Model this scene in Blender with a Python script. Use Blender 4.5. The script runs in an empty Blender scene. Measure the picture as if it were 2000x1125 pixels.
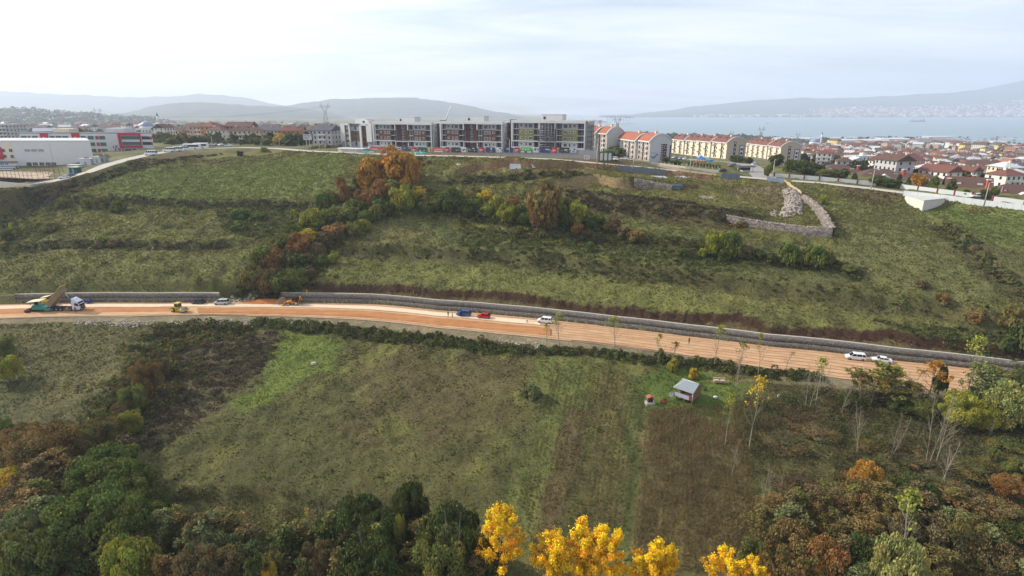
HAZE = 1.25e-4
import bpy, math, random
import numpy as np
from mathutils import Vector, Matrix
random.seed(7); RNG = np.random.default_rng(7)
SC = bpy.context.scene; COL = SC.collection
R = math.radians
# ---------------------------------------------------------------- camera
F = 1100.0; HOR = 216.0; PITCH = math.atan((562.5 - HOR) / F)
SP, CP = math.sin(PITCH), math.cos(PITCH)
cam = bpy.data.cameras.new('camera'); camo = bpy.data.objects.new('camera', cam); COL.objects.link(camo)
cam.sensor_width = 36; cam.lens = F / 2000 * 36; cam.clip_start = 0.5; cam.clip_end = 40000
camo.location = (0, 0, 0); camo.rotation_euler = (R(90) - PITCH, 0, 0)
SC.camera = camo
# ---------------------------------------------------------------- light
SUN_EL, SUN_AZ = 33.0, -74.0            # azimuth measured from +Y towards +X
sv = Vector((math.sin(R(SUN_AZ)) * math.cos(R(SUN_EL)), math.cos(R(SUN_AZ)) * math.cos(R(SUN_EL)), math.sin(R(SUN_EL))))
sun = bpy.data.lights.new('sun', 'SUN'); sun.energy = 4.2; sun.angle = R(1.2); sun.color = (1.0, 0.92, 0.79)
suno = bpy.data.objects.new('sun', sun); COL.objects.link(suno); suno.rotation_euler = sv.to_track_quat('Z', 'Y').to_euler()
W = bpy.data.worlds.new('World'); SC.world = W; W.use_nodes = True
wn = W.node_tree.nodes; wl = W.node_tree.links; wn.clear()
def N(nodes, t, **kw):
    n = nodes.new(t)
    for k, v in kw.items():
        if k == 'i':
            for a, b in v.items(): n.inputs[a].default_value = b
        else: setattr(n, k, v)
    return n
sky = N(wn, 'ShaderNodeTexSky', sky_type='NISHITA', sun_disc=False)
sky.sun_elevation = R(SUN_EL); sky.sun_rotation = R(SUN_AZ); sky.altitude = 150
sky.air_density = 1.0; sky.dust_density = 2.0; sky.ozone_density = 1.0
tc = N(wn, 'ShaderNodeTexCoord'); sep = N(wn, 'ShaderNodeSeparateXYZ'); wl.new(tc.outputs['Generated'], sep.inputs[0])
mx = N(wn, 'ShaderNodeMath', operation='MAXIMUM', i={1: 0.0}); wl.new(sep.outputs['Z'], mx.inputs[0])
ad = N(wn, 'ShaderNodeMath', operation='ADD', i={1: 0.13}); wl.new(mx.outputs[0], ad.inputs[0])
dx = N(wn, 'ShaderNodeMath', operation='DIVIDE'); wl.new(sep.outputs['X'], dx.inputs[0]); wl.new(ad.outputs[0], dx.inputs[1])
dy = N(wn, 'ShaderNodeMath', operation='DIVIDE'); wl.new(sep.outputs['Y'], dy.inputs[0]); wl.new(ad.outputs[0], dy.inputs[1])
cmb = N(wn, 'ShaderNodeCombineXYZ'); wl.new(dx.outputs[0], cmb.inputs[0]); wl.new(dy.outputs[0], cmb.inputs[1])
mpn = N(wn, 'ShaderNodeMapping'); mpn.inputs['Scale'].default_value = (0.42, 1.0, 1); mpn.inputs['Rotation'].default_value = (0, 0, R(-14)); wl.new(cmb.outputs[0], mpn.inputs[0])
n1 = N(wn, 'ShaderNodeTexNoise', i={'Scale': 0.9, 'Detail': 9.0, 'Roughness': 0.62, 'Distortion': 0.5}); wl.new(mpn.outputs[0], n1.inputs['Vector'])
cr = N(wn, 'ShaderNodeValToRGB'); cr.color_ramp.elements[0].position = 0.36; cr.color_ramp.elements[1].position = 0.66
cr.color_ramp.elements[0].color = (.10, .10, .10, 1); cr.color_ramp.elements[1].color = (1, 1, 1, 1)
wl.new(n1.outputs['Fac'], cr.inputs[0])
hz = N(wn, 'ShaderNodeMapRange', i={1: 0.0, 2: 0.14, 3: 1.0, 4: 0.0}); wl.new(mx.outputs[0], hz.inputs[0])
# thin veil, thickest towards the sun
dotn = N(wn, 'ShaderNodeVectorMath', operation='DOT_PRODUCT'); wl.new(tc.outputs['Generated'], dotn.inputs[0]); dotn.inputs[1].default_value = sv
glow = N(wn, 'ShaderNodeMapRange', interpolation_type='SMOOTHSTEP', i={1: 0.12, 2: 0.80, 3: 0.0, 4: 1.0}); wl.new(dotn.outputs['Value'], glow.inputs[0])
ccol = N(wn, 'ShaderNodeMix', data_type='RGBA'); ccol.inputs[6].default_value = (6.9, 7.1, 7.7, 1); ccol.inputs[7].default_value = (12.0, 12.0, 11.9, 1)
wl.new(glow.outputs[0], ccol.inputs[0])
wmix = N(wn, 'ShaderNodeMix', data_type='RGBA'); wl.new(cr.outputs[0], wmix.inputs[0]); wl.new(sky.outputs[0], wmix.inputs[6]); wl.new(ccol.outputs[2], wmix.inputs[7])
bg = N(wn, 'ShaderNodeBackground', i={'Strength': 0.115}); wo = N(wn, 'ShaderNodeOutputWorld')
wl.new(wmix.outputs[2], bg.inputs[0]); wl.new(bg.outputs[0], wo.inputs[0])
SC.view_settings.view_transform = 'Standard'; SC.view_settings.look = 'None'; SC.view_settings.exposure = 0.48; SC.view_settings.gamma = 1
cy = SC.cycles; cy.use_denoising = True; cy.max_bounces = 5; cy.diffuse_bounces = 2; cy.glossy_bounces = 2; cy.transmission_bounces = 2
cy.transparent_max_bounces = 8; cy.volume_bounces = 2; cy.use_adaptive_sampling = True; cy.adaptive_threshold = 0.02
cy.sample_clamp_indirect = 4
try: cy.denoiser = 'OPENIMAGEDENOISE'; cy.denoising_input_passes = 'RGB_ALBEDO_NORMAL'
except Exception: pass
# ---------------------------------------------------------------- numpy noise
_perm = RNG.random((512, 512)).astype(np.float64)
def vnoise(x, y, s=0):
    x = np.asarray(x, float) + 37.7 * s; y = np.asarray(y, float) + 91.3 * s
    xi = np.floor(x).astype(int); yi = np.floor(y).astype(int); fx = x - xi; fy = y - yi
    fx = fx * fx * (3 - 2 * fx); fy = fy * fy * (3 - 2 * fy)
    a = _perm[xi & 511, yi & 511]; b = _perm[(xi + 1) & 511, yi & 511]; c = _perm[xi & 511, (yi + 1) & 511]; d = _perm[(xi + 1) & 511, (yi + 1) & 511]
    return (a * (1 - fx) + b * fx) * (1 - fy) + (c * (1 - fx) + d * fx) * fy
def fbm(x, y, o=4, s=0):
    t = 0; a = 1; w = 0
    for k in range(o):
        t = t + a * vnoise(x * 2 ** k, y * 2 ** k, s + k); w += a; a *= .5
    return t / w
def sstep(a, b, x):
    t = np.clip((x - a) / (b - a), 0, 1); return t * t * (3 - 2 * t)
# ---------------------------------------------------------------- geometry of the place (surveyed control points)
def unp(px, py, z):                      # point of the sight line through a photo point at height z
    k = (py - HOR) / F * CP; D = -z / k; u = (562.5 - py) / F
    return np.array([D * (px - 1000) / F, D * (CP + u * SP), z])
def unpD(px, py, D):
    u = (562.5 - py) / F
    return np.array([D * (px - 1000) / F, D * (CP + u * SP), D * (-SP + u * CP)])
CT = []
def colm(px, lst):
    for py, z in lst: CT.append(unp(px, py, z))
L100 = [(640, -61), (760, -63), (900, -66), (1125, -69), (586, -57.2), (545, -52.5), (480, -46.5), (430, -41), (395, -36.5), (370, -33), (354, -30.5), (340, -30), (325, -28), (300, -24.5), (270, -30), (250, -45), (232, -50), (224, -70)]
colm(100, L100); colm(-400, L100); colm(-1000, L100)
colm(250, [(640, -61), (760, -63.3), (900, -66.2), (586, -57.2), (540, -52), (480, -46.6), (430, -41), (390, -35.6), (355, -30.5), (330, -26.6), (312, -23), (300, -22), (290, -23), (270, -29)])
colm(400, [(640, -61), (760, -63.5), (900, -66.5), (1125, -70), (585, -57.2), (540, -52.2), (480, -47), (430, -41.5), (380, -35), (340, -29), (310, -24), (291, -20.9), (285, -21.5), (275, -27), (262, -37), (250, -47), (238, -58), (226, -75)])
colm(650, [(640, -61.5), (760, -64), (900, -67), (1125, -70.5), (577, -57.2), (540, -53.2), (500, -49.5), (450, -43), (400, -36.5), (360, -30.8), (325, -25.3), (297, -20.7), (290, -20), (280, -22), (268, -32), (250, -50), (236, -62), (226, -75)])
colm(1000, [(700, -62), (800, -64), (950, -67), (1125, -70), (602, -57.2), (560, -53.2), (520, -49.6), (480, -45.6), (440, -41.2), (400, -35.8), (370, -31), (350, -27.6), (335, -25.2), (322, -22.6), (309, -21), (297, -21.5), (275, -24), (262, -34), (250, -50), (236, -85)])
colm(1300, [(740, -61.8), (850, -64), (1000, -67.5), (1125, -69.5), (635, -57.2), (590, -52.8), (550, -49), (510, -45.5), (470, -41.8), (430, -37.5), (400, -34), (375, -31), (355, -28.8), (340, -27), (330, -26), (315, -26.6), (285, -45), (270, -75), (264, -91)])
colm(1600, [(790, -62), (900, -64.5), (1050, -67.5), (1125, -69), (668, -57.2), (620, -53), (570, -48.5), (520, -44.5), (465, -39.8), (430, -37), (400, -34.5), (375, -32.3), (350, -29.6), (335, -30), (322, -40), (310, -58), (290, -76), (270, -91)])
L1950 = [(850, -60.5), (950, -63.5), (1125, -68), (707, -57.2), (660, -53.5), (600, -48.5), (550, -44), (500, -40), (450, -36.5), (420, -34.3), (400, -32.6), (385, -31.5), (370, -33), (355, -47), (345, -58), (320, -68), (295, -78), (268, -91)]
colm(1950, L1950); colm(2400, [(p + (90 if p > 600 else 20), z) for p, z in L1950]); colm(3000, [(p + (160 if p > 600 else 30), z) for p, z in L1950])
for _a in [(1314, 300, -33.9), (1417, 311, -32.2), (1454, 306, -38), (1522, 316, -37.5), (1561, 315, -38), (1195, 305, -28.3), (1267, 316, -26.9), (1184, 298, -24.8), (1146, 295, -25.1)]: CT.append(unp(*_a))
for _x in (-400, 250, 650, 1000, 1300, 1600, 2000): CT.append(unp(_x, 1500, -73))
CT = np.array(CT)
def pol(X, Y): return np.arctan2(X, Y), np.log(np.hypot(X, Y))
_ct, _cl = pol(CT[:, 0], CT[:, 1]); _P = np.stack([_ct * 3.0, _cl * 3.0], 1)
def _U(d2): return np.where(d2 > 1e-12, d2 * np.log(np.maximum(d2, 1e-12)), 0)
_n = len(_P); _K = _U(((_P[:, None] - _P[None]) ** 2).sum(-1)) + np.eye(_n) * 0.002
_A = np.zeros((_n + 3, _n + 3)); _A[:_n, :_n] = _K; _A[:_n, _n:] = np.c_[np.ones(_n), _P]; _A[_n:, :_n] = _A[:_n, _n:].T
_w = np.linalg.solve(_A, np.r_[CT[:, 2], 0, 0, 0])
def H0(X, Y):
    t, l = pol(X, Y); t = np.ravel(t) * 3; l = np.ravel(l) * 3; out = np.empty_like(t)
    for i in range(0, len(t), 60000):
        d2 = (t[i:i + 60000, None] - _P[:, 0]) ** 2 + (l[i:i + 60000, None] - _P[:, 1]) ** 2
        out[i:i + 60000] = _U(d2) @ _w[:_n] + _w[_n] + _w[_n + 1] * t[i:i + 60000] + _w[_n + 2] * l[i:i + 60000]
    return out.reshape(np.shape(X))
RZ = -60.0; WT = 2.8                      # road level, gabion wall height
road_up_px = [(-600, 612), (-300, 600), (0, 594), (100, 592), (300, 591), (440, 591), (555, 591), (650, 592), (730, 594), (855, 606), (980, 616), (1090, 627), (1200, 640), (1340, 657), (1500, 677), (1750, 705), (2000, 734), (2300, 775), (2800, 850)]
road_lo_px = [(-600, 640), (-300, 628), (0, 622), (250, 618), (500, 617), (620, 620), (730, 626), (855, 640), (980, 652), (1090, 663), (1200, 675), (1340, 696), (1500, 718), (1640, 738), (1870, 768), (2000, 788), (2300, 840), (2800, 940)]
RU = np.array([unp(x, y, RZ) for x, y in road_up_px]); RL = np.array([unp(x, y, RZ) for x, y in road_lo_px])
_tu, _ru = np.arctan2(RU[:, 0], RU[:, 1]), np.hypot(RU[:, 0], RU[:, 1]); _tl, _rl = np.arctan2(RL[:, 0], RL[:, 1]), np.hypot(RL[:, 0], RL[:, 1])
def r_up(t): return np.interp(t, _tu, _ru)
def r_lo(t): return np.interp(t, _tl, _rl)
def pdist(X, Y, poly):                    # distance to a polyline, signed side, interpolated z
    best = np.full(np.shape(X), 1e9); sgn = np.zeros(np.shape(X)); zz = np.zeros(np.shape(X))
    for a, b in zip(poly[:-1], poly[1:]):
        dx_, dy_ = b[0] - a[0], b[1] - a[1]; L2 = dx_ * dx_ + dy_ * dy_ + 1e-9
        t = np.clip(((X - a[0]) * dx_ + (Y - a[1]) * dy_) / L2, 0, 1)
        qx, qy = X - a[0] - t * dx_, Y - a[1] - t * dy_; d = np.hypot(qx, qy); m = d < best
        best = np.where(m, d, best); sgn = np.where(m, np.sign(dx_ * qy - dy_ * qx), sgn); zz = np.where(m, a[2] + t * (b[2] - a[2]), zz)
    return best, sgn, zz
def base_at_px(px, py):                   # rough hit on the smooth terrain
    lo, hi = 60.0, 9000.0; a = unpD(px, py, 1.0); Ds = np.geomspace(45, 9000, 900); Z = Ds * a[2]; h = H0(Ds * a[0], Ds * a[1])
    i = np.argmax(h >= Z); return Ds[i] * a if h[i] >= Z[i] else Ds[-1] * a
RIDGE_px = [(-300, 400, -32), (-60, 378, -31), (60, 362, -30.3), (130, 348, -28.6), (170, 337, -26.6), (210, 322, -24.3), (250, 311, -22.8), (290, 302, -21.8), (330, 296, -21.2), (400, 290.5, -20.9), (470, 288, -20.8), (540, 290, -20.8), (600, 295, -20.8), (700, 299, -20.8), (800, 303, -20.8), (900, 305, -20.8), (1000, 308, -21), (1080, 311, -21.7), (1165, 318.5, -23), (1250, 326, -25), (1340, 336, -27), (1420, 343, -28), (1500, 350, -28.8), (1600, 357, -29.7), (1700, 368, -30.3), (1800, 381, -31), (1900, 393, -31.5), (2000, 407, -32), (2300, 440, -33), (2700, 490, -33.5)]
RIDGE = np.array([unp(*p) for p in RIDGE_px])
YARD = np.array([unpD(655, 300, 336), unpD(728, 299, 324), unpD(860, 301, 306), unpD(1000, 304.5, 292), unpD(1143, 308, 274), unpD(1170, 311, 268)])
SIDE = np.array([unp(1395, 341, -27.6), unp(1330, 333, -26.6), unp(1280, 320, -26.3), unp(1245, 313, -26.2), unp(1215, 307, -26.2)])
CT2 = np.array([unp(1495, 348, -28.8), unp(1480, 335, -29.5), unp(1462, 322, -30.5), unp(1400, 316, -30.8), unp(1340, 311, -30.5)])
def flat(Z, X, Y, poly, hw, bl):
    d, s, zz = pdist(X, Y, poly); k = 1 - sstep(hw, hw + bl, d); return Z * (1 - k) + (zz - 0.12) * k
def wp(lst):                              # polyline of photo points laid on the smooth terrain
    return np.array([base_at_px(*p) for p in lst])
BANKS = [  # points left to right, height, width, reach
 (wp([(640, 487), (740, 490), (860, 493), (960, 500), (1100, 512), (1250, 530), (1400, 550), (1560, 572), (1700, 590), (1850, 605), (1960, 632), (2100, 650)]), 1.3, 1.0, 9),
 (wp([(1060, 378), (1150, 392), (1220, 406), (1300, 416), (1420, 428)]), 1.8, 1.6, 10),
 (wp([(880, 352), (960, 350), (1040, 346), (1090, 348), (1140, 344)]), 1.1, 1.0, 7),
 (wp([(60, 396), (130, 390), (200, 392), (330, 397), (420, 400), (520, 400), (600, 402)]), 1.2, 1.0, 9),
 (wp([(0, 484), (60, 481), (150, 478), (240, 478), (350, 483), (440, 480)]), .9, 1.0, 8),
 (wp([(912, 336), (935, 326), (1050, 325), (1150, 327), (1230, 331), (1300, 337), (1380, 346)]), 1.5, .3, 7),
 (wp([(1085, 362), (1120, 354), (1165, 350), (1200, 358), (1240, 362)]), 1.7, .3, 6),
 (wp([(1236, 360), (1300, 361), (1360, 366)]), .9, .5, 6),
 (wp([(860, 345), (930, 341), (1000, 343), (1060, 342)]), .7, .8, 5),
 (wp([(1000, 452), (1080, 462), (1180, 470), (1300, 482), (1370, 490)]), .9, 1.2, 8),
 (wp([(1840, 440), (1880, 470), (1930, 520), (1975, 560), (2040, 600)]), 1.0, 1.2, 9),
 (wp([(1380, 500), (1500, 512), (1620, 522), (1690, 540)]), .8, 1.0, 8),
]
GULLY = wp([(800, 318), (770, 340), (720, 380), (680, 420), (630, 460), (590, 500), (550, 545), (515, 585)])
GUL2 = wp([(700, 395), (800, 392), (900, 400), (1000, 425), (1080, 440), (1180, 448)])
DITCH = wp([(470, 640), (330, 660), (290, 740), (230, 820), (120, 880), (0, 900)])
_tc = np.array([-1.2, math.atan(0 / F), math.atan(100 / F), math.atan(150 / F), math.atan(230 / F), math.atan(320 / F), math.atan(600 / F), 1.2])
_rc = np.array([9e4, 9e4, 6000, 2700, 2350, 2080, 1950, 1900])
_tg0, _tg1 = math.atan(-565 / F / .945), math.atan(-452 / F / .945)
def cut_off(t): return 4.6 + 2.2 * (vnoise(t * 22, t * 0 + 5) - .5) + .9 * (vnoise(t * 160, t * 0 + 8) - .5)
def H(X, Y):
    X = np.asarray(X, float); Y = np.asarray(Y, float)
    t = np.arctan2(X, Y); r = np.hypot(X, Y); Z = H0(X, Y)
    for poly, A, w, reach in BANKS:
        lo = poly[:, :2].min(0) - 30; hi = poly[:, :2].max(0) + 30; m = (X > lo[0]) & (X < hi[0]) & (Y > lo[1]) & (Y < hi[1])
        if m.any():
            xs, ys = X[m], Y[m]; jx = (vnoise(xs / 6, ys / 6, 3) - .5) * 3
            d, s, _ = pdist(xs, ys + jx, poly); sd = d * s
            Z[m] += A * np.tanh(sd / w) * np.exp(-(d / reach) ** 2)
    for poly, A, w in ((GULLY, 3.0, 7), (GUL2, 1.2, 7), (DITCH, 1.5, 5)):
        d, s, _ = pdist(X, Y, poly); Z = Z - A * np.exp(-(d / w) ** 2)
    near = 1 - sstep(340, 600, r)
    Z = Z + near * ((fbm(X / 9, Y / 9, 3, 1) - .5) * 1.2 + (fbm(X / 1.8, Y / 1.8, 2, 9) - .5) * .5 + (fbm(X / 2.6, Y / 2.0, 3, 29) - .5) * .8)
    Z = Z + (1 - near) * (fbm(X / 160, Y / 160, 4, 2) - .5) * np.minimum(18, r * .012)
    # ridge road, side roads, building platforms
    m = (r > 120) & (r < 420)
    for poly, hw, bl in ((YARD, 9, 12), (RIDGE, 4.0, 5), (SIDE, 4, 5), (CT2, 6, 8)):
        Zm = Z[m]; Z[m] = flat(Zm, X[m], Y[m], poly, hw, bl)
    # main road and its wall
    ru, rl = r_up(t), r_lo(t); dr = r - ru
    gap = sstep(math.tan(0) + _tg0 - .01, _tg0, t) * (1 - sstep(_tg1, _tg1 + .012, t)); wt = RZ + (WT - .25) * (1 - gap) - .05; rr = ru + 2.2; fx = H0(rr * np.sin(t), rr * np.cos(t))
    k = np.exp(-np.maximum(dr - 2.2, 0) / 6.0); Zu = Z + (wt - fx) * k; Zu = np.where(dr < 2.6, wt, Zu * sstep(2.6, 5, dr) + wt * (1 - sstep(2.6, 5, dr)))
    co = cut_off(t); cm = sstep(_tg1 + .03, _tg1 + .06, t); Zu = Zu + cm * 1.25 * sstep(co - .3, co + .3, dr) * np.exp(-np.maximum(dr - co, 0) / 7.0)
    Z = np.where(dr > 0.5, Zu, Z)
    dl = rl - r; emb = -60.9
    Zl = np.where(dl < 4.5, RZ - .1 - .12 * dl * (1 + 0 * dl), Z); kk = sstep(4.5, 10, dl); Zl = np.where(dl >= 4.5, (RZ - .64) * (1 - kk) + Z * kk, Zl)
    Z = np.where(r < rl, Zl, Z)
    Z = np.where((r >= rl) & (dr <= 0.5), RZ - .1, Z)
    # shore
    rc = np.interp(t, _tc, _rc) * (1 + (vnoise(t * 40, t * 0 + 2) - .5) * .05)
    s = sstep(-60, 40, r - rc); Z = np.where(r > 1200, Z * (1 - s) + np.minimum(Z, -101) * s, Z)
    Z = np.where((r > 1200) & (r < rc), np.maximum(Z, -91.2), Z)
    return Z
def gp(px, py, dz=0.0):                   # point of the finished terrain seen at a photo point
    a = unpD(px, py, 1.0); Ds = np.r_[np.linspace(50, 420, 1500), np.geomspace(421, 9000, 700)]
    h = H(Ds * a[0], Ds * a[1]) ; i = int(np.argmax(h >= Ds * a[2]))
    if h[i] < Ds[i] * a[2]: i = len(Ds) - 1
    return np.array([Ds[i] * a[0], Ds[i] * a[1], h[i] + dz])
def gz(x, y): return float(H(np.array([x]), np.array([y]))[0])
# ---------------------------------------------------------------- materials
MATS = {}
def mat(name, col=(.5, .5, .5), rough=.8, metal=0.0, noise=0.0, nscale=3.0, bump=0.0, spec=0.3, coord='Object', aniso=None):
    if name in MATS: return MATS[name]
    m = bpy.data.materials.new(name); m.use_nodes = True; nt = m.node_tree; nd = nt.nodes; b = nd['Principled BSDF']
    b.inputs['Base Color'].default_value = (*col, 1); b.inputs['Roughness'].default_value = rough; b.inputs['Metallic'].default_value = metal
    b.inputs['Specular IOR Level'].default_value = spec
    if noise > 0 or bump > 0:
        t = N(nd, 'ShaderNodeTexCoord'); n = N(nd, 'ShaderNodeTexNoise', i={'Scale': nscale, 'Detail': 6.0, 'Roughness': .65})
        if aniso:
            mp = N(nd, 'ShaderNodeMapping'); mp.inputs['Scale'].default_value = aniso; nt.links.new(t.outputs[coord], mp.inputs[0]); nt.links.new(mp.outputs[0], n.inputs['Vector'])
        else: nt.links.new(t.outputs[coord], n.inputs['Vector'])
        mr = N(nd, 'ShaderNodeMapRange', i={1: .25, 2: .75, 3: 1 - noise, 4: 1 + noise}); nt.links.new(n.outputs['Fac'], mr.inputs[0])
        mm = N(nd, 'ShaderNodeVectorMath', operation='SCALE'); mm.inputs[0].default_value = col; nt.links.new(mr.outputs[0], mm.inputs['Scale']); nt.links.new(mm.outputs[0], b.inputs['Base Color'])
        if bump > 0:
            bp = N(nd, 'ShaderNodeBump', i={'Strength': bump, 'Distance': .1}); nt.links.new(n.outputs['Fac'], bp.inputs['Height']); nt.links.new(bp.outputs[0], b.inputs['Normal'])
    MATS[name] = m; return m
def vcol_mat(name, rough=.95, n1=8.0, n2=1.3, amt=.35, amt2=.25, bump=.6, dist=.25, trans=0.0, spec=.1):
    m = bpy.data.materials.new(name); m.use_nodes = True; nt = m.node_tree; nd = nt.nodes; L = nt.links; b = nd['Principled BSDF']
    b.inputs['Roughness'].default_value = rough; b.inputs['Specular IOR Level'].default_value = spec
    a = N(nd, 'ShaderNodeAttribute', attribute_name='Col'); g = N(nd, 'ShaderNodeNewGeometry')
    na = N(nd, 'ShaderNodeTexNoise', i={'Scale': n2, 'Detail': 5.0, 'Roughness': .7}); nb = N(nd, 'ShaderNodeTexNoise', i={'Scale': .12, 'Detail': 4.0, 'Roughness': .6})
    L.new(g.outputs['Position'], na.inputs['Vector']); L.new(g.outputs['Position'], nb.inputs['Vector'])
    r1 = N(nd, 'ShaderNodeMapRange', i={1: .3, 2: .7, 3: 1 - amt, 4: 1 + amt}); L.new(na.outputs['Fac'], r1.inputs[0])
    r2 = N(nd, 'ShaderNodeMapRange', i={1: .3, 2: .7, 3: 1 - amt2, 4: 1 + amt2}); L.new(nb.outputs['Fac'], r2.inputs[0])
    mu = N(nd, 'ShaderNodeMath', operation='MULTIPLY'); L.new(r1.outputs[0], mu.inputs[0]); L.new(r2.outputs[0], mu.inputs[1])
    s = N(nd, 'ShaderNodeVectorMath', operation='SCALE'); L.new(a.outputs['Color'], s.inputs[0]); L.new(mu.outputs[0], s.inputs['Scale']); L.new(s.outputs[0], b.inputs['Base Color'])
    if bump:
        bp = N(nd, 'ShaderNodeBump', i={'Strength': bump, 'Distance': dist}); L.new(na.outputs['Fac'], bp.inputs['Height']); L.new(bp.outputs[0], b.inputs['Normal'])
    MATS[name] = m; return m
# ---------------------------------------------------------------- mesh helpers
def np_mesh(name, V, Fc, m=None, col=None, smooth=False):
    me = bpy.data.meshes.new(name); V = np.asarray(V, np.float32); Fc = np.asarray(Fc, np.int32)
    k = Fc.shape[1]; me.vertices.add(len(V)); me.vertices.foreach_set('co', V.ravel()); me.loops.add(Fc.size); me.loops.foreach_set('vertex_index', Fc.ravel())
    me.polygons.add(len(Fc)); me.polygons.foreach_set('loop_start', np.arange(0, Fc.size, k, dtype=np.int32)); me.polygons.foreach_set('loop_total', np.full(len(Fc), k, np.int32))
    if smooth: me.polygons.foreach_set('use_smooth', np.ones(len(Fc), bool))
    me.update(calc_edges=True)
    if col is not None:
        ca = me.color_attributes.new('Col', 'FLOAT_COLOR', 'POINT'); c = np.ones((len(V), 4), np.float32); c[:, :3] = col; ca.data.foreach_set('color', c.ravel())
    if m: me.materials.append(m)
    return me
def link(name, me, parent=None, loc=(0, 0, 0), rz=0.0):
    o = bpy.data.objects.new(name, me); COL.objects.link(o); o.location = loc; o.rotation_euler = (0, 0, rz)
    if parent: o.parent = parent
    return o
def tag(o, label=None, cat=None, group=None, kind=None):
    if label: o['label'] = label
    if cat: o['category'] = cat
    if group: o['group'] = group
    if kind: o['kind'] = kind
    return o
def thing(name, label, cat, loc=(0, 0, 0), rz=0.0, group=None):
    return tag(link(name, None, None, tuple(float(v) for v in loc), rz), label, cat, group)
class MB:
    def __init__(s): s.v = []; s.f = []; s.mi = []; s.ms = []; s.sm = []
    def _m(s, m):
        if m not in s.ms: s.ms.append(m)
        return s.ms.index(m)
    def add(s, vs, fs, m=None, sm=False):
        o = len(s.v); s.v += [tuple(v) for v in vs]; k = s._m(m)
        for f in fs: s.f.append(tuple(i + o for i in f)); s.mi.append(k); s.sm.append(sm)
        return s
    def box(s, x0, y0, z0, x1, y1, z1, m=None, rz=0, about=None):
        vs = [(x, y, z) for z in (z0, z1) for y in (y0, y1) for x in (x0, x1)]
        if rz:
            cx_, cy_ = about or ((x0 + x1) / 2, (y0 + y1) / 2); c, n = math.cos(rz), math.sin(rz)
            vs = [(cx_ + (x - cx_) * c - (y - cy_) * n, cy_ + (x - cx_) * n + (y - cy_) * c, z) for x, y, z in vs]
        return s.add(vs, [(0, 2, 3, 1), (4, 5, 7, 6), (0, 1, 5, 4), (2, 6, 7, 3), (0, 4, 6, 2), (1, 3, 7, 5)], m)
    def cb(s, c, d, m=None, rz=0): return s.box(c[0] - d[0] / 2, c[1] - d[1] / 2, c[2] - d[2] / 2, c[0] + d[0] / 2, c[1] + d[1] / 2, c[2] + d[2] / 2, m, rz)
    def tube(s, p, q, r0, r1=None, n=6, m=None, cap=True):
        r1 = r0 if r1 is None else r1; p, q = Vector(p), Vector(q); d = (q - p)
        if d.length < 1e-6: return s
        d.normalize(); a = d.orthogonal().normalized(); b = d.cross(a); vs = []
        for c, r in ((p, r0), (q, r1)):
            for i in range(n): t = 2 * math.pi * i / n; vs.append(c + a * (r * math.cos(t)) + b * (r * math.sin(t)))
        fs = [(i, (i + 1) % n, n + (i + 1) % n, n + i) for i in range(n)]
        if cap: fs += [tuple(range(n))[::-1], tuple(range(n, 2 * n))]
        return s.add(vs, fs, m, True)
    def prism(s, pts, a, b, ax='y', m=None):        # polygon extruded along ax from a to b
        n = len(pts); g = {'y': lambda p, t: (p[0], t, p[1]), 'x': lambda p, t: (t, p[0], p[1]), 'z': lambda p, t: (p[0], p[1], t)}[ax]
        vs = [g(p, a) for p in pts] + [g(p, b) for p in pts]
        return s.add(vs, [(i, (i + 1) % n, n + (i + 1) % n, n + i) for i in range(n)] + [tuple(range(n))[::-1], tuple(range(n, 2 * n))], m)
    def mesh(s, name):
        me = bpy.data.meshes.new(name); me.from_pydata(s.v, [], s.f)
        for m in s.ms:
            if m: me.materials.append(m)
        me.polygons.foreach_set('material_index', s.mi); me.polygons.foreach_set('use_smooth', s.sm); me.update()
        import bmesh; bm = bmesh.new(); bm.from_mesh(me); bmesh.ops.recalc_face_normals(bm, faces=bm.faces); bm.to_mesh(me); bm.free(); return me
    def build(s, name, parent=None, loc=(0, 0, 0), rz=0.0): return link(name, s.mesh(name), parent, loc, rz)
def kids(o): return list(o.children)
def dup(o, loc=None, rz=None, scale=None, label=None, parent=None):
    c = o.copy(); COL.objects.link(c)
    if parent is not None: c.parent = parent
    if loc is not None: c.location = tuple(float(v) for v in loc)
    if rz is not None: c.rotation_euler = (0, 0, rz)
    if scale is not None: c.scale = scale if hasattr(scale, '__len__') else (scale,) * 3
    if label: c['label'] = label
    for ch in KIDS.get(o.name, ()): dup(ch, parent=c)
    return c
KIDS = {}
def remember(o):                          # note a prototype's children once, so copies need no scene update
    ks = [x for x in bpy.data.objects if x.parent == o]; KIDS[o.name] = ks
    for x in ks: remember(x)
    return o
def rot(p, a): return (p[0] * math.cos(a) - p[1] * math.sin(a), p[0] * math.sin(a) + p[1] * math.cos(a))
# ================================================================ TERRAIN
VEG = .99
th = np.linspace(R(-60), R(60), 760)
rs = np.r_[np.geomspace(26, 100, 110, endpoint=False), np.linspace(100, 320, 400, endpoint=False), np.geomspace(320, 1000, 110, endpoint=False), np.geomspace(1000, 15000, 80)]
TH, RR = np.meshgrid(th, rs, indexing='ij'); GX = RR * np.sin(TH); GY = RR * np.cos(TH); GZ = H(GX, GY)
def pin(X, Y, poly):
    c = np.zeros(np.shape(X), bool); n = len(poly)
    for i in range(n):
        x0, y0 = poly[i][:2]; x1, y1 = poly[(i + 1) % n][:2]
        c ^= ((y0 > Y) != (y1 > Y)) & (X < (x1 - x0) * (Y - y0) / (y1 - y0 + 1e-12) + x0)
    return c
def s2l(c): return tuple(((v / 255) / 12.92 if v / 255 < .04045 else ((v / 255 + .055) / 1.055) ** 2.4) for v in c)
def A(*c): return np.array(s2l(c)) * .86
def region(pts): return wp(pts)
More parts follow.
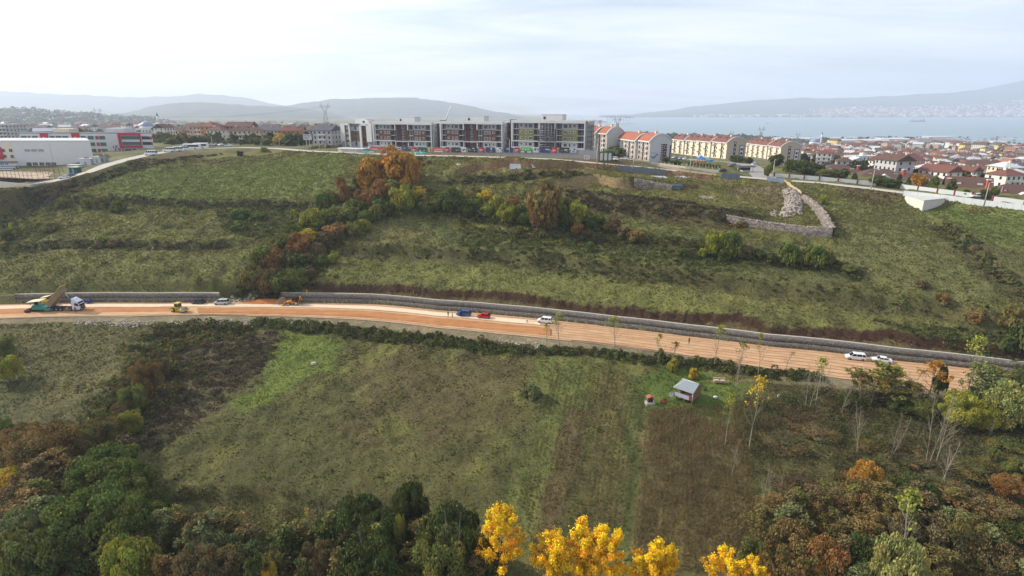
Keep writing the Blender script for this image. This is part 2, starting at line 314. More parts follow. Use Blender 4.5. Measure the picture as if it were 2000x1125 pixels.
ZONES = [  # photo outline laid on the land, colour (sRGB look of the plant cover), edge blur m
 ([(-200, 640), (250, 640), (330, 655), (280, 740), (200, 830), (60, 860), (-200, 870)], (102, 97, 68), 5),
 ([(-200, 700), (40, 690), (70, 760), (20, 840), (-200, 860)], (84, 88, 58), 3),
 ([(300, 640), (420, 650), (560, 655), (500, 730), (420, 800), (300, 880), (200, 960), (130, 960), (260, 820), (330, 700)], (95, 84, 68), 3),
 ([(548, 654), (600, 655), (690, 668), (650, 712), (590, 740), (530, 785), (470, 806), (452, 798), (470, 778), (505, 765), (512, 725), (540, 690)], (104, 122, 50), 3),
 ([(700, 690), (1050, 700), (1020, 800), (900, 860), (760, 840), (690, 760)], (92, 80, 58), 9),
 ([(520, 880), (700, 850), (780, 930), (600, 980), (480, 960)], (86, 84, 52), 9),
 ([(1055, 695), (1150, 705), (1130, 790), (1060, 900), (1010, 1010), (985, 1000), (1030, 860)], (94, 102, 54), 4),
 ([(1165, 720), (1230, 725), (1225, 800), (1215, 900), (1200, 1010), (1130, 1010), (1150, 850)], (92, 84, 54), 3),
 ([(1100, 800), (1150, 800), (1120, 950), (1080, 1080), (1040, 1080), (1070, 930)], (92, 76, 56), 1.5),
 ([(1215, 730), (1320, 730), (1300, 800), (1262, 810), (1245, 1125), (1190, 1125), (1220, 900)], (86, 94, 54), 1.5),
 ([(1268, 800), (1430, 795), (1450, 880), (1490, 1000), (1520, 1180), (1230, 1180), (1250, 1000)], (108, 96, 68), 2),
 ([(1240, 745), (1300, 722), (1390, 735), (1480, 760), (1470, 800), (1420, 830), (1340, 800), (1270, 800)], (86, 108, 42), 2),
 ([(1440, 775), (1640, 765), (1720, 800), (1640, 860), (1500, 880), (1450, 830)], (92, 82, 58), 4),
 ([(1380, 748), (1500, 757), (1640, 760), (1640, 750), (1500, 748), (1390, 742)], (128, 118, 84), 1),
 ([(1500, 860), (1640, 850), (1760, 830), (1900, 850), (2200, 880), (2200, 980), (1700, 960), (1560, 960)], (104, 98, 68), 4),
 ([(160, 365), (420, 300), (500, 296), (480, 292), (300, 300), (160, 350), (60, 400), (-60, 420), (60, 430)], (94, 78, 62), 3),
 ([(1090, 375), (1150, 380), (1300, 395), (1500, 425), (1440, 430), (1300, 422), (1180, 408), (1095, 395)], (84, 74, 56), 2),
 ([(1640, 400), (1750, 395), (2000, 440), (2300, 480), (2300, 600), (2000, 610), (1800, 590), (1640, 520)], (104, 104, 68), 5),
 ([(1760, 385), (1860, 410), (2000, 420), (2300, 460), (2300, 500), (1900, 470)], (104, 118, 62), 5),
 ([(1640, 370), (1760, 385), (1730, 410), (1650, 385)], (86, 74, 58), 2),
 ([(1440, 365), (1530, 365), (1545, 410), (1440, 400)], (128, 112, 84), 3),
 ([(640, 500), (760, 505), (1000, 520), (1200, 545), (1400, 565), (1300, 600), (1000, 570), (800, 545), (640, 545)], (112, 114, 62), 4),
 ([(200, 330), (640, 300), (690, 330), (600, 390), (200, 385)], (106, 118, 62), 5),
 ([(640, 455), (720, 440), (820, 440), (860, 480), (700, 490)], (112, 108, 70), 4),
 ([(860, 335), (1080, 333), (1300, 340), (1440, 352), (1440, 362), (1200, 350), (1000, 345), (860, 345)], (132, 124, 82), 2),
 ([(1240, 372), (1400, 370), (1500, 400), (1420, 415), (1300, 395)], (120, 118, 72), 3),
 ([(1000, 390), (1420, 440), (1500, 500), (1360, 500), (1000, 450)], (96, 100, 62), 6),
 ([(1380, 480), (1600, 490), (1700, 540), (1600, 570), (1300, 545)], (84, 88, 56), 5),
 ([(820, 440), (1350, 470), (1400, 520), (1000, 500), (820, 480)], (82, 88, 54), 5),
]
SCRUB_LINES = [(BANKS[0][0], 3.0, (88, 84, 56)), (BANKS[1][0], 5.0, (92, 82, 60)), (BANKS[2][0], 2.5, (76, 72, 50)), (BANKS[3][0], 2.2, (72, 70, 48)), (BANKS[4][0], 2.2, (74, 72, 50)),
 (BANKS[10][0], 3.5, (80, 76, 52)), (BANKS[9][0], 3, (84, 76, 50)), (BANKS[11][0], 3.0, (72, 74, 48))]
DIRT_LINES = [(BANKS[5][0], 2.4, (132, 104, 80), -1.0), (BANKS[6][0], 1.7, (150, 128, 96), -.6), (BANKS[7][0], 1.0, (96, 76, 58), -.6)]
def zone_colour(X, Y, Z):
    X = np.asarray(X); Y = np.asarray(Y); t = np.arctan2(X, Y); r = np.hypot(X, Y); S = X.shape
    C = np.empty(S + (3,)); C[:] = A(106, 105, 62)
    lowf = r < r_lo(t); C[lowf] = A(90, 88, 54)
    jx = (fbm(X / 5, Y / 5, 3, 5) - .5); jy = (fbm(X / 5, Y / 5, 3, 15) - .5)
    # broad mottling: green / straw / brown
    f1 = fbm(X / 9, Y / 14, 4, 21)[..., None]; f2 = fbm(X / 5, Y / 5, 3, 31)[..., None]
    C = C * (1 - sstep(.5, .75, f1) * .55) + A(126, 126, 66) * sstep(.5, .75, f1) * .55
    C = C * (1 - sstep(.52, .8, f2) * .6) + A(68, 66, 44) * sstep(.52, .8, f2) * .6
    for pts, c, bl in ZONES:
        P = region(pts); lo = P[:, :2].min(0) - 12; hi = P[:, :2].max(0) + 12; m = (X > lo[0]) & (X < hi[0]) & (Y > lo[1]) & (Y < hi[1])
        if not m.any(): continue
        xs = X[m] + jx[m] * bl * 3; ys = Y[m] + jy[m] * bl * 3; ins = pin(xs, ys, P)
        d, _, _ = pdist(xs, ys, np.vstack([P, P[:1]])); sd = np.where(ins, d, -d); k = sstep(-bl * .6, bl * .6, sd)[:, None] * .72
        C[m] = C[m] * (1 - k) + A(*c) * k
    for poly, w, c in SCRUB_LINES:
        d, s, _ = pdist(X + jx * 4, Y + jy * 4, poly); d = np.abs(d * s + w * .4); k = (1 - sstep(w * .5, w * 1.2, d))[..., None] * .85; C = C * (1 - k) + A(*c) * k
    for poly, w, c, off in DIRT_LINES:
        d, s, _ = pdist(X + jx * 1.5, Y + jy * 1.5 + (vnoise(X / 6, Y / 6, 3) - .5) * 3, poly); dd = np.abs(d * s - off); k = (1 - sstep(w * .6, w, dd))[..., None]; C = C * (1 - k) + A(*c) * k
    for poly, w, k0, c in ((GULLY, 9, .8, (84, 84, 52)), (GUL2, 7, .8, (84, 88, 52)), (DITCH, 5, .8, (84, 82, 54))):
        d, s, _ = pdist(X + jx * 6, Y + jy * 6, poly); k = (1 - sstep(w * .5, w * 1.2, d))[..., None] * k0; C = C * (1 - k) + A(*c) * k
    # wheel tracks up the slope
    tr = wp([(250, 485), (290, 440), (330, 400), (370, 350), (400, 310)])
    for o in (-.9, .9):
        d, s, _ = pdist(X + o, Y, tr); k = (1 - sstep(.25, .55, d))[..., None] * .6; C = C * (1 - k) + A(70, 74, 42) * k
    # strip behind the wall, gravel shoulder below the road
    dr = r - r_up(t); k = ((dr > .3) & (dr < 2.3 + jx * 2))[..., None] * .8; C = C * (1 - k) + A(104, 94, 74) * k
    co = cut_off(t); cm = sstep(_tg1 + .03, _tg1 + .06, t); k = (cm * (1 - sstep(.75, 1.1, np.abs(dr - co + .35))))[..., None]; C = C * (1 - k) + A(76, 55, 44) * k
    k = (cm * ((dr > 1.5) & (dr < co - 1.0)))[..., None] * .7; C = C * (1 - k) + A(104, 88, 64) * k
    dl = r_lo(t) - r; sh = (sstep(-1, 0, dl) * (1 - sstep(4.2, 6.0, dl + jx * 4)))[..., None]; gc = A(128, 116, 98) * (.8 + .5 * fbm(X / 1.5, Y / 1.5, 2, 40)[..., None]); C = C * (1 - sh) + gc * sh
    pxx = 1000 + F * np.tan(t)
    # earth and rubble around the building site, verges of the ridge road
    dR, sR, _ = pdist(X, Y, RIDGE); hx = (X > -100) & (X < 60)
    k = ((sR > 0) & (dR > 3.5) & (dR < 11 + jx * 4) & hx)[..., None] * .85; C = C * (1 - k) + A(112, 92, 74) * k
    k = ((sR > 0) & (dR < 60) & (dR > 3) & ~hx & (r < 380) & (X < -100))[..., None] * .5; C = C * (1 - k) + A(118, 116, 104) * k
    # built-up land, plain, far land
    far = sstep(330, 430, r)[..., None]; fc = A(96, 100, 74) * (.75 + .5 * fbm(X / 60, Y / 60, 4, 50)[..., None]) ; C = C * (1 - far) + fc * far
    f4 = sstep(.5, .62, fbm(X / 90, Y / 90, 3, 60))[..., None] * far * .7; C = C * (1 - f4) + A(132, 122, 98) * f4
    C[..., 2] *= .80; gm = C.mean(-1, keepdims=True); C = (C * .88 + gm * .12) * VEG; return np.clip(C, .004, .8)
GC = zone_colour(GX, GY, GZ)
nT, nR = TH.shape; idx = np.arange(nT * nR).reshape(nT, nR)
FQ = np.stack([idx[:-1, :-1], idx[1:, :-1], idx[1:, 1:], idx[:-1, 1:]], -1).reshape(-1, 4)
ALB = 1.0
ground_m = vcol_mat('ground_cover', n2=1.6, amt=.38, amt2=.16, bump=.9, dist=.35)
g = link('ground', np_mesh('ground', np.stack([GX, GY, GZ], -1).reshape(-1, 3), FQ, ground_m, GC.reshape(-1, 3) * ALB, smooth=True)); tag(g, 'olive green and brown hillside with the field below the road', kind='structure')
# sea
def ribbon(name, L, Rr, zoff, m, sub=1):
    V = []; Fx = []
    for a, b in zip(L, Rr):
        for k in range(sub + 1): V.append(a + (b - a) * k / sub + np.array([0, 0, zoff]))
    w = sub + 1
    for i in range(len(L) - 1):
        for k in range(sub): Fx.append((i * w + k, i * w + k + 1, (i + 1) * w + k + 1, (i + 1) * w + k))
    return np_mesh(name, V, Fx, m)
sea_m = mat('sea_water', (.10, .17, .19), .28, spec=.5); nt = sea_m.node_tree
t_ = N(nt.nodes, 'ShaderNodeTexCoord'); n_ = N(nt.nodes, 'ShaderNodeTexNoise', i={'Scale': .05, 'Detail': 6.0, 'Roughness': .7}); nt.links.new(t_.outputs['Object'], n_.inputs['Vector'])
b_ = N(nt.nodes, 'ShaderNodeBump', i={'Strength': .25, 'Distance': 1.0}); nt.links.new(n_.outputs['Fac'], b_.inputs['Height']); nt.links.new(b_.outputs[0], nt.nodes['Principled BSDF'].inputs['Normal'])
tag(link('sea', np_mesh('sea', [(-3000, 900, -92), (16000, 900, -92), (16000, 14000, -92), (-3000, 14000, -92)], [(0, 1, 2, 3)], sea_m)), 'calm pale blue gulf beyond the coastal town', kind='structure')
# ---------------------------------------------------------------- main road
def edge_pts(fr, t0, t1, n): ts = np.linspace(t0, t1, n); return ts, fr(ts)
ts = np.linspace(_tu[0] + .02, _tu[-1] - .02, 420)
def arc(off_lo):    # fraction across: 0 lower edge, 1 upper edge
    r = r_lo(ts) + (r_up(ts) - r_lo(ts)) * off_lo; return np.stack([r * np.sin(ts), r * np.cos(ts), np.full_like(r, RZ)], 1)
def road_mat(name, base, dark, scl):
    m = mat(name, base, .95, spec=.1); nt = m.node_tree; nd = nt.nodes; L = nt.links
    t = N(nd, 'ShaderNodeNewGeometry'); a = N(nd, 'ShaderNodeTexNoise', i={'Scale': .35, 'Detail': 8.0, 'Roughness': .7}); mp = N(nd, 'ShaderNodeMapping'); mp.inputs['Scale'].default_value = (.12, 1.6, 1)
    mp.inputs['Rotation'].default_value = (0, 0, R(-8)); L.new(t.outputs['Position'], mp.inputs[0]); b = N(nd, 'ShaderNodeTexNoise', i={'Scale': scl, 'Detail': 5.0, 'Roughness': .6}); L.new(mp.outputs[0], b.inputs['Vector']); L.new(t.outputs['Position'], a.inputs['Vector'])
    ad_ = N(nd, 'ShaderNodeMath', operation='ADD'); L.new(a.outputs['Fac'], ad_.inputs[0]); L.new(b.outputs['Fac'], ad_.inputs[1])
    r_ = N(nd, 'ShaderNodeMapRange', i={1: .75, 2: 1.25, 3: 0.0, 4: 1.0}); L.new(ad_.outputs[0], r_.inputs[0])
    mi = N(nd, 'ShaderNodeMix', data_type='RGBA'); mi.inputs[6].default_value = (*dark, 1); mi.inputs[7].default_value = (*base, 1); L.new(r_.outputs[0], mi.inputs[0]); L.new(mi.outputs[2], nd['Principled BSDF'].inputs['Base Color'])
    bp = N(nd, 'ShaderNodeBump', i={'Strength': .4, 'Distance': .1}); L.new(a.outputs['Fac'], bp.inputs['Height']); L.new(bp.outputs[0], nd['Principled BSDF'].inputs['Normal'])
    return m
clay = road_mat('compacted_clay', A(202, 170, 136), A(180, 138, 102), .5)
clay2 = road_mat('orange_gravel', A(186, 136, 92), A(162, 110, 70), .6)
clay3 = road_mat('pale_gravel', A(190, 166, 138), A(168, 140, 112), .6)
tag(link('road', ribbon('road', arc(-.02), arc(1.02), 0.0, clay, 6)), 'freshly levelled orange and beige earth road', kind='structure')
# fresh gravel course: a low raised layer on the lower half, ending near the middle of the view
def lane(f0, f1, t0, t1, z, m, nm, lab):
    k = (ts >= t0) & (ts <= t1); a, b = arc(f0)[k], arc(f1)[k]; V = []; Fx = []
    for p, q in zip(a, b): d = (q - p) / np.linalg.norm(q - p) * .35; V += [p, p + d + [0, 0, z], q - d + [0, 0, z], q]
    for i in range(len(a) - 1):
        for j in range(3): Fx.append((i * 4 + j, i * 4 + j + 1, i * 4 + 4 + j + 1, i * 4 + 4 + j))
    tag(link(nm, np_mesh(nm, V, Fx, m)), lab, kind='structure')
t_end = math.atan((1077 - 1000) / F / .94)
lane(.28, .62, _tu[0] + .05, math.atan((330 - 1000) / F / .95), .10, clay2, 'road_gravel_course', 'low raised layer of orange gravel on the earth road behind the paver')
lane(.13, .50, math.atan((380 - 1000) / F / .95), t_end, .32, clay2, 'road_gravel_layer', 'raised strip of orange gravel laid along the near half of the earth road')
lane(-.02, .03, _tu[0] + .05, math.atan(450 / F / .93), .22, clay3, 'road_gravel_edge', 'thin pale gravel edge strip along the near side of the earth road')
lane(.66, .88, _tu[0] + .05, math.atan(60 / F / .94), .03, mat('pale_clay', tuple(A(222, 200, 174)), .95, noise=.10, nscale=.5, spec=.1), 'road_pale_lane', 'pale tan compacted lane along the far half of the earth road')
def ruts(fr, t0, t1, w, seed):
    k = (ts >= t0) & (ts <= t1); tt = ts[k]; V = []; Fx = []
    for t in tt:
        f = fr + .012 * math.sin(t * 30 + seed) + .008 * math.sin(t * 83 + seed * 2)
        rr = float(r_lo(t) + (r_up(t) - r_lo(t)) * f); V += [((rr - w) * math.sin(t), (rr - w) * math.cos(t), RZ), ((rr + w) * math.sin(t), (rr + w) * math.cos(t), RZ)]
    for i in range(len(tt) - 1): Fx.append((2 * i, 2 * i + 1, 2 * i + 3, 2 * i + 2))
    return V, Fx
RV, RF = [], []
for i, (fr, t0, t1, w) in enumerate([(.92, -.7, .8, .12), (.80, .02, .8, .16), (.70, .05, .8, .14), (.56, .07, .8, .18), (.44, .07, .8, .15), (.30, .02, .8, .16), (.16, .05, .8, .14), (.63, -.7, .1, .12), (.06, -.7, .8, .10)]):
    v, f = ruts(fr, t0, t1, w, i * 1.7); o_ = len(RV); RV += [(x, y, z + .045 + .004 * i) for x, y, z in v]; RF += [tuple(a + o_ for a in q) for q in f]
tag(link('wheel_ruts', np_mesh('wheel_ruts', RV, RF, mat('rut_soil', tuple(A(168, 130, 98)), .95, noise=.25, nscale=.8, spec=.05))), 'darker wheel ruts pressed into the earth road', kind='structure')
# orange spill near the loader
def blob(name, px, py, rx, ry, h, m, lab, seed=0, cat='soil heap'):
    p = gp(px, py); n = 22; V = []; Fx = []; rg = np.random.default_rng(seed)
    for i in range(n):
        for j in range(n):
            u = i / (n - 1) * 2 - 1; v = j / (n - 1) * 2 - 1; q = math.hypot(u, v)
            x = p[0] + u * rx; y = p[1] + v * ry; s = max(0, 1 - q ** 1.3) ; nz = float(fbm(np.array([x * .9]), np.array([y * .9]), 3, seed)[0])
            V.append((x, y, (max(gz(x, y), RZ) if abs(p[2] - RZ) < 1 else gz(x, y)) - .05 + h * s * (.6 + .8 * nz)))
    for i in range(n - 1):
        for j in range(n - 1): Fx.append((i * n + j, (i + 1) * n + j, (i + 1) * n + j + 1, i * n + j + 1))
    return tag(link(name, np_mesh(name, V, Fx, m, smooth=True)), lab, cat)
orange_soil = mat('orange_soil', tuple(A(176, 112, 66)), .95, noise=.3, nscale=2.5, bump=.6, spec=.05)
grey_soil = mat('brown_heap', tuple(A(138, 112, 88)), .95, noise=.3, nscale=3, bump=.6, spec=.05)
blob('soil_heap', 524, 590, 9, 2.6, 1.1, orange_soil, 'flat spread heap of orange soil beside the yellow loader', 3)
blob('soil_heap', 553, 592, 2.6, 1.9, 2.2, grey_soil, 'pointed brown gravel heap in front of the loader bucket', 4)
# ridge road (paved, light) and the two side roads
def drape(name, poly, hw, m, zo, lab):
    P = []; 
    for a, b in zip(poly[:-1], poly[1:]):
        n = max(2, int(np.linalg.norm(b - a) / 3)); P += [a + (b - a) * k / n for k in range(n)]
    P.append(poly[-1]); P = np.array(P); T = np.gradient(P[:, :2], axis=0); T /= np.linalg.norm(T, axis=1)[:, None] + 1e-9
    for _ in range(6): T[1:-1] = (T[:-2] + T[1:-1] + T[2:]) / 3
    Nn = np.stack([-T[:, 1], T[:, 0], np.zeros(len(T))], 1); tag(link(name, ribbon(name, P - Nn * hw, P + Nn * hw, zo, m, 2)), lab, kind='structure')
asph = mat('pale_asphalt', tuple(A(184, 178, 166)), .9, noise=.14, nscale=.6, spec=.2)
asph2 = mat('grey_asphalt', tuple(A(150, 146, 140)), .9, noise=.14, nscale=.6, spec=.2)
drape('ridge_road', RIDGE[2:], 3.2, asph, .02, 'pale paved road along the top of the hillside')
drape('side_road', SIDE, 3.4, mat('brown_track', tuple(A(150, 132, 108)), .95, noise=.25, nscale=.5, spec=.1), .03, 'brown side road between the red roofed apartment houses')
drape('entrance_road', CT2, 5.0, asph2, .035, 'wide grey entrance road into the housing estate')
# ---------------------------------------------------------------- mountains
def mtn_mat(name, c1, c2):
    m = mat(name, c1, .95, spec=.02); nt = m.node_tree; nd = nt.nodes; t = N(nd, 'ShaderNodeNewGeometry'); n = N(nd, 'ShaderNodeTexNoise', i={'Scale': .004, 'Detail': 9.0, 'Roughness': .65}); nt.links.new(t.outputs['Position'], n.inputs['Vector'])
    r_ = N(nd, 'ShaderNodeMapRange', i={1: .4, 2: .62, 3: 0.0, 4: 1.0}); nt.links.new(n.outputs['Fac'], r_.inputs[0]); mi = N(nd, 'ShaderNodeMix', data_type='RGBA'); mi.inputs[6].default_value = (*c1, 1); mi.inputs[7].default_value = (*c2, 1); nt.links.new(r_.outputs[0], mi.inputs[0]); nt.links.new(mi.outputs[2], nd['Principled BSDF'].inputs['Base Color'])
    return m
mm1 = mtn_mat('forested_slope', A(48, 60, 48), A(84, 88, 66))
def range_mesh(name, sky_px, D, base, depth, lab, seed, amp=.16):
    px = np.array([p[0] for p in sky_px], float); py = np.array([p[1] for p in sky_px], float)
    xs = np.linspace(px[0], px[-1], 200); ys = np.interp(xs, px, py)
    ys = np.convolve(np.pad(ys, 4, 'edge'), np.ones(9) / 9, 'valid') + (fbm(xs / 22, xs * 0 + seed, 5, seed) - .5) * 5.0
    nv = 44; V = []; top = -(ys - HOR) / F * CP * D; az = (xs - 1000) / F
    for j in range(nv):
        v = j / (nv - 1); s = v / .62 if v < .62 else 1 - (v - .62) / .38; s = max(s, 0); dist = D - depth * (1 - v / .62) if v < .62 else D + depth * .8 * (v - .62) / .38
        x = az * dist; y = np.full_like(x, dist * 1.046); f = fbm(x / (depth * .22), y / (depth * .30), 5, seed + 3) - .5
        prof = s ** 1.25; z = base + (top - base) * np.clip(prof, 0, 1) + f * amp * np.abs(top - base) * 4 * s * (1 - s) ; V.append(np.stack([x, y, np.minimum(z, top + 0 * z)], 1))
    V = np.array(V); n = len(xs); V = V.reshape(-1, 3); ix = np.arange(nv * n).reshape(nv, n)
    tag(link(name, np_mesh(name, V, np.stack([ix[:-1, :-1], ix[:-1, 1:], ix[1:, 1:], ix[1:, :-1]], -1).reshape(-1, 4), mm1, smooth=True)), lab, kind='structure')
    return V.reshape(nv, n, 3)
range_mesh('mountains', [(-500, 172), (-200, 170), (0, 177), (90, 181), (190, 186), (260, 189), (330, 189), (395, 181), (440, 186), (500, 192), (540, 204), (600, 210), (700, 216)], 11000, -92, 2600, 'pale blue mountain chain on the left skyline', 3)
range_mesh('mountains', [(180, 232), (270, 214), (300, 206), (350, 200), (400, 198), (450, 202), (520, 207), (560, 207), (620, 215), (670, 226), (740, 242)], 6200, -80, 1800, 'nearer blue grey hill in front of the left mountains', 11)
range_mesh('mountains', [(480, 212), (550, 207), (580, 203), (620, 197), (650, 193), (700, 192), (760, 190), (800, 189), (860, 196), (900, 203), (940, 210), (980, 219), (1020, 226), (1060, 232), (1100, 236)], 8200, -92, 2200, 'long blue mountain rising behind the unfinished apartment blocks', 19)
MR = range_mesh('mountains', [(1100, 229), (1180, 226), (1250, 222), (1300, 215), (1350, 208), (1420, 200), (1500, 193), (1560, 190), (1620, 191), (1700, 188), (1780, 183), (1850, 180), (1900, 174), (1950, 163), (1980, 157), (2010, 152), (2100, 150), (2400, 140), (2700, 150)], 10800, -92, 2700, 'blue mountain across the gulf with a town along its foot', 27)
ML = range_mesh('hills', [(-500, 208), (0, 212), (60, 213), (100, 215), (170, 222), (230, 226), (280, 230), (330, 236), (400, 244), (460, 252)], 2700, -60, 900, 'low wooded hill dotted with houses behind the school', 35)
# ================================================================ VEGETATION
leaf_m = bpy.data.materials.new('foliage'); leaf_m.use_nodes = True; _nt = leaf_m.node_tree; _nd = _nt.nodes; _b = _nd['Principled BSDF']; _o = _nd['Material Output']
_oi = N(_nd, 'ShaderNodeObjectInfo'); _at = N(_nd, 'ShaderNodeAttribute', attribute_name='Col'); _mu = N(_nd, 'ShaderNodeVectorMath', operation='MULTIPLY')
_nt.links.new(_oi.outputs['Color'], _mu.inputs[0]); _nt.links.new(_at.outputs['Color'], _mu.inputs[1]); _nt.links.new(_mu.outputs[0], _b.inputs['Base Color'])
_b.inputs['Roughness'].default_value = .75; _b.inputs['Specular IOR Level'].default_value = .12
_tr = N(_nd, 'ShaderNodeBsdfTranslucent'); _nt.links.new(_mu.outputs[0], _tr.inputs[0]); _ms = N(_nd, 'ShaderNodeMixShader', i={0: .22})
_nt.links.new(_b.outputs[0], _ms.inputs[1]); _nt.links.new(_tr.outputs[0], _ms.inputs[2]); _nt.links.new(_ms.outputs[0], _o.inputs['Surface'])
bark_m = mat('bark', tuple(A(104, 92, 78)), .9, noise=.25, nscale=4, spec=.05)
pale_bark_m = mat('pale_bark', tuple(A(150, 140, 124)), .9, noise=.2, nscale=4, spec=.05)
def unit(v): return v / (np.linalg.norm(v, axis=-1, keepdims=True) + 1e-9)
def cards(P, Nrm, size, rg, jit=.8, asp=.7):
    n = len(P); d = unit(Nrm + rg.normal(0, jit, (n, 3))); a = unit(np.cross(d, rg.normal(0, 1, (n, 3)))); b = np.cross(d, a); s = (size * rg.uniform(.6, 1.4, n))[:, None]
    V = np.stack([P - a * s - b * s * asp, P + a * s * .9 - b * s * asp, P + a * s + b * s * asp, P - a * s * .8 + b * s * asp], 1).reshape(-1, 3)
    return V, np.arange(4 * n).reshape(n, 4)
def crown_mesh(name, seed, nb, per, size, shape='round', br=.36, warm=.25):
    rg = np.random.default_rng(seed); C = []; tries = 0
    while len(C) < nb and tries < 6000:
        tries += 1; c = rg.uniform(-1, 1, 3); q = np.linalg.norm(c)
        if q > 1 or q < .35: continue
        if shape == 'round': z = .5 + c[2] * .5
        elif shape == 'cone': z = (c[2] + 1) / 2; k = (1 - z) * .95 + .05; c[:2] *= k / max(.2, math.sqrt(max(0.04, 1 - c[2] ** 2)))
        elif shape == 'tall': z = .5 + c[2] * .5
        elif shape == 'dome': z = abs(c[2]) * .95
        if shape == 'cone': z = z
        C.append((c[0] * (1 - br * .7), c[1] * (1 - br * .7), z * (1 - br * .5) + .05))
    C = np.array(C); rb = br * rg.uniform(.6, 1.25, len(C)); 
    if shape == 'cone': rb = rb * (1.15 - C[:, 2]) * .9 + .04
    tone = rg.uniform(.72, 1.28, len(C)); ci = rg.integers(0, len(C), nb * per); dirs = unit(rg.normal(0, 1, (len(ci), 3))); dirs[:, 2] = np.where(rg.random(len(ci)) < .55, np.abs(dirs[:, 2]), dirs[:, 2])
    rad = rb[ci] * rg.uniform(.55, 1.0, len(ci)) ** .6; P = C[ci] + dirs * rad[:, None] * np.array([1, 1, .62]); P[:, 2] = np.clip(P[:, 2], .0, 1.1)
    V, Fc = cards(P, dirs, size, rg); V[:, 2] *= 1
    v = tone[ci] * rg.uniform(.75, 1.25, len(ci)); h = rg.normal(0, warm * .5, len(C))[ci] + rg.normal(0, warm * .3, len(ci))
    col = np.stack([v * (1 + h), v, v * (1 - .4 * h)], 1); col = np.repeat(np.clip(col, .2, 2.2), 4, 0)
    return np_mesh(name, V, Fc, leaf_m, col), C
def limbs(mb, base, tips, r, m, rg=random):
    for t in tips: mb.tube(base, t, r, r * .35, 5, m, False)
def branch(mb, p, d, L, r, lvl, m, rg, tips, spread=.55, up=.25):
    segs = 2 if lvl > 1 else 1; q = p
    for s in range(segs):
        d = (d + Vector((rg.gauss(0, .12), rg.gauss(0, .12), rg.gauss(.06, .06)))).normalized(); n = q + d * (L / segs); r2 = r * (.8 if s < segs - 1 else .62)
        mb.tube(q, n, r, r2, 5 if lvl > 1 else 3, m, False); q = n; r = r2
        if lvl > 0:
            for _ in range(2 if lvl > 1 else 2):
                a = rg.uniform(0, 6.28); sp = rg.uniform(.6, 1.2) * spread; e = (d * math.cos(sp) + Vector((math.cos(a), math.sin(a), up)) * math.sin(sp)).normalized()
                branch(mb, q, e, L * rg.uniform(.5, .72), r * .62, lvl - 1, m, rg, tips, spread, up)
    tips.append(q)
TREEP = {}
def proto_leafy(key, seed, nb, per, size, shape, zb, bark, br=.36, warm=.16):
    rg = random.Random(seed); me, C = crown_mesh('crown', seed, nb, per, size, shape, br, warm); me2 = me
    V = np.empty(len(me.vertices) * 3, np.float32); me.vertices.foreach_get('co', V); V = V.reshape(-1, 3); V[:, 2] = zb + V[:, 2] * (1 - zb); V[:, :2] *= .5; me.vertices.foreach_set('co', V.ravel()); me.update()
    mb = MB(); tips = [(c[0] * .35, c[1] * .35, zb + c[2] * (1 - zb) * .9) for c in C[:9]]; mb.tube((0, 0, -.06), (0, 0, zb + .15), .035, .022, 7, bark); limbs(mb, (0, 0, zb + .02), tips, .014, bark)
    TREEP[key] = (me, mb.mesh('trunk'))
for k in range(5): proto_leafy(('round', k), 100 + k, 40, 95, .060, 'round', .10, bark_m)
for k in range(3): proto_leafy(('dome', k), 120 + k, 30, 80, .075, 'dome', .0, bark_m)
for k in range(2): proto_leafy(('cone', k), 130 + k, 42, 34, .075, 'cone', .04, bark_m, .26, .12)
for k in range(6): proto_leafy(('big', k), 140 + k, 85, 190, .021, 'round', .10, bark_m, .24, .22)
for k in range(2): proto_leafy(('bigdome', k), 150 + k, 70, 170, .026, 'dome', .0, bark_m, .26, .3)
def proto_bare(key, seed, leaves, lvl=3, bark=pale_bark_m, crown_from=.25, spread=.5, leafsize=.014, perr=14, topbias=.55, r0=.013, multi=1):
    rg = random.Random(seed); mb = MB(); tips = []
    for k in range(multi):
        d = Vector((rg.gauss(0, .06 * multi), rg.gauss(0, .06 * multi), 1)).normalized(); p = Vector((rg.uniform(-.03, .03) * (multi - 1), rg.uniform(-.03, .03) * (multi - 1), -.02)); H_ = rg.uniform(.85, 1.0)
        n = 8; q = p; r = r0 * (1.0 if multi == 1 else .75)
        for s in range(n):
            d = (d + Vector((rg.gauss(0, .04), rg.gauss(0, .04), .02))).normalized(); e = q + d * (H_ / n * .95); mb.tube(q, e, r, r * .86, 6, bark, False); q = e; r *= .86
            if (s + 1) / n > crown_from:
                for _ in range(2 if s < n - 1 else 3):
                    a = rg.uniform(0, 6.28); sp = spread * rg.uniform(.7, 1.3); dd = (d * math.cos(sp) + Vector((math.cos(a), math.sin(a), .2)) * math.sin(sp)).normalized()
                    branch(mb, q, dd, (1.05 - s / n) * .26, r * .5, lvl - 1, bark, rg, tips, .5)
    tips = np.array([tuple(t) for t in tips]); nr = np.random.default_rng(seed); me2 = None
    if leaves > 0:
        zr = (tips[:, 2] - tips[:, 2].min()) / (np.ptp(tips[:, 2]) + 1e-6); w = (zr ** (6 * topbias) + .02); w /= w.sum(); ci = nr.choice(len(tips), leaves, p=w); cl = nr.choice(len(tips), max(3, len(tips) // 2), p=w)
        ci = nr.choice(cl, leaves); P = tips[ci] + nr.normal(0, .018, (leaves, 3)); V, Fc = cards(P, nr.normal(0, 1, (leaves, 3)), leafsize, nr)
        v = nr.uniform(.7, 1.35, leaves); col = np.repeat(np.stack([v * nr.uniform(.85, 1.2, leaves), v, v], 1), 4, 0); me2 = np_mesh('leaves', V, Fc, leaf_m, col)
    TREEP[key] = (me2, mb.mesh('trunk'))
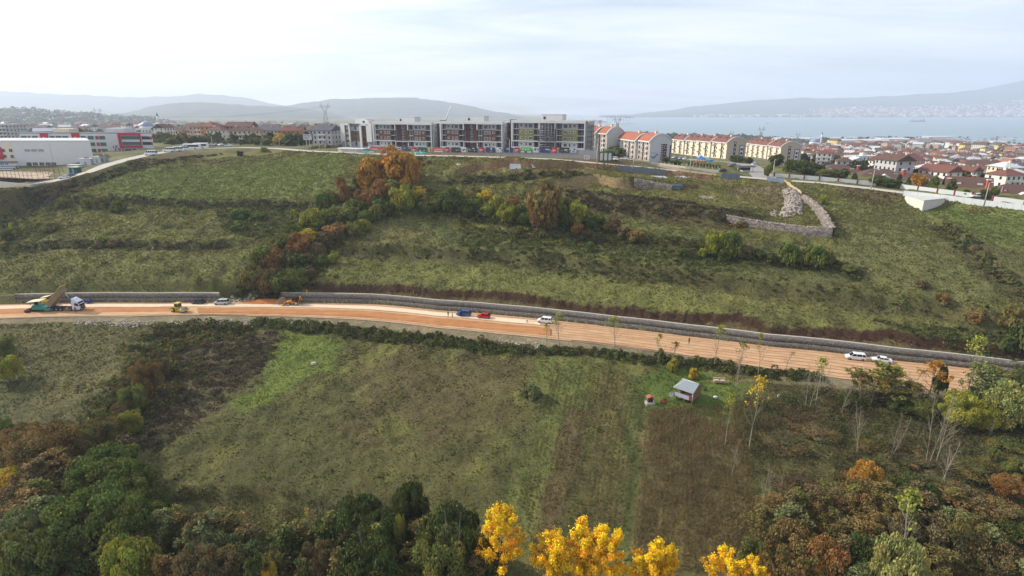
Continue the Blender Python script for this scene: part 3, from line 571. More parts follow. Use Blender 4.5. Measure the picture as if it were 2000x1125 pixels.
for k in range(4): proto_bare(('slim', k), 200 + k, 420, lvl=3, leafsize=.0095, topbias=.45, spread=.55, r0=.010)
for k in range(4): proto_bare(('bare', k), 210 + k, 0 if k % 2 else 90, lvl=3, spread=.5, multi=1 + k % 2, r0=.0085, crown_from=.18, leafsize=.009)
for k in range(2): proto_bare(('barebig', k), 220 + k, 420, lvl=3, spread=.6, leafsize=.013, topbias=.8, r0=.014, crown_from=.35)
for k in range(4): proto_bare(('open', k), 240 + k, 2600, lvl=3, spread=.75, leafsize=.0105, topbias=.12, r0=.014, crown_from=.15, multi=1 + k % 2, bark=bark_m)
def proto_poplar(key, seed):               # yellow poplar: pale stems, leaf clusters hung on rising branches
    rg = random.Random(seed); nr = np.random.default_rng(seed); mb = MB(); tips = []; q = Vector((0, 0, -.02)); d = Vector((0, 0, 1)); r = .012; n = 12
    for s in range(n):
        d = (d + Vector((rg.gauss(0, .03), rg.gauss(0, .03), .02))).normalized(); e = q + d * (.92 / n); mb.tube(q, e, r, r * .88, 6, pale_bark_m, False); q = e; r *= .88
        if s > 3:
            for _ in range(5):
                a = rg.uniform(0, 6.28); sp = rg.uniform(.6, 1.25); dd = Vector((math.cos(a) * math.sin(sp), math.sin(a) * math.sin(sp), math.cos(sp))); L = .33 * (1.12 - (s / n) ** 3 * .75) * rg.uniform(.7, 1.1); f = q + dd * L
                mb.tube(q, f, r * .45, r * .15, 4, pale_bark_m, False); tips += [tuple(q + dd * L * k) for k in (.5, .7, .85, 1.0)]
    tips.append(tuple(q)); T = np.array(tips); per = 95; ci = np.repeat(np.arange(len(T)), per); off = nr.normal(0, .016, (len(ci), 3)); off[:, 2] *= 1.25
    P = T[ci] + off; z = P[:, 2]; keep = nr.random(len(P)) < np.clip(.25 + 1.1 * (z - .3), .12, 1); P = P[keep]; ci = ci[keep]; V, Fc = cards(P, unit(off[keep]) + 0 * P, .0062, nr, 1.0, .85)
    v = nr.uniform(.75, 1.3, len(T))[ci] * nr.uniform(.8, 1.2, len(P)); g_ = np.clip(1.0 + .25 * nr.normal(0, .5, len(T))[ci] + .35 * sstep(.86, 1.0, P[:, 2]) * (nr.random(len(P)) < .5), .7, 1.5)
    col = np.repeat(np.stack([v, v * g_, v * .8], 1), 4, 0); TREEP[key] = (np_mesh('crown', V, Fc, leaf_m, col), mb.mesh('trunk'))
for k in range(3): proto_poplar(('poplar', k), 230 + k)
COLS = {'orange': (176, 130, 62), 'russet': (144, 106, 68), 'brown': (130, 108, 72), 'olive brown': (118, 108, 68), 'olive': (116, 118, 68), 'green': (100, 112, 58), 'dark green': (80, 90, 50),
        'yellow green': (146, 146, 66), 'yellow': (190, 164, 70), 'grey green': (116, 122, 86), 'golden yellow': (234, 184, 46), 'lime green': (146, 154, 74), 'dull brown': (116, 102, 76), 'dark reddish': (104, 86, 66), 'pale olive': (150, 150, 98)}
PLANTS = []
def plant(kind, colour, place, px, py, w, h, D=None, cat='tree', name=None, word='tree', by=None):
    """py = foot of the plant in the photo, w h = size in the photo"""
    p = gp(px, py) if D is None else None
    if p is None: q = unpD(px, py, D); p = np.array([q[0], q[1], gz(q[0], q[1])])
    dep = p[1] * CP - p[2] * SP; hm = h * dep / F * 1.08; wm = w * dep / F * (1.18 if kind == 'round' else 1.0)
    ks = [k for k in TREEP if k[0] == kind]; me, tr = TREEP[ks[(len(PLANTS) * 7 + int(px)) % len(ks)]]
    nm = name or {'dome': 'shrub', 'bigdome': 'shrub', 'bare': 'bare_tree', 'barebig': 'bare_tree', 'slim': 'young_tree', 'cone': 'conifer', 'poplar': 'poplar'}.get(kind, 'shrub' if kind == 'round' and hm < 3.4 else 'tree')
    o = thing(nm, None, 'shrub' if nm == 'shrub' else cat, p, random.uniform(0, 6.28)); c = s2l(COLS[colour]); c = (c[0] * .88, c[1] * .88, c[2] * .68); j = random.uniform(.9, 1.1)
    wf = 1.0 if kind in ('round', 'dome', 'cone', 'big', 'bigdome') else (hm * 1.0) / max(wm, .1)
    sx = wm if kind in ('round', 'dome', 'cone', 'big', 'bigdome') else hm * max(.75, min(2.0, wm / hm * 2.5))
    t = link('trunk', tr, o); t.scale = (sx, sx, hm)
    if me is not None:
        f = link('crown' if kind not in ('bare', 'slim', 'barebig') else 'leaves', me, o); f.scale = (sx, sx, hm); f.color = (c[0] * j, c[1] * j, c[2] * j, 1)
    o['category'] = 'shrub' if nm == 'shrub' else 'tree'
    PLANTS.append((o, colour, kind, word if nm != 'shrub' else 'shrub', place, px)); return o
def P(kind, place, rows):
    for c, x, y, w, h in rows: plant(kind, c, place, x, y, w, h)
SUM = 'in the wooded gully above the road'
P('round', 'at the top of the wooded gully', [('orange', 783, 362, 68, 66), ('orange', 727, 376, 58, 58), ('russet', 746, 398, 44, 42), ('russet', 676, 400, 20, 38), ('russet', 666, 368, 16, 20), ('yellow green', 788, 416, 44, 48), ('dark green', 760, 366, 20, 40),
 ('orange', 806, 372, 26, 56), ('olive', 768, 388, 40, 32), ('russet', 722, 404, 36, 30), ('olive', 801, 392, 30, 32), ('russet', 704, 398, 22, 26), ('brown', 653, 400, 22, 24), ('green', 742, 408, 28, 20), ('orange', 792, 380, 22, 30)])
P('round', 'in the belt right of the gully', [('yellow', 820, 394, 32, 26), ('green', 882, 416, 38, 44), ('olive', 832, 418, 28, 24), ('olive', 850, 414, 26, 28), ('dark green', 905, 418, 30, 30), ('green', 926, 416, 36, 30), ('yellow', 946, 404, 30, 30), ('yellow green', 973, 426, 30, 42),
 ('russet', 1000, 414, 24, 28), ('yellow green', 988, 434, 34, 34), ('green', 1020, 430, 34, 30), ('brown', 1064, 450, 62, 84), ('yellow green', 1129, 440, 36, 42), ('olive', 1106, 420, 28, 34), ('green', 1165, 445, 30, 26), ('green', 1092, 430, 24, 30), ('dark reddish', 1195, 456, 30, 28), ('russet', 1127, 459, 22, 24),
 ('dark green', 1040, 436, 30, 26), ('olive', 958, 424, 26, 26), ('green', 948, 422, 30, 24), ('dark green', 1108, 446, 26, 28), ('olive', 870, 400, 22, 22), ('brown', 1150, 436, 18, 20)])
P('round', 'in the gully above the road', [('green', 636, 416, 38, 34), ('yellow green', 610, 454, 44, 42), ('olive', 676, 436, 48, 34), ('green', 698, 422, 42, 30), ('russet', 660, 466, 46, 28), ('olive', 695, 462, 28, 26), ('yellow', 604, 478, 38, 28), ('russet', 584, 504, 44, 46), ('olive', 551, 492, 38, 32),
 ('green', 516, 527, 40, 42), ('russet', 535, 536, 40, 46), ('olive brown', 561, 536, 38, 44), ('dark green', 590, 537, 54, 40), ('olive brown', 497, 567, 44, 46), ('brown', 525, 574, 42, 44), ('green', 553, 577, 42, 42), ('yellow green', 573, 556, 30, 32), ('green', 592, 561, 26, 34), ('dark green', 472, 583, 24, 24),
 ('dull brown', 621, 511, 34, 34), ('olive', 640, 440, 40, 30), ('dark green', 654, 452, 36, 28), ('green', 718, 436, 34, 24), ('yellow green', 713, 452, 28, 22), ('dull brown', 638, 478, 36, 24), ('green', 572, 470, 30, 28), ('dark green', 618, 468, 34, 28), ('brown', 604, 522, 26, 28), ('olive', 740, 428, 34, 26), ('dark green', 762, 424, 30, 28), ('brown', 545, 556, 30, 34), ('dull brown', 606, 548, 26, 26)])
P('dome', 'on the left meadow', [('olive brown', 203, 405, 32, 26), ('olive', 175, 405, 28, 20), ('green', 232, 413, 32, 22), ('olive', 125, 405, 26, 20), ('yellow green', 30, 460, 24, 24), ('olive', 100, 450, 38, 18), ('lime green', 361, 418, 14, 14), ('lime green', 585, 405, 9, 12), ('lime green', 574, 424, 13, 16), ('green', 470, 425, 40, 20), ('green', 505, 430, 34, 18), ('dark green', 15, 470, 22, 24), ('dark green', 470, 304, 14, 10), ('grey green', 180, 404, 16, 12), ('green', 470, 448, 36, 16), ('dull brown', 225, 480, 30, 14), ('dull brown', 195, 484, 24, 12), ('yellow green', 515, 296, 20, 8)])
P('dome', 'on the slope below the ruined walls', [('yellow green', 1397, 492, 44, 42), ('green', 1428, 496, 40, 42), ('dull brown', 1458, 503, 30, 24), ('green', 1537, 513, 42, 38), ('olive', 1566, 511, 34, 28), ('green', 1592, 516, 44, 36), ('olive', 1617, 513, 28, 26), ('dark green', 1480, 506, 34, 18), ('lime green', 1606, 397, 18, 17), ('green', 1331, 500, 20, 18), ('brown', 1243, 469, 40, 20), ('green', 1151, 492, 24, 20), ('dull brown', 1217, 460, 28, 20), ('yellow green', 1372, 500, 18, 16), ('dark green', 1502, 512, 30, 18), ('dark green', 1410, 505, 40, 22), ('olive', 1006, 465, 14, 18), ('green', 1318, 468, 20, 10), ('brown', 1450, 442, 30, 14)])
P('dome', 'above the right end of wall', [('dark green', 1990, 690, 60, 60), ('olive brown', 1975, 640, 50, 44), ('olive', 2010, 640, 44, 60), ('brown', 1900, 625, 40, 22), ('brown', 1840, 590, 30, 20), ('dull brown', 1800, 560, 28, 14), ('olive', 1655, 530, 28, 12)])
P('slim', 'between earth road and hut', [('lime green', 1092, 676, 40, 62), ('yellow green', 1068, 680, 22, 46), ('lime green', 1200, 682, 44, 62), ('lime green', 1284, 712, 28, 58), ('brown', 1312, 712, 34, 44), ('yellow green', 1395, 718, 40, 82), ('olive', 1440, 748, 34, 84), ('yellow green', 1480, 735, 30, 82), ('lime green', 1886, 780, 54, 120), ('yellow', 1463, 880, 60, 145), ('yellow green', 1416, 872, 40, 104), ('lime green', 1593, 790, 44, 90)])
P('bare', 'on scrub ground beyond the hut', [('brown', 1535, 722, 40, 40), ('olive', 1575, 800, 44, 96), ('brown', 1642, 806, 34, 66), ('brown', 1675, 892, 44, 108), ('yellow', 1736, 896, 34, 96), ('olive', 1757, 805, 54, 76), ('brown', 1808, 910, 50, 160), ('yellow green', 1828, 905, 60, 160), ('olive', 1842, 950, 70, 100), ('brown', 1428, 935, 30, 90), ('olive', 1492, 990, 44, 90), ('brown', 1930, 860, 20, 50), ('olive', 1610, 752, 30, 50), ('brown', 1780, 770, 50, 56), ('brown', 1435, 745, 30, 50), ('olive', 1518, 995, 30, 96), ('brown', 1040, 800, 14, 40)])
P('open', 'in the roadside thicket at right', [('olive', 1700, 795, 74, 88), ('yellow green', 1728, 780, 50, 70), ('olive brown', 1680, 790, 50, 66), ('yellow', 1712, 785, 40, 70), ('grey green', 1895, 815, 66, 110), ('orange', 1815, 770, 44, 66), ('olive', 1925, 800, 60, 90), ('olive brown', 1770, 800, 60, 60)])
P('cone', 'in the roadside thicket at right', [('dark green', 1832, 770, 40, 60)])
P('big', 'in the roadside thicket at right', [('grey green', 1915, 815, 60, 70), ('pale olive', 1962, 842, 96, 96), ('yellow green', 1868, 836, 76, 70), ('yellow green', 1915, 842, 60, 56), ('dark green', 1760, 805, 70, 34), ('dark green', 1655, 795, 50, 24), ('grey green', 1990, 800, 60, 90), ('olive', 1800, 815, 60, 34), ('dark green', 1940, 790, 50, 50), ('olive', 1980, 770, 44, 50), ('yellow green', 1990, 835, 40, 50)])
P('dome', 'beside the hut', [('yellow green', 1314, 722, 28, 24), ('yellow', 1355, 738, 20, 22), ('green', 1289, 705, 16, 26), ('grey green', 1036, 776, 44, 26), ('yellow', 1330, 778, 10, 16)])
P('big', 'along the ditch on the left', [('brown', 298, 772, 64, 70), ('olive', 266, 810, 56, 58), ('yellow green', 262, 850, 46, 50), ('olive brown', 208, 880, 80, 68), ('brown', 110, 930, 130, 100), ('brown', 50, 900, 90, 70), ('dull brown', 250, 820, 50, 40), ('olive brown', 170, 900, 80, 70), ('yellow green', 20, 745, 60, 50), ('green', 0, 880, 70, 60), ('olive', 10, 700, 50, 40), ('dull brown', 320, 740, 40, 40)])
def PD(kind, place, rows):                 # plants whose feet are below the picture: x, top, width, height m, depth
    for c, x, top, w, hm, D in rows:
        q = unpD(x, top, D); b = gz(q[0], q[1]); h = (q[2] - b); plant_m(kind, c, place, q[0], q[1], b, max(h, hm * .5), w * D / F, x)
def plant_m(kind, colour, place, x, y, z, hm, wm, px):
    ks = [k for k in TREEP if k[0] == kind]; me, tr = TREEP[ks[(len(PLANTS) * 5 + int(px)) % len(ks)]]; nm = {'poplar': 'poplar', 'barebig': 'bare_tree', 'bare': 'bare_tree', 'slim': 'young_tree', 'bigdome': 'shrub', 'dome': 'shrub', 'round': 'shrub'}.get(kind, 'tree')
    o = thing(nm, None, 'shrub' if nm == 'shrub' else 'tree', (x, y, z), random.uniform(0, 6.28)); c = s2l(COLS[colour]); q_ = .95 if kind == 'poplar' else .88 if kind == 'round' else .86; c = (c[0] * q_, c[1] * q_, c[2] * q_ * .8); t = link('trunk', tr, o); lf = kind in ('big', 'bigdome', 'round', 'dome')
    sx = wm if lf else wm * (2.0 if kind == 'poplar' else 1.9 if kind == 'open' else 1.5); t.scale = (sx, sx, hm)
    if me is not None: f = link('leaves' if kind in ('bare', 'barebig', 'slim') else 'crown', me, o); f.scale = (sx, sx, hm); f.color = (*c, 1)
    PLANTS.append((o, colour, kind, 'poplar' if kind == 'poplar' else 'tree' if nm != 'shrub' else 'shrub', place, px)); return o
PD('poplar', 'at the lower edge of the field', [('golden yellow', 978, 1000, 92, 17, 80), ('golden yellow', 1058, 1056, 88, 16, 78), ('golden yellow', 1108, 1024, 110, 18, 80), ('golden yellow', 1160, 1044, 84, 16, 77), ('golden yellow', 1262, 1056, 96, 16, 78), ('golden yellow', 1304, 1070, 60, 16, 77), ('golden yellow', 1418, 1106, 90, 14, 76), ('golden yellow', 1470, 1112, 64, 14, 76)])
PD('big', 'in the bottom left wood', [('green', 200, 882, 150, 15, 100), ('green', 250, 905, 100, 13, 98), ('dark green', 270, 960, 110, 12, 93), ('green', 160, 962, 170, 14, 88), ('green', 230, 975, 150, 13, 86), ('yellow green', 240, 1052, 110, 11, 80), ('grey green', 50, 990, 130, 12, 88), ('olive', 20, 1040, 120, 12, 82), ('dark green', 110, 1040, 150, 12, 82), ('dull brown', 60, 925, 120, 11, 98), ('yellow', 30, 905, 90, 10, 101), ('brown', 120, 850, 120, 10, 108), ('olive brown', 45, 850, 110, 9, 110), ('dark green', 320, 1010, 100, 10, 88), ('dull brown', 130, 920, 90, 11, 99), ('grey green', 340, 1000, 90, 7, 92), ('grey green', 400, 1050, 110, 8, 84)])
PD('big', 'in the bottom centre wood', [('dark green', 690, 980, 130, 12, 88), ('dark green', 740, 1000, 120, 13, 86), ('dark green', 795, 945, 86, 16, 90), ('dark green', 880, 1000, 150, 14, 83), ('olive', 860, 1040, 130, 12, 80), ('dark green', 640, 1010, 90, 10, 88), ('dark green', 950, 1050, 90, 12, 82), ('yellow green', 778, 1000, 30, 12, 85), ('dull brown', 610, 1060, 90, 9, 82), ('olive', 530, 1080, 60, 7, 82), ('grey green', 470, 1040, 110, 7, 86), ('dark green', 720, 1060, 160, 11, 79), ('dark green', 560, 1040, 80, 7, 86), ('dull brown', 380, 1075, 120, 8, 80), ('yellow', 520, 1090, 34, 6, 80)])
PD('big', 'in the bottom right autumn wood', [('orange', 1700, 905, 74, 9, 98), ('brown', 1690, 950, 110, 10, 93), ('olive brown', 1640, 1010, 100, 9, 88), ('brown', 1560, 1030, 120, 10, 84), ('russet', 1620, 1060, 110, 10, 80), ('dark green', 1800, 940, 100, 10, 95), ('dull brown', 1760, 1010, 100, 9, 88), ('dull brown', 1880, 960, 100, 10, 95), ('brown', 1950, 985, 110, 10, 92), ('russet', 1960, 975, 60, 9, 98), ('dull brown', 1860, 1030, 130, 10, 86), ('dark green', 1700, 1050, 90, 9, 82), ('dull brown', 1950, 1050, 130, 11, 82), ('pale olive', 1776, 1052, 120, 11, 76), ('olive brown', 1900, 1020, 90, 9, 84), ('dark reddish', 1570, 945, 60, 5, 96), ('olive', 1480, 1060, 90, 8, 82), ('brown', 1530, 1085, 110, 9, 78), ('olive', 1990, 920, 60, 8, 100), ('olive', 1940, 890, 24, 5, 104), ('brown', 1740, 950, 80, 8, 96), ('dark green', 2000, 1010, 80, 9, 88)])
PD('bare', 'among the bottom centre dark trees', [('olive', 862, 990, 110, 13, 78), ('yellow', 613, 960, 60, 8, 86), ('brown', 378, 1020, 60, 7, 80), ('yellow', 590, 975, 50, 7, 86), ('olive', 700, 1020, 60, 8, 80)])
PD('barebig', 'above the bottom right wood', [('lime green', 1795, 950, 130, 13, 82)])
PD('bigdome', 'on lower right scrub ground', [('dark reddish', 1560, 968, 100, 3, 103), ('dark reddish', 1600, 985, 90, 3, 101), ('dull brown', 1530, 850, 110, 2.5, 114), ('dull brown', 1600, 840, 100, 2.5, 116), ('dark reddish', 1560, 830, 90, 2, 120), ('olive brown', 1700, 860, 80, 2, 112), ('olive brown', 1900, 930, 110, 3, 104), ('dull brown', 1780, 900, 100, 2, 108), ('olive', 1960, 880, 80, 3, 108), ('brown', 1660, 930, 70, 3, 104)])
def _fill():
    rg = random.Random(77)
    for nm, xs, tops, cols, n in (('in the bottom left wood', (0, 420), (860, 1080), ['olive brown', 'dull brown', 'olive', 'grey green', 'brown'], 40), ('in the bottom centre wood', (430, 960), (1000, 1100), ['olive', 'dull brown', 'grey green', 'olive brown', 'dark green'], 34), ('in the bottom right autumn wood', (1480, 2010), (935, 1100), ['brown', 'olive brown', 'dull brown', 'olive', 'olive brown', 'grey green'], 50)):
        rows = []
        for _ in range(n):
            x = rg.uniform(*xs); top = rg.uniform(*tops)
            if xs[0] == 0: top = max(top, 860 if x < 150 else 905 if x < 300 else 1000)
            D = 103 - (top - 860) / 240 * 25 + rg.uniform(-2, 2); rows.append((rg.choice(cols), x, top, rg.uniform(60, 120), rg.uniform(6, 9), D))
        PD('open', nm, rows)
    for poly, n, pl in ((GULLY, 90, 'among the small gully trees'), (GUL2, 80, 'along the slope tree belt')):
        L = np.r_[0, np.cumsum(np.linalg.norm(np.diff(poly[:, :2], axis=0), axis=1))]
        for _ in range(n):
            s = rg.uniform(0, L[-1]); x = float(np.interp(s, L, poly[:, 0])) + rg.gauss(0, 5); y = float(np.interp(s, L, poly[:, 1])) + rg.gauss(0, 2.4); r_ = math.hypot(x, y)
            if r_ < float(r_up(math.atan2(x, y))) + 5: continue
            h = rg.uniform(2.8, 5.6); o = plant_m('round', rg.choice(['olive', 'green', 'yellow green', 'olive brown', 'dark green', 'green', 'brown']), pl, x, y, gz(x, y), h, h * rg.uniform(.85, 1.25), 1000 + F * x / y); [setattr(k, 'color', tuple(v * 1.25 for v in k.color[:3]) + (1,)) for k in o.children] if False else None
_fill()
_D = {'round': 'tree', 'big': 'tree', 'cone': 'conifer'}
ORD = ['leftmost', 'second from the left', 'third from the left', 'fourth from the left', 'fifth from the left', 'sixth from the left', 'seventh from the left', 'eighth from the left', 'ninth from the left', 'tenth from the left', 'eleventh from the left', 'twelfth from the left', 'thirteenth from the left', 'fourteenth from the left', 'fifteenth from the left', 'sixteenth from the left']
ORD += [f'{w} from the left' for w in ('seventeenth', 'eighteenth', 'nineteenth', 'twentieth', 'twenty first', 'twenty second', 'twenty third', 'twenty fourth', 'twenty fifth', 'twenty sixth', 'twenty seventh', 'twenty eighth', 'twenty ninth', 'thirtieth', *[(f'{t} {o}' if o else e) for t, e in (('thirty', 'fortieth'), ('forty', 'fiftieth'), ('fifty', 'sixtieth'), ('sixty', 'seventieth'), ('seventy', 'eightieth')) for o in ('first', 'second', 'third', 'fourth', 'fifth', 'sixth', 'seventh', 'eighth', 'ninth', '')])]
def ranked(items, base, grp=None):         # items: [(px, obj)]
    items = sorted(items, key=lambda t: t[0]); n = len(items)
    for i, (x, o) in enumerate(items):
        o['label'] = base if n == 1 else (base + (', ' + (ORD[i] if i < n - 1 or n > 3 else 'rightmost')))
        if grp and n > 1: o['group'] = grp
def label_plants():
    G = {}
    for o, colour, kind, word, place, px in PLANTS:
        sh = {'round': 'bushy', 'big': 'full crowned', 'dome': 'low round', 'bigdome': 'low spreading', 'bare': 'nearly bare', 'open': 'open twiggy', 'barebig': 'tall bare', 'slim': 'thin leggy', 'poplar': 'tall', 'cone': 'pointed'}[kind]
        G.setdefault((colour, sh, word, place), []).append((px, o))
    for (c, sh, w, pl), it in G.items(): ranked(it, (f'{c} leaved {sh} {w} {pl}' if kind_bare(sh) else f'{c} {sh} {w} {pl}'), f'{w}s {pl}')
def kind_bare(sh): return sh in ('nearly bare', 'tall bare', 'thin leggy')
# ---------------------------------------------------------------- ground cover: grass tufts, brambles, crop rows
def scatter(n, seed, rmin=70, rmax=300, tmax=R(50)):
    rg = np.random.default_rng(seed); t = rg.uniform(-tmax, tmax, n); r = np.sqrt(rg.uniform(rmin ** 2, rmax ** 2, n)); return r * np.sin(t), r * np.cos(t), t, r, rg
leafv = bpy.data.materials.new('ground_leaves'); leafv.use_nodes = True; _n2 = leafv.node_tree.nodes; _a2 = N(_n2, 'ShaderNodeAttribute', attribute_name='Col'); leafv.node_tree.links.new(_a2.outputs['Color'], _n2['Principled BSDF'].inputs['Base Color']); _n2['Principled BSDF'].inputs['Roughness'].default_value = .85; _n2['Principled BSDF'].inputs['Specular IOR Level'].default_value = .08; _t2 = N(_n2, 'ShaderNodeBsdfTranslucent'); _m2 = N(_n2, 'ShaderNodeMixShader', i={0: .38}); leafv.node_tree.links.new(_a2.outputs['Color'], _t2.inputs[0]); leafv.node_tree.links.new(_n2['Principled BSDF'].outputs[0], _m2.inputs[1]); leafv.node_tree.links.new(_t2.outputs[0], _m2.inputs[2]); leafv.node_tree.links.new(_m2.outputs[0], _n2['Material Output'].inputs['Surface'])
def off_road(X, Y, t, r, pad=0):
    dR, _, _ = pdist(X, Y, RIDGE); dS, _, _ = pdist(X, Y, SIDE); dC, _, _ = pdist(X, Y, CT2)
    return ((r < r_lo(t) - 4.5 - pad) | (r > r_up(t) + 2.6 + pad)) & (dR > 3.8 + pad) & (dS > 4) & (dC > 6)
def not_built(X, Y, t, r):                 # keep plants off courts, yards and buildings along the ridge
    dR, sR, _ = pdist(X, Y, RIDGE); return ~((sR > 0) & (dR > 3))
def grass():
    X, Y, t, r, rg = scatter(330000, 5, 66, 340); keep = off_road(X, Y, t, r) & not_built(X, Y, t, r); X, Y, t, r = X[keep], Y[keep], t[keep], r[keep]
    Z = H(X, Y); C = zone_colour(X, Y, Z); n = len(X); cl = fbm(X / 2.5, Y / 2.5, 3, 77); h = (.10 + .35 * cl ** 2) * rg.uniform(.6, 1.5, n) * np.clip(r / 140, .75, 1.8); w = h * rg.uniform(.5, 1.0, n)
    a = rg.uniform(0, 6.28, n); V = []; 
    for k in range(2):
        b = a + k * 1.7; ln = rg.normal(0, .35, (n, 2)) * h[:, None]
        V.append(np.stack([np.stack([X - np.cos(b) * w, Y - np.sin(b) * w, Z - .03], 1), np.stack([X + np.cos(b) * w, Y + np.sin(b) * w, Z - .03], 1), np.stack([X + ln[:, 0], Y + ln[:, 1], Z + h], 1)], 1))
    V = np.concatenate(V).reshape(-1, 3); v = rg.uniform(.85, 1.45, n) * (.7 + .8 * cl); straw = (rg.random(n) < .08)[:, None]; C = np.where(straw, A(130, 124, 70), C) * v[:, None]
    C = np.tile(np.repeat(C, 3, 0), (2, 1)); tag(link('grass', np_mesh('grass', V, np.arange(len(V)).reshape(-1, 3), leafv, np.clip(C, 0, .7))), kind='stuff')
grass()
def clumps(name, PTS, per, seed, palette, rad, hgt, size):
    """leafy mounds: PTS Nx2, rad/hgt arrays"""
    rg = np.random.default_rng(seed); n = len(PTS); Z = H(PTS[:, 0], PTS[:, 1]); ci = np.repeat(np.arange(n), per); d = unit(rg.normal(0, 1, (len(ci), 3))); d[:, 2] = np.abs(d[:, 2]); q = rg.uniform(.55, 1, len(ci)) ** .5
    Pp = np.stack([PTS[ci, 0] + d[:, 0] * rad[ci] * q, PTS[ci, 1] + d[:, 1] * rad[ci] * q, Z[ci] + d[:, 2] * hgt[ci] * q], 1); s = size * rg.uniform(.7, 1.3, len(ci)) * np.clip(np.hypot(Pp[:, 0], Pp[:, 1]) / 150, .7, 1.6)
    V, Fc = cards(Pp, d, s, rg, .7); pal = np.array([A(*c) for c in palette]); pc = .82 * pal[rg.integers(0, len(pal), n)][ci] * (rg.uniform(.7, 1.35, n)[ci] * rg.uniform(.75, 1.3, len(ci)))[:, None]
    tag(link(name, np_mesh(name, V, Fc, leafv, np.clip(np.repeat(pc, 4, 0), 0, .7))), kind='stuff')
def along(poly, n, spread, rg):
    L = np.r_[0, np.cumsum(np.linalg.norm(np.diff(poly[:, :2], axis=0), axis=1))]; s = rg.uniform(0, L[-1], n); return np.stack([np.interp(s, L, poly[:, 0]) + rg.normal(0, spread, n), np.interp(s, L, poly[:, 1]) + rg.normal(0, spread, n)], 1)
def inside(pts, n, rg):
    Pg = wp(pts); lo, hi = Pg[:, :2].min(0), Pg[:, :2].max(0); q = rg.uniform(lo, hi, (n * 3, 2)); return q[pin(q[:, 0], q[:, 1], Pg)][:n]
rg = np.random.default_rng(44)
GREENP = [(88, 100, 54), (102, 112, 60), (76, 88, 50), (112, 114, 70), (98, 94, 60)]; BROWNP = [(104, 92, 64), (92, 82, 60), (118, 104, 72), (98, 96, 62), (82, 74, 54)]
hed = along(wp([(500, 630), (560, 640), (640, 648), (740, 658), (860, 672), (960, 685), (1060, 690), (1160, 696), (1300, 712), (1400, 722), (1500, 738), (1600, 745)]), 700, 1.1, rg)
clumps('bramble_hedge', hed, 60, 1, GREENP, rg.uniform(.6, 1.5, 700), rg.uniform(.5, 1.6, 700), .18)
q = np.vstack([along(b[0], 120, 1.2, rg) for b in (BANKS[0], BANKS[1], BANKS[2], BANKS[3], BANKS[4], BANKS[10], BANKS[11], BANKS[9])]); n = len(q)
clumps('bank_scrub', q, 26, 2, BROWNP + GREENP[:3], rg.uniform(.5, 1.3, n), rg.uniform(.25, .7, n), .18)
q = np.vstack([along(GULLY, 500, 5, rg), along(GUL2, 500, 4.5, rg), along(DITCH, 500, 4, rg), inside([(480, 590), (500, 530), (600, 470), (700, 430), (640, 520), (590, 580)], 200, rg)]); n = len(q)
q = q[off_road(q[:, 0], q[:, 1], np.arctan2(q[:, 0], q[:, 1]), np.hypot(q[:, 0], q[:, 1]), 1)]; n = len(q)
clumps('gully_undergrowth', q, 34, 3, [(92, 100, 54), (104, 106, 58), (80, 86, 50), (112, 96, 60), (124, 122, 66)], rg.uniform(.9, 2.2, n), rg.uniform(.7, 1.8, n), .24)
q = np.vstack([inside([(300, 960), (560, 960), (760, 980), (960, 1060), (960, 1300), (-100, 1300), (-100, 900), (140, 940)], 1500, rg), inside([(1440, 780), (1640, 770), (2050, 800), (2100, 1250), (1500, 1250), (1520, 1000), (1450, 880)], 1700, rg)]); n = len(q)
clumps('wood_undergrowth', q, 60, 4, BROWNP + [(100, 108, 70), (92, 100, 62), (110, 112, 72), (98, 104, 60)], rg.uniform(.8, 2.2, n), rg.uniform(.5, 2.4, n), .13)
q = np.vstack([inside([(300, 640), (560, 655), (500, 730), (420, 800), (200, 960), (130, 960), (330, 700)], 700, rg), inside([(60, 400), (160, 350), (480, 296), (420, 305), (250, 340), (150, 385)], 500, rg), inside([(1090, 375), (1300, 395), (1500, 425), (1440, 432), (1180, 408)], 260, rg)]); n = len(q)
q = q[off_road(q[:, 0], q[:, 1], np.arctan2(q[:, 0], q[:, 1]), np.hypot(q[:, 0], q[:, 1]), 2)]; n = len(q)
clumps('dry_scrub', q, 30, 5, [(104, 88, 72), (92, 80, 64), (84, 76, 58), (96, 94, 66)], rg.uniform(.7, 1.6, n), rg.uniform(.3, .8, n), .18)
q = np.vstack([inside([(900, 440), (1380, 470), (1500, 520), (1300, 560), (900, 500)], 900, rg), inside([(420, 400), (600, 405), (560, 480), (440, 460)], 500, rg), inside([(0, 400), (120, 400), (60, 500), (0, 500)], 250, rg), inside([(1700, 620), (2000, 640), (2000, 700), (1800, 660)], 200, rg)]); n = len(q)
clumps('slope_scrub', q, 24, 6, [(92, 104, 56), (104, 112, 62), (84, 92, 54), (116, 116, 70)], rg.uniform(.5, 1.4, n), rg.uniform(.2, .7, n), .17)
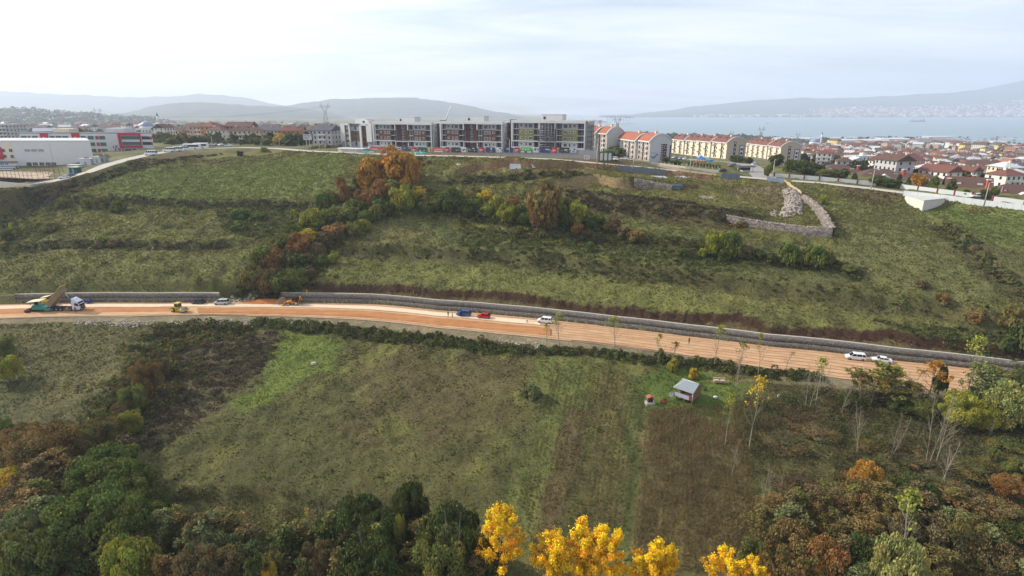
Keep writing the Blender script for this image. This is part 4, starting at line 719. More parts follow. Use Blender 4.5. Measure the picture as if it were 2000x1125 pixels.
def crops(name, P4, rows, seed, jit, hh, dens, pal, keepf):
    a, b, c, d = [gp(*p) for p in P4]; rg = np.random.default_rng(seed); V = []; Cs = []; pts = []
    for i in range(rows):
        u = i / (rows - 1); p0 = a + (b - a) * u; p1 = c + (d - c) * u; L = np.linalg.norm(p1 - p0); m = int(L / dens); s = np.linspace(0, 1, m)[:, None]; q = p0 + (p1 - p0) * s + rg.normal(0, jit, (m, 3)); pts.append(q[rg.random(m) < (.95 if i % 4 else .5)])
    q = np.vstack(pts); q = q[(fbm(q[:, 0] / 2.5, q[:, 1] / 2.5, 3, 5) > keepf) | (rg.random(len(q)) < .2)]; Z = H(q[:, 0], q[:, 1]); n = len(q); h = rg.uniform(*hh, n)
    for k in range(5):
        az = rg.uniform(0, 6.28, n); w = .035 if k == 0 else .06; top = np.stack([q[:, 0] + np.cos(az) * (.05 if k == 0 else .28), q[:, 1] + np.sin(az) * (.05 if k == 0 else .28), Z + h * (1 if k == 0 else rg.uniform(.35, .95, n))], 1); bz = Z + (0 if k == 0 else 1) * h * rg.uniform(.2, .6, n)
        V.append(np.stack([np.stack([q[:, 0] - np.sin(az) * w, q[:, 1] + np.cos(az) * w, bz], 1), np.stack([q[:, 0] + np.sin(az) * w, q[:, 1] - np.cos(az) * w, bz + .05], 1), top], 1)); v = rg.uniform(.6, 1.3, n)[:, None]
        Cs.append(np.where(rg.random((n, 1)) < pal[2], A(*pal[0]), A(*pal[1])) * v * .86)
    V = np.concatenate(V).reshape(-1, 3); Cc = np.repeat(np.concatenate(Cs), 3, 0); tag(link(name, np_mesh(name, V, np.arange(len(V)).reshape(-1, 3), leafv, Cc)), kind='stuff')
crops('dry_corn_rows', [(1268, 800), (1440, 795), (1232, 1120), (1500, 1120)], 24, 8, .13, (.7, 1.5), .13, ((118, 114, 66), (142, 118, 84), .22), .30)
crops('stubble_rows', [(1075, 715), (1262, 735), (1000, 1040), (1215, 1040)], 22, 9, .12, (.2, .5), .22, ((100, 112, 58), (124, 104, 70), .5), .42)

# ================================================================ BUILDINGS
def C3(*c): return tuple(A(*c))
M_white = mat('white_render', C3(214, 214, 214), .8, noise=.05, nscale=.4)
M_grey = mat('grey_render', C3(150, 152, 160), .85, noise=.06, nscale=.5)
M_lgrey = mat('light_grey_render', C3(196, 198, 200), .85, noise=.06, nscale=.4)
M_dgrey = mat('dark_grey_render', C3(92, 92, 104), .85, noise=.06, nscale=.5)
M_brown = mat('brown_cladding', C3(98, 70, 60), .8, noise=.12, nscale=2.0, aniso=(1, 1, 6))
M_green = mat('yellow_green_board', C3(128, 126, 84), .85, noise=.10, nscale=1.2)
M_cream = mat('cream_render', C3(226, 214, 190), .8, noise=.05, nscale=.4)
M_beige = mat('beige_render', C3(186, 172, 156), .85, noise=.05, nscale=.4)
M_glass = mat('window_glass', C3(34, 40, 50), .12, spec=.6)
M_dark = mat('dark_opening', C3(46, 44, 50), .9)
M_red = mat('red_panel', C3(190, 44, 60), .6, noise=.05)
M_darkblue = mat('dark_blue_panel', C3(48, 46, 72), .7)
M_maroon = mat('maroon_panel', C3(88, 54, 58), .7)
M_conc = mat('concrete', C3(176, 172, 164), .9, noise=.16, nscale=.8)
M_steel = mat('galvanised_steel', C3(150, 152, 154), .5, .6)
M_rail = mat('metal_railing', C3(120, 122, 128), .5, .5)
M_black = mat('black_rubber', C3(26, 26, 28), .8)
def tile_mat(name, c):
    m = mat(name, c, .85, noise=.2, nscale=1.5); nt = m.node_tree; nd = nt.nodes; t = N(nd, 'ShaderNodeTexCoord'); w = N(nd, 'ShaderNodeTexWave', bands_direction='X', i={'Scale': 1.2, 'Distortion': .4}); nt.links.new(t.outputs['Object'], w.inputs['Vector'])
    bp = N(nd, 'ShaderNodeBump', i={'Strength': .5, 'Distance': .1}); nt.links.new(w.outputs['Fac'], bp.inputs['Height']); nt.links.new(bp.outputs[0], nd['Principled BSDF'].inputs['Normal']); return m
M_tile = tile_mat('orange_roof_tiles', C3(160, 98, 76)); M_tile2 = tile_mat('red_roof_tiles', C3(118, 76, 66)); M_tile3 = tile_mat('brown_roof_tiles', C3(96, 72, 64)); M_slate = tile_mat('dark_roof_sheet', C3(84, 88, 100))
_wc = {}
def window(parent, x, y, z, w, h, face='-y', frame=None, glass=None, name='window'):
    """a window seen from outside; (x,z) centre, y the wall plane; face -y, -x, +x or +y"""
    frame = frame or M_white; glass = glass or M_glass; key = (round(w, 1), round(h, 1), frame.name, glass.name, name)
    if key not in _wc:
        mb = MB(); t = .07; mb.box(-w / 2, -.03, -h / 2, w / 2, .02, h / 2, glass)
        for a in ((-w / 2 - t, -h / 2, -w / 2 + t, h / 2), (w / 2 - t, -h / 2, w / 2 + t, h / 2), (-w / 2 - t, h / 2 - t, w / 2 + t, h / 2 + t), (-w / 2 - t * 1.8, -h / 2 - t, w / 2 + t * 1.8, -h / 2 + t)): mb.box(a[0], -.075, a[1], a[2], .03, a[3], frame)
        if w > 1.0:
            for k in range(1, int(round(w / .9))): xx = -w / 2 + w * k / round(w / .9); mb.box(xx - .04, -.065, -h / 2, xx + .04, .02, h / 2, frame)
        _wc[key] = mb.mesh(name)
    a = {'-y': 0, '+y': math.pi, '-x': -math.pi / 2, '+x': math.pi / 2}[face]
    return link(name, _wc[key], parent, (x, y, z), a)
# ---- unfinished apartment blocks
def loggia(parent, x0, x1, z0, z1, dep, back, rail=M_rail):
    mb = MB(); mb.box(x0, -.12, z0 - .02, x1, dep - .004, z0 + .18, M_lgrey)
    for k in range(int((x1 - x0) / .7) + 1): xx = x0 + .05 + (x1 - x0 - .1) * k / max(1, int((x1 - x0) / .7)); mb.box(xx - .02, -.06, z0 + .18, xx + .02, -.02, z0 + 1.1, rail)
    mb.box(x0 + .02, -.08, z0 + 1.08, x1 - .02, .0, z0 + 1.16, rail); b = mb.build('balcony', parent)
    g = MB(); cx = (x0 + x1) / 2; wd = (x1 - x0) * .33; g.box(cx - wd, dep - .05, z0 + .19, cx + wd, dep - .006, z1 - .45, M_glass); g.box(cx - .05, dep - .09, z0 + .19, cx + .05, dep - .05, z1 - .45, M_white); g.build('balcony_door', b)
def apartment(name, label, pa, pb, zb, mid, top=M_grey, low=M_lgrey, dep=14.0, mirror=False):
    a, b = np.array(pa), np.array(pb); Wd = float(np.hypot(*(b - a)[:2])); rz = math.atan2(b[1] - a[1], b[0] - a[0]); o = thing(name, label, 'apartment building', (a[0], a[1], zb), rz, 'unfinished apartment blocks')
    FH = 3.1; Ht = 4 * FH; pr = 1.4; LD = 1.6
    fx = [0, .012, .10, .315, .385, .40, .60, .615, .69, .90, .985, 1.0]; X_ = [f * Wd for f in fx]
    core = MB(); core.box(0, LD + .02, -5, Wd, dep, Ht, M_lgrey)
    for xa, xb in ((X_[2], X_[3]), (X_[8], X_[9])): core.box(xa, .0, -3, xb, LD + .02, -.02, low)
    for k in range(5): core.box(X_[1], .06, k * FH - .16, X_[4], LD + .018, k * FH, M_lgrey); core.box(X_[7], .06, k * FH - .16, X_[10], LD + .018, k * FH, M_lgrey)
    core.build('wall', o)
    for xa, xb in ((X_[2], X_[3]), (X_[8], X_[9])):
        mb = MB(); mb.box(xa, .02, 3 * FH, xb, LD, 4 * FH - .17, top); mb.build('top_wall', o); mb = MB(); mb.box(xa, .01, FH, xb, LD, 3 * FH, mid); mb.build('cladding', o); mb = MB(); mb.box(xa, .02, -3, xb, LD, FH - .17, low); mb.build('ground_wall', o)
        n = (3, 2, 1)
        for k in range(4):
            z = k * FH + 1.6; Wx = xb - xa
            for f, w, h in ((.18, .9, .9), (.50, .8, 1.5), (.78, 1.7, 1.5)) if xa < Wd / 2 else ((.24, 1.7, 1.5), (.52, .8, 1.5), (.80, .9, .9)):
                window(o, xa + Wx * f, .0 if k in (1, 2) else .01, z + (.2 if h < 1 else 0), w, h, frame=M_white if k != 3 else M_dgrey)
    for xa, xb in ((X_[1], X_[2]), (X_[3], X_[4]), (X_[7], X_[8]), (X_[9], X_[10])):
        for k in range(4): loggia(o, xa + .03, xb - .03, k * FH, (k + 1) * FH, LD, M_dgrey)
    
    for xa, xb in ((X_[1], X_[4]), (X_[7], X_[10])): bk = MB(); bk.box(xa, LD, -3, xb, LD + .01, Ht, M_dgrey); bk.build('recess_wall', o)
    st = MB(); st.box(X_[5], LD * .55, -3, X_[5] + (X_[6] - X_[5]) * .38, LD + .015, Ht - .2, M_maroon if mid is M_brown else M_dgrey); st.box(X_[5] + (X_[6] - X_[5]) * .62, LD * .55, -3, X_[6], LD + .015, Ht - .2, mid if mid is M_brown else M_dgrey); st.box(X_[5] + (X_[6] - X_[5]) * .38, LD * .8, -3, X_[5] + (X_[6] - X_[5]) * .62, LD + .016, Ht, M_dgrey)
    st.box(X_[5], -.6, FH - .35, X_[6], LD * .54, FH + .1, M_lgrey); st.build('stair_bay', o)
    for k in range(4): window(o, (X_[5] + X_[6]) / 2, LD * .8, k * FH + 1.6, 1.6, 1.8, frame=M_white)
    fr = MB(); t = .7
    for z in (FH, 4 * FH): fr.box(X_[0], -.5, z - .14, X_[4] + (.0 if z < 9 else .0), .055, z + (.35 if z < 9 else 0), M_white); fr.box(X_[7], -.5, z - .14, X_[11], .055, z + (.35 if z < 9 else 0), M_white)
    fr.box(0, -.5, 4 * FH + .002, Wd, LD + .3, 4 * FH + pr, M_white)
    for xa in (X_[0], X_[4] - .1, X_[6], X_[10]): fr.box(xa, -.49, FH + .352 if xa in (X_[0], X_[10]) else 3 * FH, xa + (X_[1] + .35 if xa in (X_[0],) else .55), .05, 4 * FH - .142, M_white)
    for xa, xb in ((X_[0], X_[2]), (X_[3], X_[4] + .4), (X_[6], X_[8]), (X_[9], X_[11])): fr.box(xa, -.5, -.5, xb, .05, .16, M_white)
    for xa in (X_[0], X_[4], X_[6], X_[11] - .5): fr.box(xa, -.49, .162, xa + .45, .045, FH - .142, M_white)
    fr.build('frame', o)
    rf = MB(); rf.box(.3, LD + .31, Ht + .002, Wd - .3, dep, Ht + .5, M_conc); rf.box(-.05, LD + .31, Ht + .5, Wd + .05, LD + .6, Ht + pr, M_white); rf.box(.0, dep - .3, Ht + .501, Wd, dep, Ht + pr - .2, M_white); rf.build('roof', o)
    ph = MB(); ph.box(Wd * .38, 4, Ht + .502, Wd * .66, 10, Ht + 4.0, M_white); ph.box(Wd * .375, 3.9, Ht + 4.0, Wd * .665, 10.1, Ht + 4.2, M_lgrey); p = ph.build('roof_house', o); window(p, Wd * .42, 4.0, Ht + 2.4, 1.1, 1.2, frame=M_dgrey)
    for s, f in ((0, '-x'), (Wd, '+x')):
        for k in range(4):
            for yy in (4, 7.5, 11): window(o, s, yy, k * FH + 1.6, .9, 1.5, f)
    return o
AL = np.array(unpD(728, 286, 336)); AR = np.array(unpD(1143, 298, 284)); dAB = AR - AL
def fa(px):   # point on the common front line for a photo column
    k = (px - 1000) / F; 
    # solve X = k*D with D = Y*CP - Z*SP, along AL + s*dAB
    def f(s): q = AL + dAB * s; return q[0] - k * (q[1] * CP - q[2] * SP)
    lo, hi = -1.0, 2.0
    for _ in range(60):
        m_ = (lo + hi) / 2
        if f(lo) * f(m_) <= 0: hi = m_
        else: lo = m_
    return AL + dAB * lo
B1 = apartment('apartment_block', 'grey and brown block with white frames, directly left of the white crane boom', fa(731), fa(845), -20.0, M_brown)
B2 = apartment('apartment_block', 'grey and brown four storey block with white frames, left of the scaffolded one', fa(861), fa(982), -19.3, M_brown)
B3 = apartment('apartment_block', 'block with yellow green insulation boards and scaffolding, rightmost of the unfinished blocks', fa(999), fa(1142), -18.4, M_green)
def connector(pa, pb, zb, lab):
    a, b = fa(pa), fa(pb); Wd = float(np.hypot(*(b - a)[:2])); rz = math.atan2(b[1] - a[1], b[0] - a[0]); o = thing('stair_tower', lab, 'stair tower', (a[0], a[1], zb), rz, 'recessed stair towers'); mb = MB(); mb.box(.2, 5.5, -3, Wd - .2, 13, 12.3, M_brown); mb.build('wall', o)
    r = MB(); r.box(.1, 5.3, 12.3, Wd - .1, 13.1, 12.9, M_dgrey); r.box(Wd * .3, 6, 12.9, Wd * .8, 9, 14.6, M_slate); r.build('roof', o)
    for k in range(4): window(o, Wd * .30, 5.5, k * 3.1 + 1.6, .9, 1.7, frame=M_dgrey); window(o, Wd * .74, 5.5, k * 3.1 + 1.6, .7, 2.0, frame=M_maroon)
connector(845, 861, -19.8, 'dark brown recessed stair tower joining the two brown clad blocks'); connector(982, 999, -19.0, 'dark brown recessed stair tower beside the scaffolded block')
# leftmost block, turned, with tall white fins
def end_block():
    a, b = unpD(668, 285, 350), unpD(728, 285, 338); Wd = float(np.hypot(*(b - a)[:2])); rz = math.atan2(b[1] - a[1], b[0] - a[0]); o = thing('apartment_block', 'narrow leftmost unfinished block with tall white fins and brown panels', 'apartment building', (a[0], a[1], -21), rz, 'unfinished apartment blocks')
    mb = MB(); mb.box(0, 1.0, -2, Wd, 14, 12.6, M_lgrey); mb.box(0, .0, 3.0, Wd * .13, 1, 13.6, M_white); mb.box(0, .4, -2, Wd, 1.0, 2.99, M_grey); mb.build('wall', o)
    for x0, x1, m, z0 in ((.14, .27, M_brown, .2), (.68, .84, M_brown, .2)): q = MB(); q.box(x0 * Wd, .35, z0, x1 * Wd, .398, 12.0, m); q.box(x0 * Wd, .5, 3.0, x1 * Wd, .999, 12.0, m); q.build('cladding', o)
    q = MB(); q.box(.31 * Wd, .45, 3.0, .62 * Wd, .998, 9.2, M_brown); q.box(.31 * Wd, .45, 9.2, .62 * Wd, .998, 11.6, M_grey); q.box(.31 * Wd, .45, 11.6, .62 * Wd, .998, 13.5, M_dgrey); q.build('cladding', o)
    q = MB()
    for x0, x1 in ((.125, .14), (.27, .31), (.62, .68), (.84, 1.0)): q.box(x0 * Wd, -.3, -1 if x0 < .8 else 3.0, x1 * Wd, 1.0, 13.6, M_white)
    q.box(.125 * Wd, -.3, 12.4, .31 * Wd, .99, 13.59, M_white); q.box(.62 * Wd, -.3, 12.4, .9 * Wd, .99, 13.59, M_white); q.box(.85 * Wd, -.2, -2, Wd, 3, .5, M_white); q.build('fin', o)
    for k in range(4):
        window(o, .205 * Wd, .34, k * 3.1 + 1.6, 1.7, 1.7, frame=M_beige, glass=M_beige if k != 3 else M_beige); window(o, .47 * Wd, .44 if k else .39, k * 3.1 + 1.7, 1.3, 2.2, frame=M_dgrey); window(o, .76 * Wd, .34, k * 3.1 + 1.6, 1.6, 1.6, frame=M_maroon)
    for s in range(4):
        for yy in (4, 8, 11.5): window(o, Wd, yy, s * 3.1 + 1.6, 1.4, 1.6, '+x')
    r = MB(); r.box(0, 1.01, 12.6, Wd, 14, 13.3, M_conc); r.box(.3 * Wd, 5, 13.3, .66 * Wd, 11, 16.2, M_white); r.box(.66 * Wd, 4, 13.3, .78 * Wd, 9, 15.6, M_white); r.box(.55 * Wd, 4.9, 13.9, .62 * Wd, 5.0, 15.0, M_dark); r.build('roof', o)
end_block()
# scaffolding
def scaffold(name, lab, o, x0, x1, y, z0, z1, nx, nz, two=1.0):
    s = thing(name, lab, 'scaffolding', o.location, o.rotation_euler[2], 'scaffolding at the unfinished block'); mb = MB(); 
    for i in range(nx + 1):
        x = x0 + (x1 - x0) * i / nx
        for yy in (y, y - two): mb.tube((x, yy, z0), (x, yy, z1), .05, n=4, m=M_steel)
    mb.build('standards', s); mb = MB()
    for k in range(nz + 1):
        z = z0 + .3 + (z1 - z0 - .3) * k / nz; mb.box(x0, y - two, z - .03, x1, y, z + .03, M_conc)
        for yy in (y, y - two): mb.tube((x0, yy, z + 1), (x1, yy, z + 1), .045, n=4, m=M_steel)
    mb.build('platform', s)
_W3 = float(np.hypot(*(fa(1142) - fa(999))[:2]))
scaffold('scaffolding', 'steel scaffolding across the middle bay of the rightmost unfinished block', B3, _W3 * .40, _W3 * .61, -.7, -2, 12.2, 5, 6)
def side_scaffold():
    s = thing('scaffolding', 'tall scaffolding with grey netting on the right end wall', 'scaffolding', B3.location, B3.rotation_euler[2], 'scaffolding at the unfinished block'); mb = MB()
    for i in range(6):
        for xx in (_W3 + .7, _W3 + 1.8): mb.tube((xx, i * 2.8, -2), (xx, i * 2.8, 14.5), .06, n=4, m=M_steel)
    mb.build('standards', s); mb = MB()
    for k in range(7): mb.box(_W3 + .65, 0, k * 2.3 - .5, _W3 + 1.85, 14, k * 2.3 - .42, M_conc)
    mb.build('platform', s); mb = MB()
    for i in range(5): mb.box(_W3 + .5 + (i % 2) * .2, .4 + i * 2.8, 0, _W3 + .56 + (i % 2) * .2, 2.0 + i * 2.8, 13.5, M_conc)
    mb.build('netting', s)
side_scaffold()
# mobile crane boom showing above the roofs
_c0 = unpD(869, 240, 362); _c1 = unpD(881, 206, 362)
cr_ = thing('crane', 'white telescopic crane boom leaning up behind the unfinished blocks', 'crane', (_c0[0] - 6, _c0[1], gz(_c0[0], _c0[1]))); cz = cr_.location
M_boom = mat('white_boom', C3(238, 238, 236), .4)
q = MB(); lv = lambda p: (p[0] - cz.x, p[1] - cz.y, p[2] - cz.z); q.tube((2.2, 0, 2.4), lv(_c0), .75, .7, 4, M_boom); q.tube(lv(_c0), lv(_c1), .52, .42, 4, M_boom); q.build('boom', cr_)
q = MB(); q.box(-3, -1.4, .8, 6, 1.4, 1.8, M_boom); q.box(-1, -1.2, 1.8, 3, 1.2, 3.0, M_boom); q.build('carrier', cr_)
for k in range(4):
    for s in (-1.3, 1.3): q = MB(); q.tube((-2.2 + k * 2.4, s - .2, .55), (-2.2 + k * 2.4, s + .2, .55), .55, n=12, m=M_black); q.build('wheel', cr_)
# ---- houses with the arched roof: gable end faces local -y, long side faces -x
def arch(W_, e, r, n=9, over=.5):  # roof line across the gable, eaves at e, ridge at r
    return [(-over + (W_ + 2 * over) * i / (n - 1), e + (r - e) * (math.sin(math.pi * i / (n - 1)) ** .8)) for i in range(n)]
def corner(px, py, z): return unp(px, py, z)
def slab_house(name, lab, grp, B, A_, Wd, units, wallf, wall_shade, roofm, deco, eave=11.0, ridge=15.0, stagger=1.4, balc='in'):
    """B near corner, A_ far corner of the long side, units = lengths"""
    d = A_ - B; L = float(np.hypot(d[0], d[1])); rz = math.atan2(d[1], d[0]) - math.pi / 2; o = thing(name, lab, 'apartment building', B, rz, grp); y = 0; k_ = L / sum(units)
    slope = (A_[2] - B[2]) / L
    for i, u in enumerate(units):
        u *= k_; y0, y1 = y, y + u - .02; xs = -stagger * (i % 2 if balc == 'out' else 0) + (stagger * i if balc == 'in' else 0); xs = -xs if balc == 'in' else xs; dz = slope * y; y += u
        mb = MB(); pr = [(p[0] + xs, p[1] + dz - .25) for p in arch(Wd, eave, ridge, over=0)]; pr = [(xs, -4 + dz)] + pr + [(Wd + xs, -4 + dz)]; mb.prism(pr, y0, y1, 'y', wall_shade);  # gable and rear walls carry their shade as a duller wall colour
        mb.box(xs - .03, y0 + .02, -3.9 + dz, xs + .3, y1 - .02, eave - .3 + dz, wallf); w = mb.build('wall', o)
        rp = arch(Wd, eave, ridge); mb = MB(); up = [(p[0] + xs, p[1] + dz) for p in rp]; dn = [(p[0] + xs, p[1] + dz - .24) for p in rp]; mb.prism(up + dn[::-1], y0 - .0, y1 - .0, 'y', roofm); 
        mb.add([], []); r = mb.build('roof', o)
        mb = MB(); up2 = [(p[0] + xs, p[1] + dz + .12) for p in rp]; dn2 = [(p[0] + xs, p[1] + dz - .45) for p in rp]; mb.prism(up2 + dn2[::-1], y0 - .35, y0 + .25, 'y', M_white); mb.box(xs - .62, y0 - .3, eave - .62 + dz, xs - .35, y1, eave + .03 + dz, M_white); mb.build('roof_edge', o)
        mb = MB(); cxx = xs + Wd * .42; mb.box(cxx - .6, y0 + u * .25, ridge - 1.6 + dz, cxx + .6, y0 + u * .25 + 1.4, ridge + .9 + dz, wallf); mb.box(cxx - .7, y0 + u * .25 - .1, ridge + .9 + dz, cxx + .7, y0 + u * .25 + 1.5, ridge + 1.1 + dz, M_lgrey); mb.build('chimney', r)
        if balc == 'in':     # narrow towers with recessed balcony strips
            nb = max(1, int(u / 6.5))
            for b in range(nb + 1):
                yc = y0 + u * (b + .5) / (nb + 1); mb = MB(); mb.box(xs - .34, yc + 1.3, -3.9 + dz, xs - .035, yc + 1.8, eave - .35 + dz, M_white); mb.box(xs - .34, yc - 1.8, -3.9 + dz, xs - .035, yc - 1.3, eave - .35 + dz, M_white); mb.build('pilaster', o)
                for f in range(4):
                    g_ = MB(); z = f * 2.75 + dz; g_.box(xs - .06, yc - 1.25, z + .9, xs - .034, yc + 1.25, z + 2.4, M_dark); g_.box(xs - .5, yc - 1.28, z + .0, xs - .036, yc + 1.28, z + .85, M_maroon if b % 2 else M_beige); g_.build('balcony', o)
            for f in range(4):
                for b in range(nb): window(o, xs - .03, y0 + u * (b + 1) / (nb + 1), f * 2.75 + 1.5 + dz, .8, 1.3, '-x', frame=M_beige)
        else:
            for b in range(2):
                yc = y0 + u * (.27 + .46 * b)
                for f in range(4):
                    z = f * 2.75 + dz; window(o, xs - .03, yc - 1.5, z + 1.5, .9, 1.3, '-x', frame=M_dgrey)
                    if f: g_ = MB(); g_.box(xs - 1.25, yc - .3, z - .1, xs - .035, yc + 2.3, z + .08, M_cream); g_.box(xs - 1.25, yc - .3, z + .08, xs - 1.17, yc + 2.3, z + .9, M_cream if (f + b) % 2 else M_rail); g_.box(xs - 1.16, yc - .3, z + .08, xs - .04, yc - .22, z + .9, M_beige); g_.box(xs - 1.16, yc + 2.22, z + .08, xs - .04, yc + 2.3, z + .9, M_beige); bb = g_.build('balcony', o); window(bb, xs - .03, yc + 1.0, z + 1.25, 1.5, 2.1, '-x', frame=M_dgrey, name='balcony_door')
                    else: window(o, xs - .03, yc + 1.0, z + 1.3, 1.4, 1.6, '-x', frame=M_dgrey)
                # dormer
                zz = eave + (ridge - eave) * .62; mb = MB(); mb.box(xs + Wd * .12, yc - .7, zz - 1.2 + dz, xs + Wd * .30, yc + .7, zz + .35 + dz, M_white); mb.prism([(yc - .9, zz + .35 + dz), (yc, zz + .95 + dz), (yc + .9, zz + .35 + dz)], xs + Wd * .10, xs + Wd * .32, 'x', roofm); dm = mb.build('dormer', r); window(dm, xs + Wd * .12, yc, zz - .35 + dz, .9, .8, '-x', frame=M_dgrey)
    xs0 = 0
    if deco == 'maroon':
        mb = MB(); mb.box(Wd * .52, -.10, .3, Wd * .80, -.004, 9.6, M_maroon)
        for k in range(9): mb.box(Wd * .45, -.16, .6 + k * 1.0, Wd * .62, -.101, .9 + k * 1.0, M_white)
        mb.box(Wd * .93, -.1, 0, Wd * .985, -.004, 9.0, M_maroon); mb.build('panel', o)
        for k in range(3): window(o, Wd * .73, -.101, 1.9 + k * 3, 1.3, 1.5, frame=M_white)
        mb = MB(); pts = [(Wd * .06 + Wd * .36 * t, 3.1 + 1.1 * math.sin(t * 6.0 + 2.6) * (.4 + .6 * t)) for t in np.linspace(0, 1, 18)]   # blue wave painted on the gable
        th_ = [.18 + .32 * math.sin(math.pi * t) for t in np.linspace(0, 1, 18)]; mb.prism([(p[0], p[1] + w) for p, w in zip(pts, th_)] + [(p[0], p[1] - w) for p, w in list(zip(pts, th_))[::-1]], -.03, -.003, 'y', mat('blue_wave_paint', C3(78, 118, 160), .7)); mb.build('wave_sign', o)
        mb = MB(); 
        for k in range(11): mb.box(Wd * .08 + k * .32, -.03, 4.75, Wd * .08 + k * .32 + .2, -.003, 5.0 + (.12 if k in (0, 5) else 0), M_dgrey)
        mb.build('lettering', o)
    elif deco == 'blue':
        for x0, x1, z0, z1 in ((.36, .47, -2, 11.8), (.66, .90, -1, 9.6)):
            mb = MB(); mb.box(Wd * x0, -.10, z0, Wd * x1, -.004, z1, M_darkblue); mb.box(Wd * x0 + .5, -.14, z0 + .5, Wd * x1 - .5, -.101, z1 - .5, M_white); mb.build('panel', o)
            for k in range(4):
                zc = k * 2.75 + 1.2
                if z0 + 1 < zc < z1 - .9: window(o, Wd * (x0 + x1) / 2, -.141, zc, .8 if x0 < .5 else 1.5, 1.4, frame=M_dgrey)
        mb = MB(); mb.box(0, -.06, -3, Wd, -.003, .8, M_beige); mb.build('plinth', o)
    return o
RT = 'red roofed apartment houses on the ridge'
slab_house('apartment_house', 'white apartment house with three stepped orange roofs and a painted blue wave', RT, corner(1267, 317, -26.9), corner(1190, 305, -28.3), 12.5, [8, 14, 9], M_cream, M_lgrey, M_tile, 'maroon', 11, 15.2, 1.6, 'in')
slab_house('apartment_house', 'pale apartment house with two orange roofs directly right of the scaffolded block', RT, corner(1184, 299, -24.8), corner(1144, 295, -25.1), 12.5, [9, 12], M_cream, M_lgrey, M_tile, '', 11.5, 15.6, 1.6, 'in')
slab_house('apartment_house', 'long cream apartment house with red dormered roof above the parking', RT, corner(1417, 311.5, -32.2), corner(1313, 300, -33.9), 14.5, [11, 11, 11, 11], M_cream, M_beige, M_tile2, 'blue', 11.2, 15.2, .8, 'out')
slab_house('apartment_house', 'cream apartment house with red dormered roof, farthest right on the ridge', RT, corner(1522, 317, -37.3), corner(1454, 306, -38.2), 15.5, [11, 11, 11], M_cream, M_beige, M_tile2, 'blue', 11.2, 15.6, .8, 'out')
